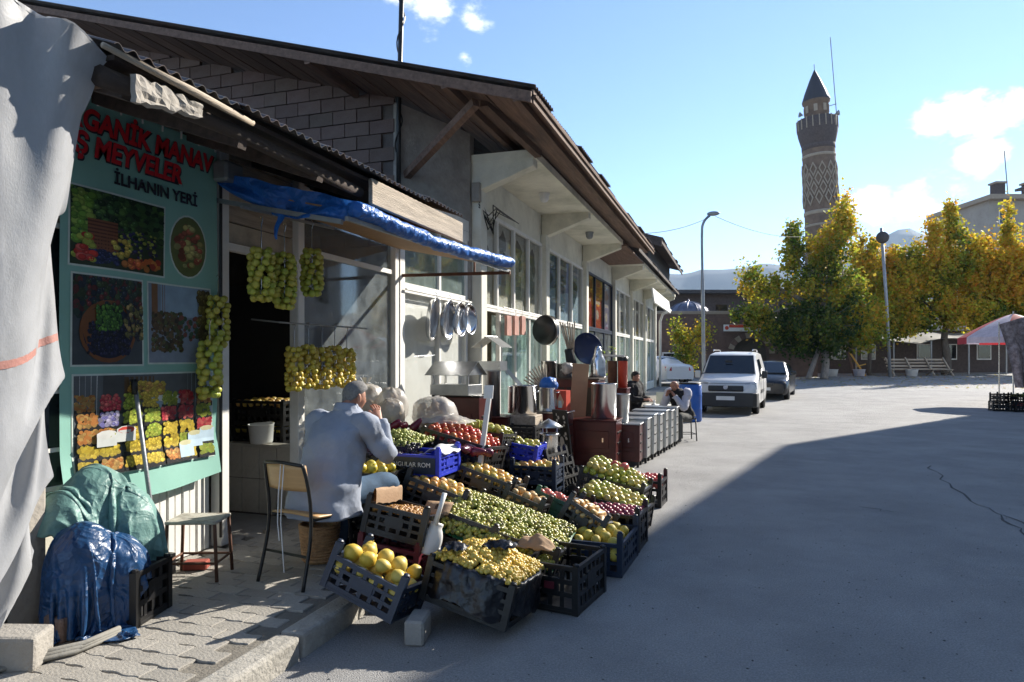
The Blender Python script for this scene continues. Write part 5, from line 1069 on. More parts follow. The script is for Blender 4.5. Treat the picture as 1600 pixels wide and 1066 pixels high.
def figure(lab, base, face, J, style, hairm, seed=1):
    """J: joints in a local frame (x right, y forward, z up) relative to the base point; face = heading in degrees clockwise from +Y."""
    t0 = T('person', lab, 'person', base, -face)
    V_ = Vector; v = []; e = []; r = []
    def A(p, rad, par=None):
        v.append(V_(p)); r.append(rad)
        if par is not None: e.append((par, len(v) - 1))
        return len(v) - 1
    pel = A(J['pelvis'], .11); sp = A(J['chest'], .115, pel); nk = A(J['neck'], .052, sp); hd = V_(J['head']); hf = J.get('look', 0); lf = V_((math.sin(R(hf)), math.cos(R(hf)), 0)); lr = V_((lf.y, -lf.x, 0)); tl = J.get('tilt', 0)
    up = (V_((0, 0, 1)) + lf * tl).normalized()
    sk = A(hd - up * .045, .062, nk); top = A(hd + up * .03, .082, sk); tp = A(hd + up * .085, .055, top)
    A(hd + lf * .085 - up * .03, .014, sk)
    A(hd + lf * .055 - up * .085, .035, sk)
    for s, k in ((-1, 'L'), (1, 'R')):
        sh = A(J['sh' + k], .055, sp); el = A(J['el' + k], .042, sh); wr = A(J['wr' + k], .028, el)
        f = (V_(J['wr' + k]) - V_(J['el' + k])).normalized(); pal = A(V_(J['wr' + k]) + f * .05, (.038, .02), wr)
        sd_ = f.cross(V_((0, 0, 1))); sd_ = sd_.normalized() if sd_.length > .1 else V_((1, 0, 0)); cu = sd_.cross(f)
        for q, ln in ((-1.5, .062), (-.5, .075), (.5, .072), (1.5, .055)):
            a_ = A(V_(J['wr' + k]) + f * .09 + sd_ * .017 * q, .0095, pal); c_ = A(V_(J['wr' + k]) + f * (.09 + ln * .5) + sd_ * .018 * q - cu * .014, .009, a_); A(V_(J['wr' + k]) + f * (.09 + ln * .8) + sd_ * .018 * q - cu * .04, .008, c_)
        th = A(V_(J['wr' + k]) + f * .05 + sd_ * .045 * -s, .011, pal); A(V_(J['wr' + k]) + f * .085 + sd_ * .058 * -s - cu * .01, .01, th)
        hp = A(J['hp' + k], .085, pel); kn = A(J['kn' + k], .056, hp); an = A(J['an' + k], .036, kn)
    skinned('body', v, e, r, m['skin'], t0)
    # ears, hair
    for s in (-1, 1):
        b = MB(); ell(b, hd + lr * s * .083 - lf * .005 - up * .005, (.012, .02, .034), 10, 8); b.build('ear', m['skin'], t0, smooth=True)
    if hairm is not None:
        b = MB(); hh = hd + up * .038 - lf * .014
        def hf_(u, w_):
            a = u * 2 * math.pi; fr_ = math.cos(a)                     # a = 0 is the forehead
            low = lerp(2.45, 1.2, (fr_ * .5 + .5) ** 1.1); ph = w_ * low
            rr_ = 1 + .02 * noise.noise(V_((math.cos(a) * 22, math.sin(a) * 22, ph * 22 + seed))) + .03 * noise.noise(V_((math.cos(a) * 5, math.sin(a) * 5, ph * 5 + seed)))
            sp_ = math.sin(ph) if ph < 1.57 else 1 - .16 * (ph - 1.57); cp_ = math.cos(ph) * .086 if ph < 1.57 else -(ph - 1.57) * .1
            d_ = lf * (sp_ * math.cos(a) * .092) + lr * (sp_ * math.sin(a) * .082) + up * cp_
            return hh + d_ * rr_
        b.sheet(hf_, 28, 14); solid(b.build('hair', hairm, t0, smooth=True), .002, -1)
    # trousers
    b = MB()
    for k in ('L', 'R'):
        hp, kn, an = V_(J['hp' + k]), V_(J['kn' + k]), V_(J['an' + k]); q = limb([hp - (kn - hp) * .15, hp, hp.lerp(kn, .5), kn, kn.lerp(an, .5), an + (an - kn) * .02], [.1, .105, .092, .076, .066, .06], seed + (3 if k == 'L' else 5), .01, 11); b.add(q.v, q.f)
    ell(b, J['pelvis'], (.185, .15, .13)); b.build('trousers', style['legs'], t0, smooth=True)
    for k in ('L', 'R'):
        b = MB(); an, kn = V_(J['an' + k]), V_(J['kn' + k]); fd = V_(J.get('foot' + k, (0, 1, 0))); M_ = fd.to_track_quat('Y', 'Z').to_matrix()
        ell(b, an + fd * .075 + V_((0, 0, -.045)), (.045, .135, .045), 14, 10, lambda p, d: V_((p.x, p.y, max(p.z, -.03))), M_)
        b.build('shoe', m['shoe'], t0, smooth=True)
    # upper garment: torso loft + sleeves
    pe, ch, nk_ = V_(J['pelvis']), V_(J['chest']), V_(J['neck']); b = MB(); hem = style.get('hem', .1); ax = (V_(J['shR']) - V_(J['shL'])); ax.z = 0; ax.normalize(); fw = V_((-ax.y, ax.x, 0)); wd = (V_(J['shR']) - V_(J['shL'])).length / 2
    bk = style.get('bulk', 1.0)
    rings = [(pe + V_((0, 0, -hem)) - fw * .03, .225 * bk, .19 * bk), (pe + V_((0, 0, .02)) - fw * .02, .21 * bk, .175 * bk), (pe.lerp(ch, .5), .195 * bk, .15 * bk), (ch, wd * .98, .155 * bk), (ch.lerp(nk_, .45), wd * 1.02, .135), (ch.lerp(nk_, .74), wd * .86, .105), (ch.lerp(nk_, .95), .1, .08), (nk_ + V_((0, 0, .02)), .068, .066)]
    cs = catm([q[0] for q in rings], 9); rs = catm([(q[1], q[2], 0) for q in rings], 9); n = 56; vs = []
    for c_, rr_ in zip(cs, rs):
        for j in range(n):
            a = 2 * math.pi * j / n; sx, sy = math.cos(a), math.sin(a); sx = math.copysign(abs(sx) ** .85, sx); sy = math.copysign(abs(sy) ** .85, sy)
            p = c_ + ax * (sx * rr_.x) + fw * (sy * rr_.y); wv = .012 * noise.noise(p * 7 + V_((seed, 0, 0))) + .022 * (.4 - abs(noise.noise(V_((p.x * 7 + p.z * 4, p.y * 7, p.z * 5 + seed)))) * 1.6) + .006 * noise.noise(p * 26); vs.append(p + (ax * sx + fw * sy) * wv)
    k_ = len(cs); b.add(vs, [(i * n + j, i * n + (j + 1) % n, (i + 1) * n + (j + 1) % n, (i + 1) * n + j) for i in range(k_ - 1) for j in range(n)])
    top_ = b.build(style['name'], style['top'], t0, smooth=True); solid(top_, .008, 1)
    for k in ('L', 'R'):
        sl_ = MB(); sh, el, wr = V_(J['sh' + k]), V_(J['el' + k]), V_(J['wr' + k]); inn = ch.lerp(nk_, .55)
        q = limb([sh.lerp(inn, .45), sh, sh.lerp(el, .5), el, el.lerp(wr, .5), el.lerp(wr, .93)], [.075, .088, .074, .068, .058, .054], seed + (11 if k == 'L' else 17), .024, 15); sl_.add(q.v, q.f)
        sl_.build('sleeve', style.get('sleeve', style['top']), t0, smooth=True)
    if style.get('collar'):
        b = MB()
        def cf(u, w_):
            a = u * 2 * math.pi; rr_ = .075 + .022 * w_; return nk_ + ax * (rr_ * math.cos(a)) + fw * (rr_ * math.sin(a) * .95) + V_((0, 0, .05 - .055 * w_ + .012 * math.sin(a) * -1))
        b.sheet(cf, 30, 4); solid(b.build('collar', style['top'], t0, smooth=True), .01)
    return t0
# the seller in the blue-grey jacket, seen from behind, hand to his face
J1 = dict(pelvis=(0, 0, .56), chest=(.01, .1, .91), neck=(.02, .19, 1.1), head=(.045, .26, 1.195), look=30, tilt=.18,
          shL=(-.2, .13, 1.01), shR=(.215, .15, 1.01), elL=(-.27, .16, .76), wrL=(-.2, .37, .7), elR=(.31, .28, .79), wrR=(.17, .37, 1.03),
          hpL=(-.1, .04, .52), hpR=(.1, .04, .52), knL=(-.16, .44, .52), knR=(.19, .46, .54), anL=(-.15, .3, .1), anR=(.2, .5, .1), footL=(-.2, .97, 0), footR=(.2, .97, 0))
figure('seated man in light blue grey jacket and jeans with hand raised to face', (-2.74, 4.16, .12), 8, J1, dict(top=m['jacket'], legs=m['jeans'], name='jacket', hem=.17, bulk=1.14, collar=True), m['hair'], 2)
# chair he sits on
ch_ = T('chair', 'school chair with curved wooden backrest and black tubular frame', 'chair', (-2.75, 3.99, .122), -12)
b = MB(); b.sheet(lambda u, v: ((u - .5) * .4, -.16 + .36 * v, .445 + .01 * math.cos((u - .5) * 3) - .012 * math.sin(v * 3.1)), 8, 8); solid(b.build('seat', m['chairwood'], ch_, smooth=True), .014)
b = MB(); b.sheet(lambda u, v: ((u - .5) * .37, -.225 + .07 * (2 * u - 1) ** 2 * .5 - .035 * v, .62 + .17 * v), 14, 6); solid(b.build('backrest', m['chairwood'], ch_, smooth=True), .014)
for s in (-1, 1):
    MB().tube(catm([(s * .21, -.27, 0), (s * .2, -.2, .3), (s * .195, -.19, .5), (s * .19, -.215, .68), (s * .175, -.24, .79)], 5), .012, 8).build('rear_leg', m['blackmetal'], ch_, smooth=True)
    MB().tube([(s * .19, .2, 0), (s * .18, .17, .42), (s * .19, -.17, .43)], .012, 8).build('front_leg', m['blackmetal'], ch_, smooth=True)
MB().tube(catm([(-.175, -.24, .79), (0, -.27, .805), (.175, -.24, .79)], 6), .012, 8).build('top_rail', m['blackmetal'], ch_, smooth=True)
MB().tube([(-.2, -.21, .2), (.2, -.21, .2)], .009, 6).build('crossbar', m['blackmetal'], ch_)
b = MB()
for k, x in enumerate((0.0, .03)): b.tube([(x, -.262, .8), (x + .01, -.29, .6), (x - .01, -.28, .42), (x + .015 * k, -.275, .3 - .2 * k)], .0035, 5)
b.build('string', m['paper'], ch_)
# wicker basket under the chair
wb = T('wicker_basket', 'round brown wicker basket on the pavement beneath the chair', 'basket', (-2.88, 4.28, .122))
b = MB(); b.lathe([(.0, .01), (.11, .01), (.125, .1), (.135, .2), (.14, .28), (.13, .28), (.12, .1), (.1, .02)], n=28)
b.v = [tuple(Vector((p[0] * (1 + .02 * math.sin(p[2] * 300)), p[1] * (1 + .02 * math.sin(p[2] * 300)), p[2]))) for p in b.v]; b.build('body', m['wicker'], wb, smooth=True)
for k in range(12): MB().lathe([(.114 + k * .0022, .02 + k * .022), (.126 + k * .0022, .026 + k * .022), (.126 + k * .0022, .034 + k * .022), (.114 + k * .0022, .04 + k * .022)], n=24).build('weave_band', m['wicker'], wb, smooth=True)
MB().tube([(.135 * math.cos(a), .0, .28 + .12 * math.sin(a)) for a in [i * math.pi / 10 for i in range(11)]], .012, 6).build('handle', m['wicker'], wb, smooth=True)
b = MB(); b.sheet(lambda u, v: Vector((-3.06 + .26 * u, 4.34 + .06 * v + .02 * math.sin(u * 5), .86 + .16 * v + .02 * noise.noise(Vector((u * 4, v * 4, 1))))), 10, 6); o = solid(b.build('newspaper', m['paper'], smooth=True), .003); tag(o, 'folded newspaper held at the seated man\'s left side', 'newspaper')
b = MB(); b.lathe([(0, .0), (.1, .0), (.105, .02), (.12, .18), (.125, .185), (.115, .185), (.1, .02), (0, .01)], n=22); o = b.build('bucket', m['whiteplastic'], smooth=True); o.location = (-4.35, 5.5, .785); o.rotation_euler = (R(3), R(0), 0); tag(o, 'small white bucket on the tiled half wall in the doorway', 'bucket')
for i, (x, y, z) in enumerate(((-4.6, 5.95, .14), (-4.6, 5.95, .4), (-4.6, 5.95, .66), (-4.6, 5.95, .92))):
    c_ = crate(['lowest dark crate in the stack inside the doorway', 'second dark crate from the floor in the doorway stack', 'third dark crate from the floor in the doorway stack', 'top dark crate of oranges in the stack inside the doorway'][i], (x, y, z), (.62, .4, .25), BLK, 'crates inside the doorway', post=0)
    if i > 1: fill(c_, (.62, .4, .25), 'apple', 'yellowapple' if i == 3 else 'strungy', .036, 'apple', 'fruit in the upper crate inside the doorway' if i == 3 else 'fruit in the crate just below the top inside the doorway', 'fruit inside the doorway %d' % i, .24, .03, 'apple', 1, seed=60 + i)
# ================================================================ hardware shop goods
def box_stove(lab, loc, w_, d_, h_, mat, grp=None, legs=.08, door=True, top=None, rz=0):
    t0 = T('coal_stove', lab, 'stove', loc, rz, grp)
    o = MB().box((0, 0, legs + (h_ - legs - .02) / 2), (w_, d_, h_ - legs - .02)).build('body', mat, t0); bev(o, .012, 2)
    o = MB().box((0, 0, h_ - .01), (w_ + .03, d_ + .03, .02)).build('top_plate', top or mat, t0); bev(o, .006)
    for sx in (-1, 1):
        for sy in (-1, 1): MB().box((sx * (w_ / 2 - .03), sy * (d_ / 2 - .03), legs / 2), (.035, .035, legs)).build('leg', m['blackmetal'], t0)
    if door:
        for s, off in ((0, -d_ / 2 - .006), (1, w_ / 2 + .006)):
            if s == 0:
                o = MB().box((0, off, h_ * .62), (w_ * .7, .012, h_ * .34)).build('door', mat, t0); bev(o, .005); MB().box((w_ * .22, off - .012, h_ * .62), (.02, .02, .06)).build('handle', m['steel'], t0)
                o = MB().box((0, off, h_ * .27), (w_ * .7, .012, h_ * .18)).build('ash_drawer', mat, t0); bev(o, .005)
            else:
                for k in range(3): MB().box((off, 0, h_ * (.35 + .2 * k)), (.012, d_ * .6, .02)).build('vent', m['blackmetal'], t0)
    return t0
def pot(lab, loc, r, h_, mat=None, grp=None, handles=True, name='steel_pot', cat='pot', flare=1.0, rings=True, rz=0):
    t0 = T(name, lab, cat, loc, rz, grp); mat = mat or m['steel']
    b = MB(); b.lathe([(0, .004), (r * .94, .0), (r, .012), (r * flare, h_ - .006), (r * flare + .012, h_), (r * flare + .008, h_ + .005), (r * flare - .006, h_), (r * .985, .02), (0, .012)], n=32); b.build('body', mat, t0, smooth=True)
    if handles:
        for s in (-1, 1): MB().tube([(s * r * flare, -.05, h_ * .8), (s * (r * flare + .035), -.045, h_ * .81), (s * (r * flare + .035), .045, h_ * .81), (s * r * flare, .05, h_ * .8)], .006, 6).build('handle', mat, t0, smooth=True)
    return t0
box_stove('dark maroon stove under the small gabled grill', (-3.22, 7.85, .122), .6, .46, 1.03, m['maroon'], top=m['blackmetal'])
gr = T('gabled_grill', 'galvanised grill box with small gabled tin roof on four posts', 'grill', (-3.27, 7.75, 1.152), -8)
o = MB().box((0, 0, .065), (.54, .34, .13)).build('tray', m['galv'], gr); bev(o, .004)
for sx in (-1, 1):
    for sy in (-1, 1): MB().box((sx * .25, sy * .15, .19), (.025, .025, .13)).build('post', m['galv'], gr)
for s in (-1, 1): MB().box((0, s * .115, .325), (.62, .28, .004), rot=(-s * 36, 0, 0)).build('roof_panel', m['galv'], gr)
b = MB(); b.prism([(-.2, .245), (.2, .245), (0, .39)], lambda a, c, t: (t, a, c), .27, .275); b.build('gable', m['galv'], gr)
box_stove('maroon stove carrying the wide stove pipe', (-3.05, 8.55, .122), .5, .42, .72, m['maroon'])
cp = T('capped_stove_pipe', 'wide galvanised stove pipe with gabled rain cap', 'stove pipe', (-3.08, 8.5, .842), -10)
b = MB(); b.lathe([(.115, 0), (.115, .58), (.122, .585), (.122, .6)], n=28, cap=True); b.build('pipe', m['galv'], cp, smooth=True)
o = MB().box((0, 0, .66), (.36, .2, .12)).build('collar', m['galv'], cp)
for s in (-1, 1): MB().box((s * .155, 0, .83), (.012, .02, .22)).build('post', m['galv'], cp)
for s in (-1, 1): MB().box((s * .115, 0, .975), (.28, .3, .004), rot=(0, s * 32, 0)).build('roof_panel', m['galv'], cp)
gu = MB(); gu.bar((-2.92, 8.62, 1.46), (-2.66, 8.74, 1.14), .05, .05); tag(gu.build('gutter_length', m['galv']), 'square galvanised pipe leaning against the tall steel pot', 'pipe')
o = MB().box((-2.66, 8.62, .49), (.4, .38, .735)).build('wooden_box', m['plank']); bev(o, .01); tag(o, 'wooden box standing under the tall steel pot', 'box')
pot('tall steel pot on the wooden box', (-2.66, 8.62, .86), .16, .38)
pot('narrow steel pot behind the tall one on the wooden box', (-2.83, 8.74, .86), .1, .36, m['steel'], None, False)
box_stove('maroon stove under the pot of tool handles', (-2.42, 9.15, .122), .5, .42, .75, m['maroon'], top=m['steel'])
pot('steel pot holding wooden tool handles and a blue bag', (-2.47, 9.1, .875), .12, .32)
bb = MB(); ell(bb, (-2.46, 9.1, 1.24), (.13, .12, .1), 20, 12, lambda p, d: p * (1 + .25 * noise.noise(d * 3))); tag(bb.build('blue_bag', m['tarpblue'], smooth=True), 'crumpled blue bag in the steel pot', 'bag')
wt = T('tool_bundle', 'fan of pale wooden tool handles sticking out of the steel pot', 'tools', (-2.47, 9.1, 1.1))
for k in range(9):
    a = R(-70 + k * 8); MB().tube([(-.02, 0, .02 + .01 * k), (math.sin(a) * .33 - .02, -.06 + .015 * k, .05 + math.cos(a) * .33 + .04)], .011, 6).build('handle', m['palewood'], wt, smooth=True)
fb = T('red_box', 'orange red cardboard box with printed flame on the maroon stove', 'box', (-2.3, 9.24, .875), -12)
MB().box((0, 0, .14), (.18, .14, .28)).build('carton', m['redbox'], fb)
b = MB(); b.cc = (.7, .4, .25)
b.add([(-.06, -.073, .12), (.0, -.073, .24), (.06, -.073, .12), (.03, -.073, .04), (-.03, -.073, .04)], [(0, 1, 2, 3, 4)]); b.cc = (.6, .65, .6); b.add([(-.03, -.075, .04), (.03, -.075, .04), (.02, -.075, .14), (-.02, -.075, .14)], [(0, 1, 2, 3)]); b.build('flame_print', m['print'], fb, colors=True, fix=False)
o = MB().box((-2.09, 7.76, .28), (.32, .32, .32)).build('carton', m['cardboard']); bev(o, .006); tag(o, 'brown carton under the small conical chimney cowl', 'box')
cw_ = T('chimney_cowl', 'short steel pipe with a pale conical cowl on a carton', 'chimney cowl', (-2.09, 7.74, .442))
b = MB(); b.lathe([(.11, 0), (.11, .26), (.118, .262), (.118, .28), (.1, .28), (.1, .0)], n=26); b.build('pipe', m['steel'], cw_, smooth=True)
for k in range(3): MB().box((.1 * math.cos(k * 2.1), .1 * math.sin(k * 2.1), .32), (.012, .012, .1)).build('strap', m['galv'], cw_)
b = MB(); b.lathe([(.165, .355), (.09, .405), (.0, .45)], n=26); solid(b.build('cone', m['galv'], cw_, smooth=True), .003)
op = T('ornate_panel', 'black stove panel with white floral ornament leaning on its side', 'panel', (-2.2, 8.9, .02), -30)
o = MB().box((0, 0, .45), (.26, .03, .9), rot=(10, 0, 0)).build('plate', m['blackmetal'], op); bev(o, .004)
b = MB(); rr = random.Random(4); b.cc = (.5, .47, .42)
for k in range(36): b.disc((rr.uniform(-.1, .1), -.022 - .17 * (z_ := rr.uniform(-.35, .38)), .45 + z_), (1, 0, 0), (0, -.17, .98), rr.uniform(.008, .022), rr.uniform(.012, .03), 7)
b.disc((0, -.023, .45), (1, 0, 0), (0, -.17, .98), .04, .09, 14); b.build('ornament', m['print'], op, colors=True, fix=False)
sv = 'galvanised stoves in a row along the street'
box_stove('large dark maroon stove carrying the widest steel pot', (-1.92, 9.72, .004), .66, .5, .73, m['maroon'])
pot('widest steel pot on the large maroon stove', (-1.82, 9.78, .735), .185, .5, m['steel'], None, False)
o = MB().box((-2.2, 9.86, 1.12), (.24, .015, .8), rot=(4, 3, 25)).build('cardboard_sheet', m['cardboard']); tag(o, 'tall brown cardboard sheet standing on the large maroon stove', 'cardboard')
box_stove('maroon stove with pale galvanised top at the head of the row', (-1.62, 10.2, .004), .56, .34, .64, m['maroon'], top=m['galv'])
for i in range(6): box_stove('pale galvanised stove box in the row beside the street', (-1.56 + .05 * i, 10.66 + i * .44, .004), .56, .34, .68 + .03 * (i % 2), m['galv'], sv, rz=-2)
pot('tapered steel bucket on the maroon and galvanised stove', (-1.64, 10.2, .645), .11, .42, m['galv'], None, False, 'steel_bucket', 'bucket', 1.22)
cab = T('display_cabinet', 'dark display cabinet crowded with pots behind the stoves', 'cabinet', (-2.5, 10.55, .004))
o = MB().box((0, 0, .64), (1.0, .6, 1.26)).build('carcass', m['maroon'], cab); bev(o, .01)
for s in (-.25, .25): o = MB().box((s, -.308, .7), (.46, .016, .9)).build('door', m['blackmetal'], cab); bev(o, .004)
MB().box((0, 0, 1.28), (1.06, .66, .025)).build('top', m['darkwood'], cab)
pot('shiny steel pot at the wall end of the display cabinet', (-2.82, 10.42, 1.295), .13, .26)
pot('shiny steel pot wrapped in plastic on the display cabinet', (-2.56, 10.42, 1.295), .12, .22)
b = MB(); ell(b, (-2.5, 10.34, 1.44), (.1, .09, .09), 18, 12, lambda p, d: p * (1 + .4 * noise.noise(d * 2.5))); tag(b.build('plastic_wrap', m['poly'], smooth=True), 'torn clear plastic wrap on the steel pot', 'plastic')
mc = T('milk_can', 'slim aluminium milk can with narrow neck on the display cabinet', 'milk can', (-2.1, 10.75, 1.295))
b = MB(); b.lathe([(0, 0), (.13, 0), (.135, .02), (.13, .26), (.09, .34), (.065, .4), (.07, .44), (.055, .45), (.0, .45)], n=24); b.build('body', m['alu'], mc, smooth=True)
b = MB(); b.lathe([(.06, .45), (.05, .49), (.02, .5), (0, .5)], n=16); b.build('lid', m['alu'], mc, smooth=True)
tr = T('black_tray', 'round dark enamel tray standing upright on the display cabinet', 'tray', (-2.3, 10.85, 1.75), 40)
b = MB(); b.lathe([(0, 0), (.22, 0), (.25, .05), (.262, .05), (.26, .045), (.225, -.006), (0, -.006)], n=32, M=Matrix.Rotation(R(80), 4, 'X')); b.build('dish', M('enamel', (.012, .018, .06), .15, var=.2, bump=0), tr, smooth=True)
hb = T('broom_bundle', 'bundle of wooden handles in a dark sleeve above the cabinet', 'tools', (-2.45, 10.5, 1.3))
MB().tube([(0, .05, .05), (-.06, 0, .45)], [.09, .07], 10).build('sleeve', m['blackcloth'], hb, smooth=True)
for k in range(7): MB().tube([(-.05 + .01 * k, .0, .35), (-.2 + .04 * k, -.02 + .02 * (k % 2), .88 - .02 * (k % 3))], .012, 6).build('handle', m['palewood'], hb, smooth=True)
box_stove('tall red brown stove beyond the display cabinet', (-2.0, 12.0, .004), .4, .4, 1.08, m['maroon'])
for i, x in enumerate((-2.08, -1.9)):
    c2 = T('stove_pipe', ['brown enamel stove pipe standing on the tall stove', 'red enamel stove pipe with dark cap on the tall stove'][i], 'stove pipe', (x, 12.0, 1.085))
    b = MB(); b.lathe([(.085, 0), (.085, .46), (.09, .47)], n=18, cap=True); b.build('pipe', m['redbox'] if i else m['rust'], c2, smooth=True)
    if i: b = MB(); b.lathe([(.1, .47), (.1, .54), (0, .56)], n=18); b.build('cap', m['blackmetal'], c2, smooth=True)
    else: MB().box((0.02, 0, .56), (.42, .24, .012), rot=(6, 2, 0)).build('cap', m['galv'], c2)
# round trays hanging on the frosted panel
gp = 'round aluminium trays on the rail'
for i, (y, d_) in enumerate(((8.02, .56), (8.5, .54), (8.92, .48), (9.28, .44))):
    t0 = T('round_tray', ['largest shiny round tray, hanging next to the fruit shop window', 'second largest shiny round tray on the rail', 'third largest shiny round tray on the rail', 'smallest shiny round tray, hanging next to the hardware shop post'][i], 'tray', (-3.74, y, 2.44 - d_ / 2 - .05), 0, gp); t0.rotation_euler = (0, R(97 - 3 * i), R(14 - 6 * i)); r_ = d_ / 2
    b = MB(); b.lathe([(0, 0), (r_ * .86, .0), (r_ * .95, .045), (r_, .06), (r_ + .008, .055), (r_ * .96, .036), (r_ * .88, -.008), (0, -.008)], n=40); b.build('dish', m['alu'], t0, smooth=True)
    b = MB(); b.tube([(-r_, 0, .05), (-r_ - .05, 0, .04), (-r_ - .07, 0, .02)], .006, 5); b.build('hook', m['steel'], t0)
gq = 'pinkish wooden crates on the door rail'
MB
rl2 = MB(); rl2.tube([(WX + .16, 10.9, 2.46), (WX + .16, 14.0, 2.46)], .012, 6); 
for k in range(8): rl2.tube([(WX + .16, 11.0 + k * .35, 2.46), (WX + .16, 11.0 + k * .35, 2.56)], .005, 5)
tag(rl2.build('hook_rail', m['white']), 'white rail with wire hooks above the hardware shop door', 'rail')
m['pinkwood'] = M('pinkwood', (.5, .27, .22), .7, var=.25)
for i in range(3):
    t0 = T('wooden_trap', 'small pinkish wooden box hanging from the hook rail', 'box', (WX + .18, 11.1 + i * .42, 2.0 + .02 * i), 0, gq)
    for k in range(4): MB().box((0, -.09 + k * .06, .16), (.05, .05, .34)).build('slat', m['pinkwood'], t0)
    MB().tube([(0, 0, .33), (0, 0, .47)], .004, 5).build('wire', m['steel'], t0)
for i, (y, rz) in enumerate(((12.5, 70), (12.8, 55))):
    t0 = T('frying_tray', ['black tray hanging edge-on from the hook rail', 'black tray with bright rim hanging beside another black tray'][i], 'tray', (WX + .42, y, 2.14)); t0.rotation_euler = (0, R(90), R(rz))
    b = MB(); b.lathe([(0, 0), (.25, .0), (.28, .05), (.29, .05), (.26, -.008), (0, -.008)], n=32); b.build('dish', m['blackmetal'] if i == 0 else m['steel'], t0, smooth=True)
# ================================================================ tea drinkers
J3 = dict(pelvis=(0, 0, .5), chest=(.0, .16, .83), neck=(.0, .27, 1.0), head=(.0, .36, 1.08), look=0, tilt=.3, shL=(-.19, .2, .94), shR=(.19, .2, .94), elL=(-.22, .4, .66), wrL=(-.05, .45, .9), elR=(.22, .42, .66), wrR=(.08, .5, .9),
          hpL=(-.1, .03, .46), hpR=(.1, .03, .46), knL=(-.15, .44, .48), knR=(.15, .44, .48), anL=(-.14, .4, .09), anR=(.16, .36, .09), footL=(0, 1, 0), footR=(0, 1, 0))
figure('bald man in black vest and pale shirt hunched on a stool, chin in hands', (-.98, 13.72, .0), 205, J3, dict(top=m['blackcloth'], sleeve=m['shirt'], legs=m['greytrousers'], name='vest', hem=.03, bulk=.92), None, 6)
stool('dark metal stool under the man in the black vest', (-.95, 13.74, .004), 20, .34, .34, .44, m['blackplastic'], m['blackmetal'])
J2 = dict(J3); J2.update(chest=(0, .03, .86), neck=(0, .04, 1.06), head=(0, .08, 1.16), tilt=.05, shL=(-.19, .04, 1.0), shR=(.19, .04, 1.0), elL=(-.24, .1, .72), wrL=(-.1, .3, .72), elR=(.24, .1, .72), wrR=(.1, .3, .72))
figure('dark haired man in black clothes sitting behind the stoves', (-2.0, 13.9, .06), 110, J2, dict(top=m['blackcloth'], legs=m['blackcloth'], name='jumper', hem=.1), m['darkhair'], 9)
stool('dark stool under the dark haired man', (-2.02, 13.9, .064), 0, .34, .34, .44, m['blackplastic'], m['blackmetal'])
tt = T('tea_table', 'small low table with tea things between the two seated men', 'table', (-1.5, 13.8, .004))
MB().box((0, 0, .66), (.5, .5, .025)).build('top', m['white'], tt)
for sx in (-1, 1):
    for sy in (-1, 1): MB().tube([(sx * .2, sy * .2, 0), (sx * .22, sy * .22, .65)], .012, 6).build('leg', m['blackmetal'], tt)
for i, (x, y) in enumerate(((-1.55, 13.7), (-1.4, 13.85))):
    b = MB(); b.lathe([(0, .0), (.05, .0), (.055, .015), (.028, .02), (.022, .05), (.03, .09), (.026, .09), (0, .03)], n=14); o = b.build('tea_glass', m['whiteplastic'], smooth=True); o.location = (x, y, .678); tag(o, 'small tea glass on saucer on the low table', 'glass', 'tea glasses on the table')
pc = T('plastic_chair', 'beige plastic chair behind the tea table', 'chair', (-1.45, 14.9, .004), -20)
b = MB(); b.sheet(lambda u, v: ((u - .5) * .42, .02 * (2 * u - 1) ** 2, .45 + .42 * v), 8, 6); solid(b.build('backrest', m['cream'], pc, smooth=True), .02)
MB().box((0, -.2, .44), (.44, .42, .03)).build('seat', m['cream'], pc)
for sx in (-1, 1):
    for sy in (0, -.38): MB().box((sx * .19, sy, .21), (.04, .04, .42)).build('leg', m['cream'], pc)
bl = T('blue_barrel', 'tall blue plastic barrel with dark lid beside the parked van', 'barrel', (-1.12, 17.9, .004))
b = MB(); b.lathe([(0, 0), (.27, 0), (.29, .03), (.29, .3), (.296, .32), (.29, .34), (.29, .64), (.296, .66), (.29, .68), (.285, .9), (.26, .95), (.25, .95)], n=32); b.build('drum', m['blue'], bl, smooth=True)
b = MB(); b.lathe([(.275, .945), (.28, .96), (.27, .98), (0, .985)], n=32); b.build('lid', m['blackplastic'], bl, smooth=True)
pp = T('potted_plant', 'thin green plant in a pot by the shop wall behind the men', 'plant', (-3.2, 17.0, .12))
b = MB(); b.lathe([(0, 0), (.12, 0), (.16, .26), (.14, .26), (0, .2)], n=18); b.build('pot', m['cardboard'], pp, smooth=True)
b = MB(); rr = random.Random(8)
for k in range(6): b.tube([(0, 0, .2), (rr.uniform(-.1, .1), rr.uniform(-.1, .1), .8), (rr.uniform(-.3, .3), rr.uniform(-.3, .3), 1.3 + rr.uniform(0, .5))], .01, 5)
b.build('stems', m['bark'], pp)
b = MB()
for k in range(120):
    c_ = Vector((rr.uniform(-.3, .3), rr.uniform(-.3, .3), rr.uniform(.6, 1.8))); d_ = Vector((rr.uniform(-1, 1), rr.uniform(-1, 1), rr.uniform(-.4, .8))).normalized() * .09; e_ = d_.cross(Vector((.3, .2, 1))).normalized() * .03
    b.cc = (.2, .26, .05); b.add([c_, c_ + d_ * .5 + e_, c_ + d_, c_ + d_ * .5 - e_], [(0, 1, 2, 3)])
stuff(b.build('leaves', m['leaf'], pp, colors=True, fix=False))
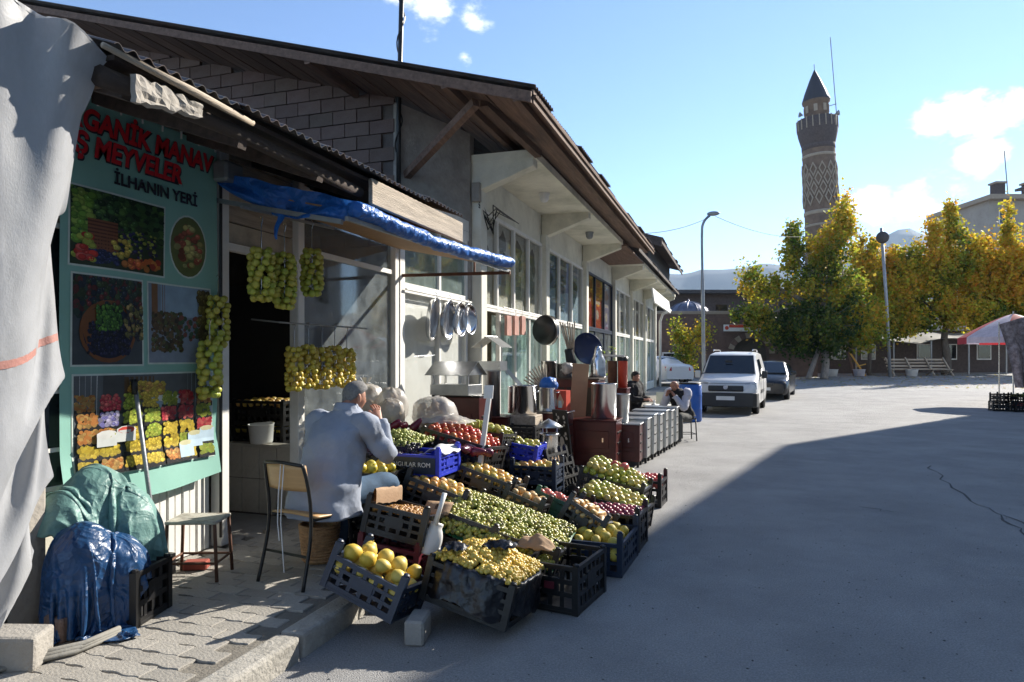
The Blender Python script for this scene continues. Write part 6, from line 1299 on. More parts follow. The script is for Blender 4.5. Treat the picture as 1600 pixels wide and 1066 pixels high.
# ================================================================ vehicles (front towards local -Y)
def car(name, lab, loc, rz, st, paint, W, wheels, wr=.3, ws=None, sides=(), rear=None):
    t0 = T(name, lab, 'car' if name != 'delivery_van' else 'van', loc, rz)
    rings = []
    for (y, zb, zm, zt, wl, wt) in st:
        half = [(wl * .86, zb), (wl * .97, zb + .06), (wl, lerp(zb, zm, .5)), (wl * .985, zm), (lerp(wl, wt, .55), lerp(zm, zt, .55)), (wt + .0, zt - .045), (wt - .09, zt)]
        rings.append([(x, y, z) for x, z in half] + [(0, y, zt + .012)] + [(-x, y, z) for x, z in reversed(half)])
    n = len(rings[0]); b = MB(); b.add([p for r in rings for p in r], [(i * n + j, i * n + j + 1, (i + 1) * n + j + 1, (i + 1) * n + j) for i in range(len(rings) - 1) for j in range(n - 1)] + [tuple(range(n)), tuple(range((len(rings) - 1) * n, len(rings) * n))])
    o = b.build('body', paint, t0, smooth=True); md = o.modifiers.new('es', 'EDGE_SPLIT'); md.split_angle = R(38)
    def wheel(x, y):
        b = MB(); Rm = Matrix.Translation((x, y, wr)) @ Matrix.Rotation(R(90), 4, 'Y')
        b.lathe([(wr * .62, -.09), (wr * .93, -.095), (wr, -.07), (wr, .07), (wr * .93, .095), (wr * .62, .09)], n=28, M=Rm); w_ = b.build('wheel', m['tyre'], t0, smooth=True)
        b = MB(); b.lathe([(wr * .63, -.08), (wr * .6, -.06), (wr * .15, -.07), (0, -.075)], n=24, M=Rm); b.lathe([(wr * .63, .08), (wr * .6, .06), (wr * .15, .07), (0, .075)], n=24, M=Rm); b.build('rim', m['rim'], w_, smooth=True)
        b = MB(); b.lathe([(wr * 1.2, -.02), (wr * 1.2, .02)], n=24, M=Matrix.Translation((math.copysign(abs(x) + .06, x), y, wr + .02)) @ Matrix.Rotation(R(90), 4, 'Y'), cap=True); b.build('wheel_arch', m['carplastic'], t0)
    for y in wheels:
        for s in (-1, 1): wheel(s * (W - .11), y)
    def panel(nm, pts, mat, off=.012):
        P = [Vector(p) for p in pts]; nrm = (P[1] - P[0]).cross(P[2] - P[0]).normalized(); b = MB(); b.add([p + nrm * off for p in P] + [p - nrm * .03 for p in P], [tuple(range(len(P))), tuple(reversed(range(len(P), 2 * len(P))))] + [(i, len(P) + i, len(P) + (i + 1) % len(P), (i + 1) % len(P)) for i in range(len(P))]); return b.build(nm, mat, t0)
    return t0, panel
W_ = .86
st = [(0, .3, .5, .66, .74, .72), (.08, .24, .62, .84, .82, .76), (.3, .22, .8, .98, .85, .78), (.9, .22, .96, 1.1, .86, .8), (1.0, .22, .98, 1.16, .86, .79), (1.62, .22, 1.02, 1.7, .86, .68), (1.9, .22, 1.03, 1.76, .86, .68), (2.6, .22, 1.03, 1.8, .86, .68), (3.8, .22, 1.03, 1.78, .86, .68), (4.08, .24, 1.03, 1.7, .85, .68), (4.16, .3, 1.0, 1.5, .83, .7)]
van, pan = car('delivery_van', 'small white delivery van with dark bumper parked facing the camera', (-.29, 20.35, .0), -5.6, st, m['carwhite'], W_, (.78, 3.35), .31)
pan('windscreen', [(-.72, .99, 1.13), (.72, .99, 1.13), (.63, 1.58, 1.66), (-.63, 1.58, 1.66)], m['carglass'], .04)
for s in (-1, 1):
    pan('side_window', [(s * .858, 1.3, 1.06), (s * .858, 2.25, 1.06), (s * .73, 2.2, 1.58), (s * .73, 1.66, 1.56)][::(1 if s > 0 else -1)], m['carglass'], .02)
    pan('headlight', [(s * .5, .06, .72), (s * .82, .16, .72), (s * .8, .22, .93), (s * .5, .14, .9)][::(1 if s > 0 else -1)], m['lamp_glass'], .03)
    b = MB(); b.box((s * .96, 1.22, 1.12), (.16, .09, .22)); o = b.build('wing_mirror', m['carplastic'] if s > 0 else m['carwhite'], van); bev(o, .03, 2)
    MB().tube([(s * .58, 1.9, 1.83), (s * .58, 2.0, 1.86), (s * .58, 3.5, 1.87), (s * .58, 3.7, 1.82)], .018, 6).build('roof_rail', m['alu'], van)
    MB().box((s * .872, 1.85, .62), (.012, 1.3, .1)).build('side_moulding', m['carplastic'], van)
b = MB(); b.prism([(-.87, .38), (-.84, .0), (-.74, -.08), (.74, -.08), (.84, .0), (.87, .38), (.6, .38), (-.6, .38)], lambda a, c, t: (a, c, t), .22, .62); o = b.build('bumper', m['carplastic'], van); bev(o, .03, 2)
b = MB(); b.box((0, -.005, .74), (.96, .1, .16), rot=(-15, 0, 0)); o = b.build('grille', m['carplastic'], van); bev(o, .02)
b = MB(); b.lathe([(0, .01), (.06, .01), (.065, 0)], n=16, M=Matrix.Translation((0, -.06, .78)) @ Matrix.Rotation(R(90), 4, 'X')); b.build('badge', m['rim'], van)
MB().box((0, -.09, .47), (.5, .012, .11)).build('number_plate', m['paper'], van)
b = MB(); b.box((-.05, 1.25, 1.5), (.2, .02, .07)); b.build('rear_view_mirror', m['carplastic'], van)
for s in (-1, 1):
    MB().tube([(s * .55 - .25, .96, 1.14), (s * .3, 1.1, 1.27)], .012, 5).build('wiper', m['carplastic'], van)
    for y in (1.28, 2.3): MB().box((s * .864, y, .68), (.006, .012, .7)).build('door_gap', m['carplastic'], van)
    MB().box((s * .872, 2.15, .98), (.03, .16, .035)).build('door_handle', m['carplastic'], van)
MB().box((0, .02, .885), (1.3, .012, .012)).build('bonnet_gap', m['carplastic'], van)
st2 = [(0, .25, .5, .62, .72, .7), (.12, .2, .6, .74, .82, .72), (1.0, .18, .74, .9, .87, .76), (1.15, .18, .82, .96, .87, .76), (1.9, .18, .86, 1.4, .87, .6), (2.3, .18, .88, 1.45, .87, .58), (3.0, .18, .88, 1.4, .87, .6), (3.7, .18, .9, 1.08, .87, .72), (4.3, .2, .86, 1.02, .84, .7), (4.42, .3, .7, .92, .78, .68)]
sed, pan = car('parked_sedan', 'dark sedan parked behind the white van', (.95, 27.1, gz(0, 27)), -8, st2, m['carblack'], .87, (.8, 3.5), .31)
pan('windscreen', [(-.7, 1.17, .97), (.7, 1.17, .97), (.55, 1.86, 1.37), (-.55, 1.86, 1.37)], m['carglass'], .04)
for s in (-1, 1):
    pan('side_window', [(s * .87, 1.45, .92), (s * .87, 3.3, .92), (s * .66, 2.95, 1.33), (s * .64, 2.0, 1.34)][::(1 if s > 0 else -1)], m['carglass'], .02)
    pan('headlight', [(s * .45, .04, .6), (s * .8, .12, .6), (s * .78, .3, .76), (s * .5, .14, .72)][::(1 if s > 0 else -1)], m['lamp_glass'], .03)
    b = MB(); b.box((s * .96, 1.4, 1.0), (.18, .1, .14)); o = b.build('wing_mirror', m['carblack'], sed); bev(o, .03, 2)
MB().box((0, -.01, .42), (.5, .02, .11)).build('number_plate', m['paper'], sed); MB().box((0, .0, .6), (.7, .06, .1)).build('grille', m['carplastic'], sed)
wse, pan = car('parked_sedan', 'white sedan with red tail light parked at the end of the shop row', (-5.3, 38.3, gz(0, 38)), 217, st2, m['carwhite'], .87, (.8, 3.5), .31)
pan('rear_window', [(.6, 3.66, 1.06), (-.6, 3.66, 1.06), (-.52, 3.05, 1.37), (.52, 3.05, 1.37)], m['carglass'], .02)
for s in (-1, 1):
    pan('tail_light', [(s * .5, 4.43, .72), (s * .8, 4.34, .72), (s * .8, 4.28, .92), (s * .5, 4.4, .9)][::(-1 if s > 0 else 1)], m['taillight'], .03)
    pan('side_window', [(s * .87, 1.45, .92), (s * .87, 3.3, .92), (s * .66, 2.95, 1.33), (s * .64, 2.0, 1.34)][::(1 if s > 0 else -1)], m['carglass'], .02)
# ================================================================ background place
YAW = 18.2; RV = Vector((math.cos(R(YAW)), math.sin(R(YAW)), 0)); FV = Vector((-math.sin(R(YAW)), math.cos(R(YAW)), 0))
hm = T('stone_bathhouse', 'low brown stone building with arched doorway and pale cornice', 'building', (.8, 45.8, .38), YAW)
b = MB()
# front wall with an arched opening
arch = [(-1.15, 0)] + [(-1.15 + 0, 1.5)] + [(1.15 * math.cos(a), 1.5 + 1.0 * math.sin(a)) for a in [math.pi - i * math.pi / 12 for i in range(13)]] + [(1.15, 1.5), (1.15, 0)]
def arched(b, x0, x1, h_, y, d_):
    pts = [(x, z) for x, z in arch[1:-1]]
    b.box(((x0 - 1.15) / 2, y, h_ / 2), (-1.15 - x0, d_, h_)); b.box(((x1 + 1.15) / 2, y, h_ / 2), (x1 - 1.15, d_, h_))
    for (a, za), (c, zc) in zip(pts[:-1], pts[1:]):
        if abs(a - c) < 1e-6: continue
        b.prism([(a, za), (c, zc), (c, h_), (a, h_)], lambda p, q, t: (p, t, q), y - d_ / 2, y + d_ / 2)
arched(b, -6.3, 4.2, 4.0, 0, .5); b.box((-1.05, 6, 2), (10.4, 11.4, 4.0)); b.build('wall', m['stone'], hm)
ar = MB().box((0, .3, 1.2), (2.6, .1, 2.6)).build('doorway', m['darkroom'], hm)
for i in range(12):
    a0, a1 = math.pi - i * math.pi / 12, math.pi - (i + 1) * math.pi / 12 + .02; b = MB()
    b.prism([(1.15 * math.cos(a0), 1.5 + math.sin(a0)), (1.5 * math.cos(a0), 1.5 + 1.35 * math.sin(a0)), (1.5 * math.cos(a1), 1.5 + 1.35 * math.sin(a1)), (1.15 * math.cos(a1), 1.5 + math.sin(a1))], lambda p, q, t: (p, t, q), -.29, -.2); b.build('arch_stone', m['palestone'] if i % 2 else m['stone'], hm)
o = MB().box((-1.05, 5.9, 4.1), (10.9, 12.2, .22)).build('cornice', m['palestone'], hm); bev(o, .03)
for x in (-5.2, -4.0): 
    w_ = MB().box((x, -.26, 1.0), (.8, .06, 1.2)).build('window', m['white'], hm); MB().box((x, -.3, 1.0), (.66, .03, 1.05)).build('pane', m['carglass'], w_)
dm = T('lead_dome', 'ribbed grey lead dome on the roof of the stone building', 'dome', (-3.2, 49.5, 4.45)); dm.scale = (.85, .85, .75)
b = MB(); b.lathe([(1.75, 0), (1.7, .35), (1.5, .8), (1.1, 1.2), (.55, 1.42), (.12, 1.5), (.08, 1.65), (0, 1.8)], n=32); b.build('shell', m['lead'], dm, smooth=True)
for k in range(12):
    a = k * math.pi / 6; MB().tube([(r_ * math.cos(a), r_ * math.sin(a), z) for r_, z in ((1.76, .02), (1.72, .36), (1.52, .82), (1.12, 1.22), (.57, 1.44), (.12, 1.52))], .04, 6).build('rib', m['lead'], dm, smooth=True)
sg = T('bathhouse_sign', 'long white sign with red band above the arched doorway', 'sign', (.35, 45.2, 3.3), YAW)
o = MB().box((0, -.1, .2), (2.4, .08, .42)).build('board', m['paper'], sg); o = MB().box((.15, -.145, .31), (2.05, .015, .18)).build('red_band', m['redbox'], sg)
b = MB(); b.lathe([(0, .012), (.12, .012), (.12, 0)], n=18, M=Matrix.Translation((-1.02, -.142, .2)) @ Matrix.Rotation(R(90), 4, 'X')); b.build('emblem', m['redbox'], sg)
dk = T('dark_roofed_house', 'dark walled house with flat roof behind the stone building', 'building', (-1.5, 63, .8), YAW)
MB().box((1, 3, 3.2), (16, 7, 6.4)).build('wall', m['darkbrick'], dk); MB().box((1, 2.6, 6.55), (17, 8.4, .3)).build('roof', m['roofdark'], dk)
for i in range(6): MB().box((-5.5 + i * 2.8, -.52, 4.9), (1.0, .06, 1.2)).build('window', m['carglass'], dk)
b = MB(); b.tube([(6.5, 1, 6.6), (6.5, 1, 8.7)], .05, 5); b.build('aerial', m['blackmetal'], dk)
# minaret, leaning a little
mi = T('brick_minaret', 'tall leaning brick minaret with balcony, diamond pattern and dark conical cap', 'minaret', (9.0, 76.2, .8)); mi.rotation_euler = Euler((0, 0, R(YAW))); mi.scale = (.87, .87, 1); mi.rotation_euler = (Matrix.Rotation(R(YAW), 3, 'Z') @ Matrix.Rotation(R(-2.9), 3, 'Y')).to_euler()
b = MB(); b.lathe([(2.3, 0), (2.2, 5), (1.95, 12), (1.85, 16), (1.78, 22.4)], n=40); b.build('shaft', m['minaret'], mi, smooth=True)
for z, h_ in ((15.4, .35), (14.2, .2), (21.2, .25), (22.0, .5)): b = MB(); r_ = lerp(1.95, 1.78, (z - 12) / 10.4) + .04; b.lathe([(r_ - .05, z), (r_, z + .03), (r_, z + h_), (r_ - .05, z + h_ + .03)], n=40); b.build('band', m['palestone'] if z < 21.5 else m['darkbrick'], mi, smooth=True)
dmesh = MB(); dmesh.add([(-.42, 0, 0), (0, 0, -.75), (.42, 0, 0), (0, 0, .75), (-.28, 0, 0), (0, 0, -.5), (.28, 0, 0), (0, 0, .5)], [(0, 1, 5, 4), (1, 2, 6, 5), (2, 3, 7, 6), (3, 0, 4, 7)]); dme = dmesh.mesh('diamond', m['palestone'])
for row in range(4):
    for k in range(12):
        a = (k + .5 * (row % 2)) * math.pi / 6; r_ = 1.86 if row > 0 else 1.92; z = 17.0 + row * .95
        o = ob('diamond', dme, mi, ((r_ + .0) * math.cos(a), (r_ + .0) * math.sin(a), z), (0, 0, a + math.pi / 2)); solid(o, .12)
b = MB(); b.lathe([(1.78, 22.4), (1.9, 22.7), (2.15, 23.6), (2.2, 24.0), (2.2, 25.1), (2.1, 25.1), (2.1, 24.1), (1.3, 24.05)], n=40); b.build('balcony', m['darkbrick'], mi, smooth=True)
for k in range(20): a = k * math.pi / 10; MB().box((2.22 * math.cos(a), 2.22 * math.sin(a), 24.6), (.1, .1, 1.1), rot=(0, 0, math.degrees(a))).build('baluster', m['palestone'], mi)
b = MB(); b.lathe([(1.35, 24), (1.33, 26.7), (1.5, 26.8), (1.5, 27.0), (1.3, 27.0)], n=32); b.build('upper_drum', m['minaret'], mi, smooth=True)
for k in range(8): a = k * math.pi / 4 + .3; MB().box((1.35 * math.cos(a), 1.35 * math.sin(a), 26.1), (.06, .4, .7), rot=(0, 0, math.degrees(a))).build('window', m['palestone'], mi)
b = MB(); b.lathe([(1.55, 27.0), (1.2, 27.9), (.6, 29.2), (.06, 30.2)], n=24); b.build('spire', m['slate'], mi, smooth=True)
MB().tube([(0, 0, 30.2), (0, 0, 30.8)], .05, 5).build('finial', m['rim'], mi)
for s in (-1, 1): b = MB(); b.lathe([(.06, 0), (.1, .1), (.28, .4)], n=12, M=Matrix.Translation((s * 1.9, -.6, 25.5)) @ Matrix.Rotation(R(s * 80), 4, 'Y')); b.build('loudspeaker', m['greymetal'], mi)
b = MB(); b.tube([(2.25, -.2, 25.0), (1.95, -.2, 33.4)], .05, 5); b.tube([(1.3, -.2, 26.4), (2.3, -.2, 26.6)], .04, 5); b.tube([(2.0, -.2, 25.3), (2.3, -.2, 25.3)], .04, 5); b.build('antenna', m['greymetal'], mi)
# apartment block behind the trees
ap = T('apartment_block', 'pale apartment block with stair tower and chimneys behind the autumn trees', 'building', (37.5, 90.5, .8), YAW)
MB().box((0, 5, 9), (24, 10, 18)).build('wall', m['apart'], ap); o = MB().box((0, 4.7, 18.2), (25, 11.4, .5)).build('roof_slab', m['palestone'], ap)
MB().box((-1.5, 5, 19.6), (3.4, 4, 2.6)).build('stair_tower', m['apart'], ap); MB().box((-1.2, 5, 21.1), (5.0, 5, .3), rot=(0, -5, 0)).build('tower_roof', m['roofdark'], ap)
for x in (-10, -6.5, 6, 8.5, 11): o = MB().box((x, 1.5, 19.2), (1.0, 1.0, 1.8)).build('chimney', m['darkbrick'], ap); MB().box((x, 1.5, 20.2), (1.3, 1.3, .2)).build('chimney_cap', m['palestone'], ap)
for r_ in range(5):
    for k in range(7): w_ = MB().box((-10.2 + k * 3.4, -.03, 2.5 + r_ * 3.4), (1.5, .08, 1.5)).build('window', m['white'], ap); MB().box((-10.2 + k * 3.4, -.08, 2.5 + r_ * 3.4), (1.3, .06, 1.3)).build('pane', m['carglass'], w_)
MB().tube([(-8.4, 2, 18), (-8.9, 2, 24)], .06, 5).build('aerial', m['greymetal'], ap)
# teahouse under canvas
th = T('canvas_teahouse', 'dim teahouse wall under a sagging grey canvas awning beneath the trees', 'building', (12.4, 53.4, .55), YAW)
MB().box((0, 1.2, 1.5), (15, .4, 3.0)).build('wall', m['darkbrick'], th)
b = MB(); b.sheet(lambda u, v: (-6.2 + 12.4 * u, -2.6 + 3.8 * v, 2.2 + .75 * v + .18 * math.sin(u * 15) * (1 - v) - .2 * math.sin(v * 3.1) + .12 * noise.noise(Vector((u * 8, v * 2, 0)))), 60, 12); b.build('canvas', m['canvas'], th, smooth=True)
for k in range(6): MB().tube([(-6.1 + k * 2.44, -2.5, 0), (-6.1 + k * 2.44, -2.5, 2.25)], .05, 6).build('post', m['greymetal'], th)
for k, x in enumerate((-5.6, -3.5, .4, 2.2, 4.6)): w_ = MB().box((x, .97, 1.5), (1.0, .06, 1.1)).build('window', m['white'], th); MB().box((x, .92, 1.5), (.84, .05, .95)).build('pane', m['carglass'], w_)
bh = T('slatted_bench', 'long slatted wooden bench with sloping back at the road edge', 'bench', (11.0, 49.2, .49), YAW + 3)
for k in range(4): MB().box((0, .1 + .12 * k, .42 + .2 * k), (4.0, .05, .11), rot=(-20, 0, 0)).build('back_slat', m['palewood'], bh)
for k in range(3): MB().box((0, -.08 - .14 * k, .4), (4.0, .11, .04)).build('seat_slat', m['palewood'], bh)
for x in (-1.9, -.6, .7, 1.9): MB().bar((x, -.5, .0), (x, .5, 1.15), .08, .08).build('frame', m['palewood'], bh); MB().bar((x, .4, .0), (x, -.4, .38), .07, .07).build('leg', m['palewood'], bh)
for i, (dx, lab, mt) in enumerate(((-5.6, 'white planter tub at the foot of the green tree', 'whiteplastic'), (-3.9, 'pale lilac tub beside the yellow trestle', 'shirt'), (-.6, 'white bucket in front of the slatted bench', 'whiteplastic'))):
    p = Vector((11.0, 48.6, .47)) + RV * dx; b = MB(); b.lathe([(0, 0), (.3, 0), (.36, .42), (.4, .44), (.33, .42), (0, .3)], n=18); o = b.build('planter_tub', m[mt], smooth=True); o.location = p; tag(o, lab, 'tub')
yt = T('yellow_trestle', 'folded yellow wooden trestle leaning by the green tree', 'trestle', tuple(Vector((11.0, 49.2, .48)) + RV * -3.9), YAW)
MB().bar((-.5, 0, 1.5), (.45, -.1, 0), .1, .08).build('leg', m['yellow'], yt); MB().bar((-.5, .1, 1.5), (-.1, .25, 0), .1, .08).build('leg', m['oldwood'], yt); MB().bar((-.1, -.05, .6), (.5, -.05, .75), .08, .05).build('brace', m['yellow'], yt)
# lamp post, pole and wires
lp = T('street_lamp', 'tall curved street lamp rising behind the white van', 'street lamp', (-1.18, 27.0, .04))
MB().tube(catm([(-1.18, 27, .04), (-1.22, 27, 4), (-1.25, 27, 6.2), (-1.2, 27.0, 6.75), (-.98, 27.1, 7.05)], 6), [.07] * 8 + [.05] * 17, 10).build('pole', m['polefinish'], lp, W=True, smooth=True)
b = MB(); ell(b, (-.84, 27.14, 7.12), (.24, .11, .09), 16, 10); b.build('head', m['greymetal'], lp, W=True, smooth=True)
pl = T('utility_pole', 'slim grey pole with a round convex mirror among the yellow trees', 'pole', (8.9, 47.0, .44))
MB().tube([(8.95, 47, .44), (8.75, 46.95, 5), (8.45, 46.9, 9.6)], .09, 10).build('pole', m['polefinish'], pl, W=True, smooth=True)
b = MB(); b.lathe([(0, .12), (.3, .06), (.36, 0), (.37, -.04), (0, -.06)], n=24, M=Matrix.Translation((8.5, 46.75, 9.0)) @ Matrix.Rotation(R(90), 4, 'X')); b.build('mirror', m['roofdark'], pl, W=True, smooth=True)
def wire(lab, a, c, sag):
    b = MB(); a, c = Vector(a), Vector(c); b.tube([a.lerp(c, t) - Vector((0, 0, sag * 4 * t * (1 - t))) for t in [i / 16 for i in range(17)]], .012, 5); tag(b.build('overhead_wire', m['tar']), lab, 'wire')
wire('thin overhead wire between the street lamp and the shop roof', (-.95, 27.1, 7.0), (-3.4, 19.4, 5.2), .25); wire('thin overhead wire between the street lamp and the trees', (-.75, 27.1, 7.0), (5.0, 45, 9.2), .5)
# ================================================================ trees
def tree(lab, loc, trunk, clumps, nleaf, size, pal, seed, barkm, grp=None, limbs=14):
    t0 = T('autumn_tree', lab, 'tree', loc, 0, grp); rr = random.Random(seed)
    b = MB()
    for tr_ in trunk: b.tube(catm(tr_[0], 5), [lerp(tr_[1], tr_[2], i / (5 * (len(tr_[0]) - 1))) for i in range(5 * (len(tr_[0]) - 1) + 1)], 10)
    b.build('trunk', barkm, t0, smooth=True)
    lim = MB(); lv = MB(); fork = Vector(trunk[0][0][-1]); tot = sum(c[4] for c in clumps)
    for (dx, dy, dz, rad, wt, tone) in clumps:
        cc = RV * dx + FV * dy + Vector((0, 0, dz)); f0 = fork.lerp(Vector(trunk[0][0][-2]), rr.random() * .5)
        lim.tube(catm([f0, f0.lerp(cc, .5) + Vector((0, 0, .3)), cc, cc + Vector((rr.uniform(-.3, .3), rr.uniform(-.3, .3), rad[2] * .8))], 4), [.09 - .08 * i / 12 for i in range(13)], 6)
        n = int(nleaf * wt / tot); nc = max(3, n // 45); subs = []
        for k in range(nc):
            while True:
                p = Vector((rr.uniform(-1, 1), rr.uniform(-1, 1), rr.uniform(-1, 1)))
                if p.length < 1: break
            p = p * (.55 + .45 * p.length) if p.length > 0 else p
            sp_ = cc + RV * (p.x * rad[0]) + FV * (p.y * rad[1]) + Vector((0, 0, p.z * rad[2])); subs.append(sp_)
            if k % 4 == 0: lim.tube([cc.lerp(sp_, .15), cc.lerp(sp_, .6) + Vector((0, 0, -.05)), sp_], [.025, .016, .008], 4)
        for sp_ in subs:
            tn = tone + .5 * noise.noise(sp_ * .55 + Vector((seed, 0, 0))) + rr.uniform(-.12, .12); cr_ = rr.uniform(.18, .5)
            for q in range(45):
                c0 = sp_ + Vector((rr.gauss(0, .8), rr.gauss(0, .8), rr.gauss(0, 1.15))) * cr_ * .66
                d = Vector((rr.uniform(-1, 1), rr.uniform(-1, 1), rr.uniform(-1, .6))).normalized(); e_ = d.cross(Vector((rr.uniform(-1, 1), rr.uniform(-1, 1), rr.uniform(-1, 1)))).normalized(); s = size * rr.uniform(.6, 1.25)
                k = min(max(tn + rr.uniform(-.15, .15), 0), .999) * (len(pal) - 1); i = int(k); col = [lerp(pal[i][j], pal[min(i + 1, len(pal) - 1)][j], k - i) * rr.uniform(.75, 1.2) for j in range(3)]
                lv.cc = tuple(col); lv.add([c0 - d * s * .5, c0 + e_ * s * .42, c0 + d * s * .5, c0 - e_ * s * .42], [(0, 1, 2, 3)])
    lim.build('limbs', barkm, t0, smooth=True)
    stuff(lv.build('crown', m['leaf'], t0, colors=True, fix=False)); return t0
PAL = [(.025, .06, .015), (.07, .12, .02), (.24, .27, .03), (.5, .42, .04), (.64, .44, .04), (.6, .34, .035)]
tree('tall tree turning from dark green below to yellow at its spire', (4.9, 43.9, .37), [([(0, 0, 0), (.1, .1, 1.2), (-.1, 0, 2.6), (.1, .1, 4.2)], .24, .14), ([(-.9, -.3, 0), (-.5, -.2, 1.2), (-.1, 0, 2.4)], .16, .1)],
     [(-.3, 0, 3.2, (2.6, 2.2, 1.5), 1.6, .12), (-2.6, -.4, 3.0, (1.7, 1.4, .9), .7, .2), (-4.3, -.3, 3.6, (1.2, 1, .7), .4, .45), (-3.4, 0, 5.3, (1.5, 1, .7), .45, .55), (-4.4, 0, 6.1, (.6, .5, .4), .15, .6), (.0, 0, 5.4, (2.1, 1.8, 1.4), 1.2, .45), (1.9, .4, 4.0, (1.7, 1.6, 1.7), .9, .52), (-1.6, .2, 7.3, (.9, .8, 1.2), .45, .55), (.3, 0, 7.6, (1.3, 1.2, 1.4), .8, .62), (1.2, 0, 9.2, (.75, .7, 1.4), .5, .76), (-1.9, 0, 8.6, (.5, .5, .8), .12, .55), (-.6, 0, 2.0, (2.2, 1.6, .5), .5, .1), (2.3, 0, 2.4, (1.6, 1.2, .7), .35, .4)], 30000, .2, PAL, 3, m['palebark'])
G3 = 'yellow trees around the teahouse'
tree('broad golden tree with dark trunk in front of the apartment block', (13.1, 51.6, .5), [([(0, 0, 0), (.05, 0, 1.2), (-.1, 0, 2.4), (.1, 0, 3.8)], .3, .16)],
     [(-3.2, 0, 5.9, (1.8, 1.4, 2.7), 1.2, .66), (-1.1, 0, 6.8, (1.8, 1.5, 2.5), 1.1, .72), (1.0, 0, 7.2, (1.8, 1.5, 2.5), 1.1, .72), (3.1, 0, 6.3, (1.8, 1.4, 2.7), 1.1, .68), (0, -.4, 4.2, (3.4, 2, 1.2), 1.0, .5), (-2.6, -.3, 3.6, (1.6, 1.2, .9), .5, .52), (2.6, -.3, 3.8, (1.6, 1.2, .9), .5, .5), (.3, 0, 10.0, (.35, .35, 1.6), .2, .72), (-.9, 0, 9.3, (.5, .5, .8), .15, .7)], 44000, .21, PAL, 5, m['bark'])
tree('golden tree beside the market parasol', (17.8, 52.3, .5), [([(0, 0, 0), (.05, 0, 1.4), (.1, 0, 3.2)], .2, .12)],
     [(-.6, 0, 6.2, (2.0, 1.4, 2.8), 1.2, .7), (1.4, 0, 6.0, (1.8, 1.4, 2.8), 1, .72), (0, 0, 3.8, (2.4, 1.6, 1.1), .8, .5), (-1.2, 0, 9.6, (.3, .3, 1.6), .12, .6), (3.4, 0, 4.8, (1.6, 1.4, 2.0), .8, .68)], 30000, .21, PAL, 7, m['bark'])
tree('yellow tree filling the gap between the tall tree and the golden tree', (8.2, 49.5, .46), [([(0, 0, 0), (.05, 0, 2), (0, 0, 4)], .14, .08)],
     [(0, 0, 4.8, (2.0, 1.3, 1.9), 1, .6), (1.6, 0, 6.2, (1.3, 1.0, 1.5), .6, .68), (-.3, 0, 7.4, (1.0, .8, 1.6), .5, .66), (-1.5, 0, 10.2, (.35, .35, 1.7), .16, .7), (.6, 0, 3.4, (2.0, 1.3, .9), .6, .5)], 19000, .21, PAL, 9, m['bark'])
tree('small yellow green sapling at the end of the shop row', (-2.7, 38.9, .27), [([(0, 0, 0), (.05, 0, 1), (0, .1, 2)], .05, .03)], [(0, 0, 2.1, (.7, .6, .7), .5, .45), (.9, 0, 2.6, (.5, .4, .7), .3, .5), (-.5, 0, 2.9, (.4, .4, .6), .2, .48), (.2, 0, 1.2, (.7, .5, .4), .25, .4)], 2600, .15, PAL, 11, m['bark'])
# ================================================================ market stall on the other side
def parasol(lab, loc, rad, h_, drop, seed):
    t0 = T('market_parasol', lab, 'parasol', loc, seed * 20); n = 8
    for k in range(n):
        a0, a1 = 2 * math.pi * k / n, 2 * math.pi * (k + 1) / n
        def fn(u, v):
            a = lerp(a0, a1, u); r_ = rad * v * (1 - .06 * math.sin(u * math.pi) * v); return (r_ * math.cos(a), r_ * math.sin(a), h_ - drop * v ** 1.25)
        b = MB(); b.sheet(fn, 6, 8); g = b.build('gore', m['parasol_red'] if k % 2 else m['parasol_white'], t0, smooth=True)
        b = MB(); b.sheet(lambda u, v: (fn(u, 1)[0], fn(u, 1)[1], h_ - drop - .22 * v * (1 if k % 2 else .9)), 6, 2); b.build('valance', m['parasol_red'] if k % 2 else m['parasol_white'], g, smooth=True)
        MB().tube([(0, 0, h_ - .35), (rad * .98 * math.cos(a0), rad * .98 * math.sin(a0), h_ - drop - .01)], .012, 5).build('rib', m['alu'], t0)
    MB().tube([(0, 0, 0), (0, 0, h_ + .08)], .025, 8).build('pole', m['alu'], t0); return t0
parasol('red and white market parasol over the stall across the street', (8.85, 27.1, 0), 1.6, 3.1, .8, 1)
dr = T('patterned_drape', 'mottled brown cloth draped over the market stall frame', 'cloth', (8.2, 24.4, 0))
b = MB()
def dfn(u, v):
    p = Vector((7.55, 24.2, 0)).lerp(Vector((9.1, 24.75, 0)), u); w_ = .1 * math.sin(u * 22 + v * 2) * (.4 + v) + .07 * noise.noise(Vector((u * 6, v * 5, 1)))
    return (p.x + .5 * v * (1 - u) - .2 * (v - .3) ** 2 * (1 - u), p.y + w_ - .12 * v, lerp(2.62 + .5 * u, .72, v))
b.sheet(dfn, 50, 36); b.build('sheet', m['camo'], dr, W=True, smooth=True)
for x, y in ((7.62, 24.45), (9.0, 24.9)): MB().tube([(x, y, 0), (x, y, 2.7)], .02, 6).build('frame', m['alu'], dr, W=True)
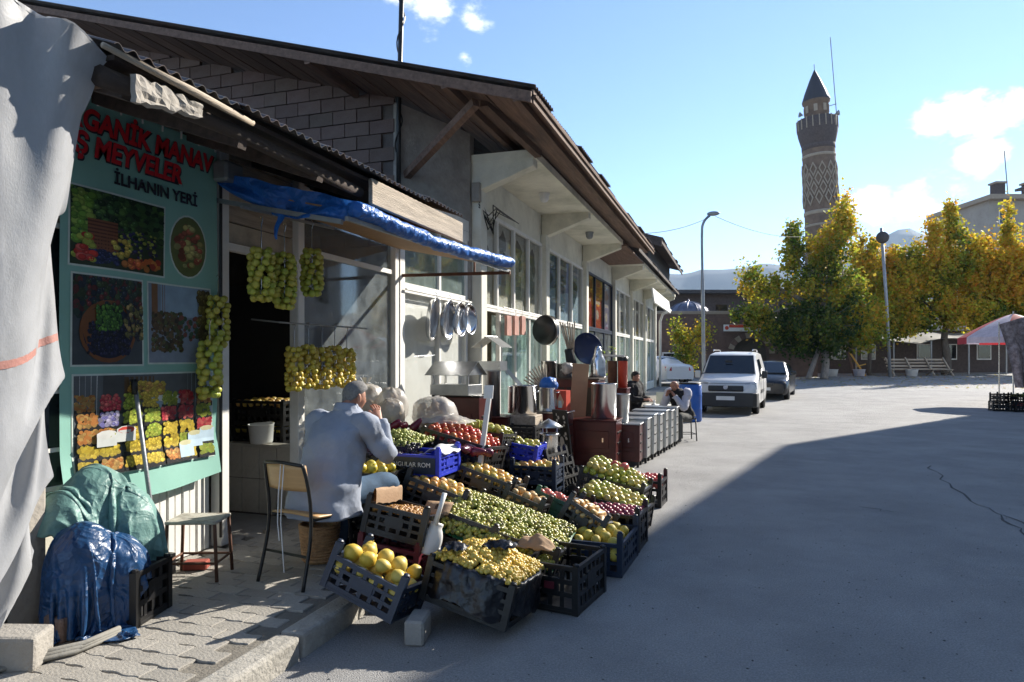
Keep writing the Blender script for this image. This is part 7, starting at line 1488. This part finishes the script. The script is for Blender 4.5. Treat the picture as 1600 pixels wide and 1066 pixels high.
for i, (x, y, z, mt, f, lab) in enumerate(((7.6, 24.3, 0, BLK, None, 'black crate standing on edge at the corner of the far stall'), (8.1, 24.2, 0, BLK, 'pink', 'black crate of red produce on the ground at the far stall'), (8.1, 24.22, .27, BLK, 'greenapple', 'black crate of green produce, second of the far stall stack'), (8.65, 24.1, 0, m['redplastic'], 'pink', 'dark red crate at the front of the far stall'), (8.65, 24.1, .27, BLK, 'greenapple', 'black crate on the dark red crate at the far stall'), (7.62, 24.32, .27, BLK, None, 'black crate on top of the corner crate at the far stall'))):
    c_ = crate(lab, (x, y, z + .004), (.5, .4, .25), mt, 'crates at the far stall', rz=10 * i, post=.03)
    if f: fill(c_, (.5, .4, .25), 'apple', f, .05, 'vegetable', 'round produce in the %s' % lab, 'produce at the far stall %d' % i, .25, .02, 'vegetable', 1, seed=80 + i)
# building on the other side of the street (throws the long shadow across the road)
rb = T('street_block', 'pale four storey block on the opposite side of the street', 'building', (12.5, 32.2, 0), -math.degrees(math.atan2(1.15, 5.05)))
Lb = 46.0; H_ = 12.5
MB().box((6, -Lb / 2, H_ / 2), (12, Lb, H_)).build('wall', m['limewall'], rb)
for k in range(11):
    for r_ in range(4):
        w_ = MB().box((-.02, -3 - k * 4.0, 2 + r_ * 3.0), (.1, 1.6, 1.5)).build('window', m['white'], rb); MB().box((-.08, -3 - k * 4.0, 2 + r_ * 3.0), (.04, 1.4, 1.3)).build('pane', m['carglass'], w_)
# grit, crumbs of asphalt and fallen leaves on the road
b = MB(); rr = random.Random(99)
for i in range(1500):
    y = 2.2 + 14 * rr.random() ** 1.6; x = rr.uniform(-2.1, .45 * y + 1); r_ = rr.uniform(.003, .009); k = rr.uniform(.05, .3); b.cc = (k, k * .97, k * .92)
    b.add([(x + r_ * math.cos(a) * rr.uniform(.7, 1.3), y + r_ * math.sin(a) * rr.uniform(.7, 1.3), .001) for a in (0, 1.57, 3.14, 4.71)] + [(x, y, r_ * .8)], [(0, 1, 4), (1, 2, 4), (2, 3, 4), (3, 0, 4)])
stuff(tag(b.build('road_grit', m['small'], colors=True, fix=False), 'loose grit scattered over the asphalt road', 'grit'))
b = MB()
for i in range(900):
    y = rr.uniform(36, 52); x = rr.uniform(-1, 20); s = rr.uniform(.05, .11); a = rr.uniform(0, 6.3); z = gz(x, y) + .012; c_ = PAL[rr.randint(2, 5)]; b.cc = tuple(q * rr.uniform(.5, 1) for q in c_)
    b.add([(x + s * math.cos(a), y + s * math.sin(a), z), (x - s * .5 * math.sin(a), y + s * .5 * math.cos(a), z + .02), (x - s * math.cos(a), y - s * math.sin(a), z), (x + s * .5 * math.sin(a), y - s * .5 * math.cos(a), z + .01)], [(0, 1, 2, 3)])
stuff(tag(b.build('fallen_leaves', m['leaf'], colors=True, fix=False), 'fallen yellow leaves on the road under the trees', 'leaves'))
# ================================================================ air
hz = MB(); hz.box((0, 1200, 205), (5900, 5000, 416)); hz_o = hz.build('haze', None); hz_o['kind'] = 'stuff'
hm_ = bpy.data.materials.new('haze'); hm_.use_nodes = True; t = hm_.node_tree; t.nodes.remove(t.nodes['Principled BSDF'])
pv = nd(t, 'ShaderNodeVolumePrincipled'); pv.inputs['Color'].default_value = (.62, .8, 1, 1); pv.inputs['Density'].default_value = .00013; pv.inputs['Anisotropy'].default_value = .3
t.links.new(pv.outputs[0], t.nodes['Material Output'].inputs['Volume']); hz_o.data.materials.append(hm_)
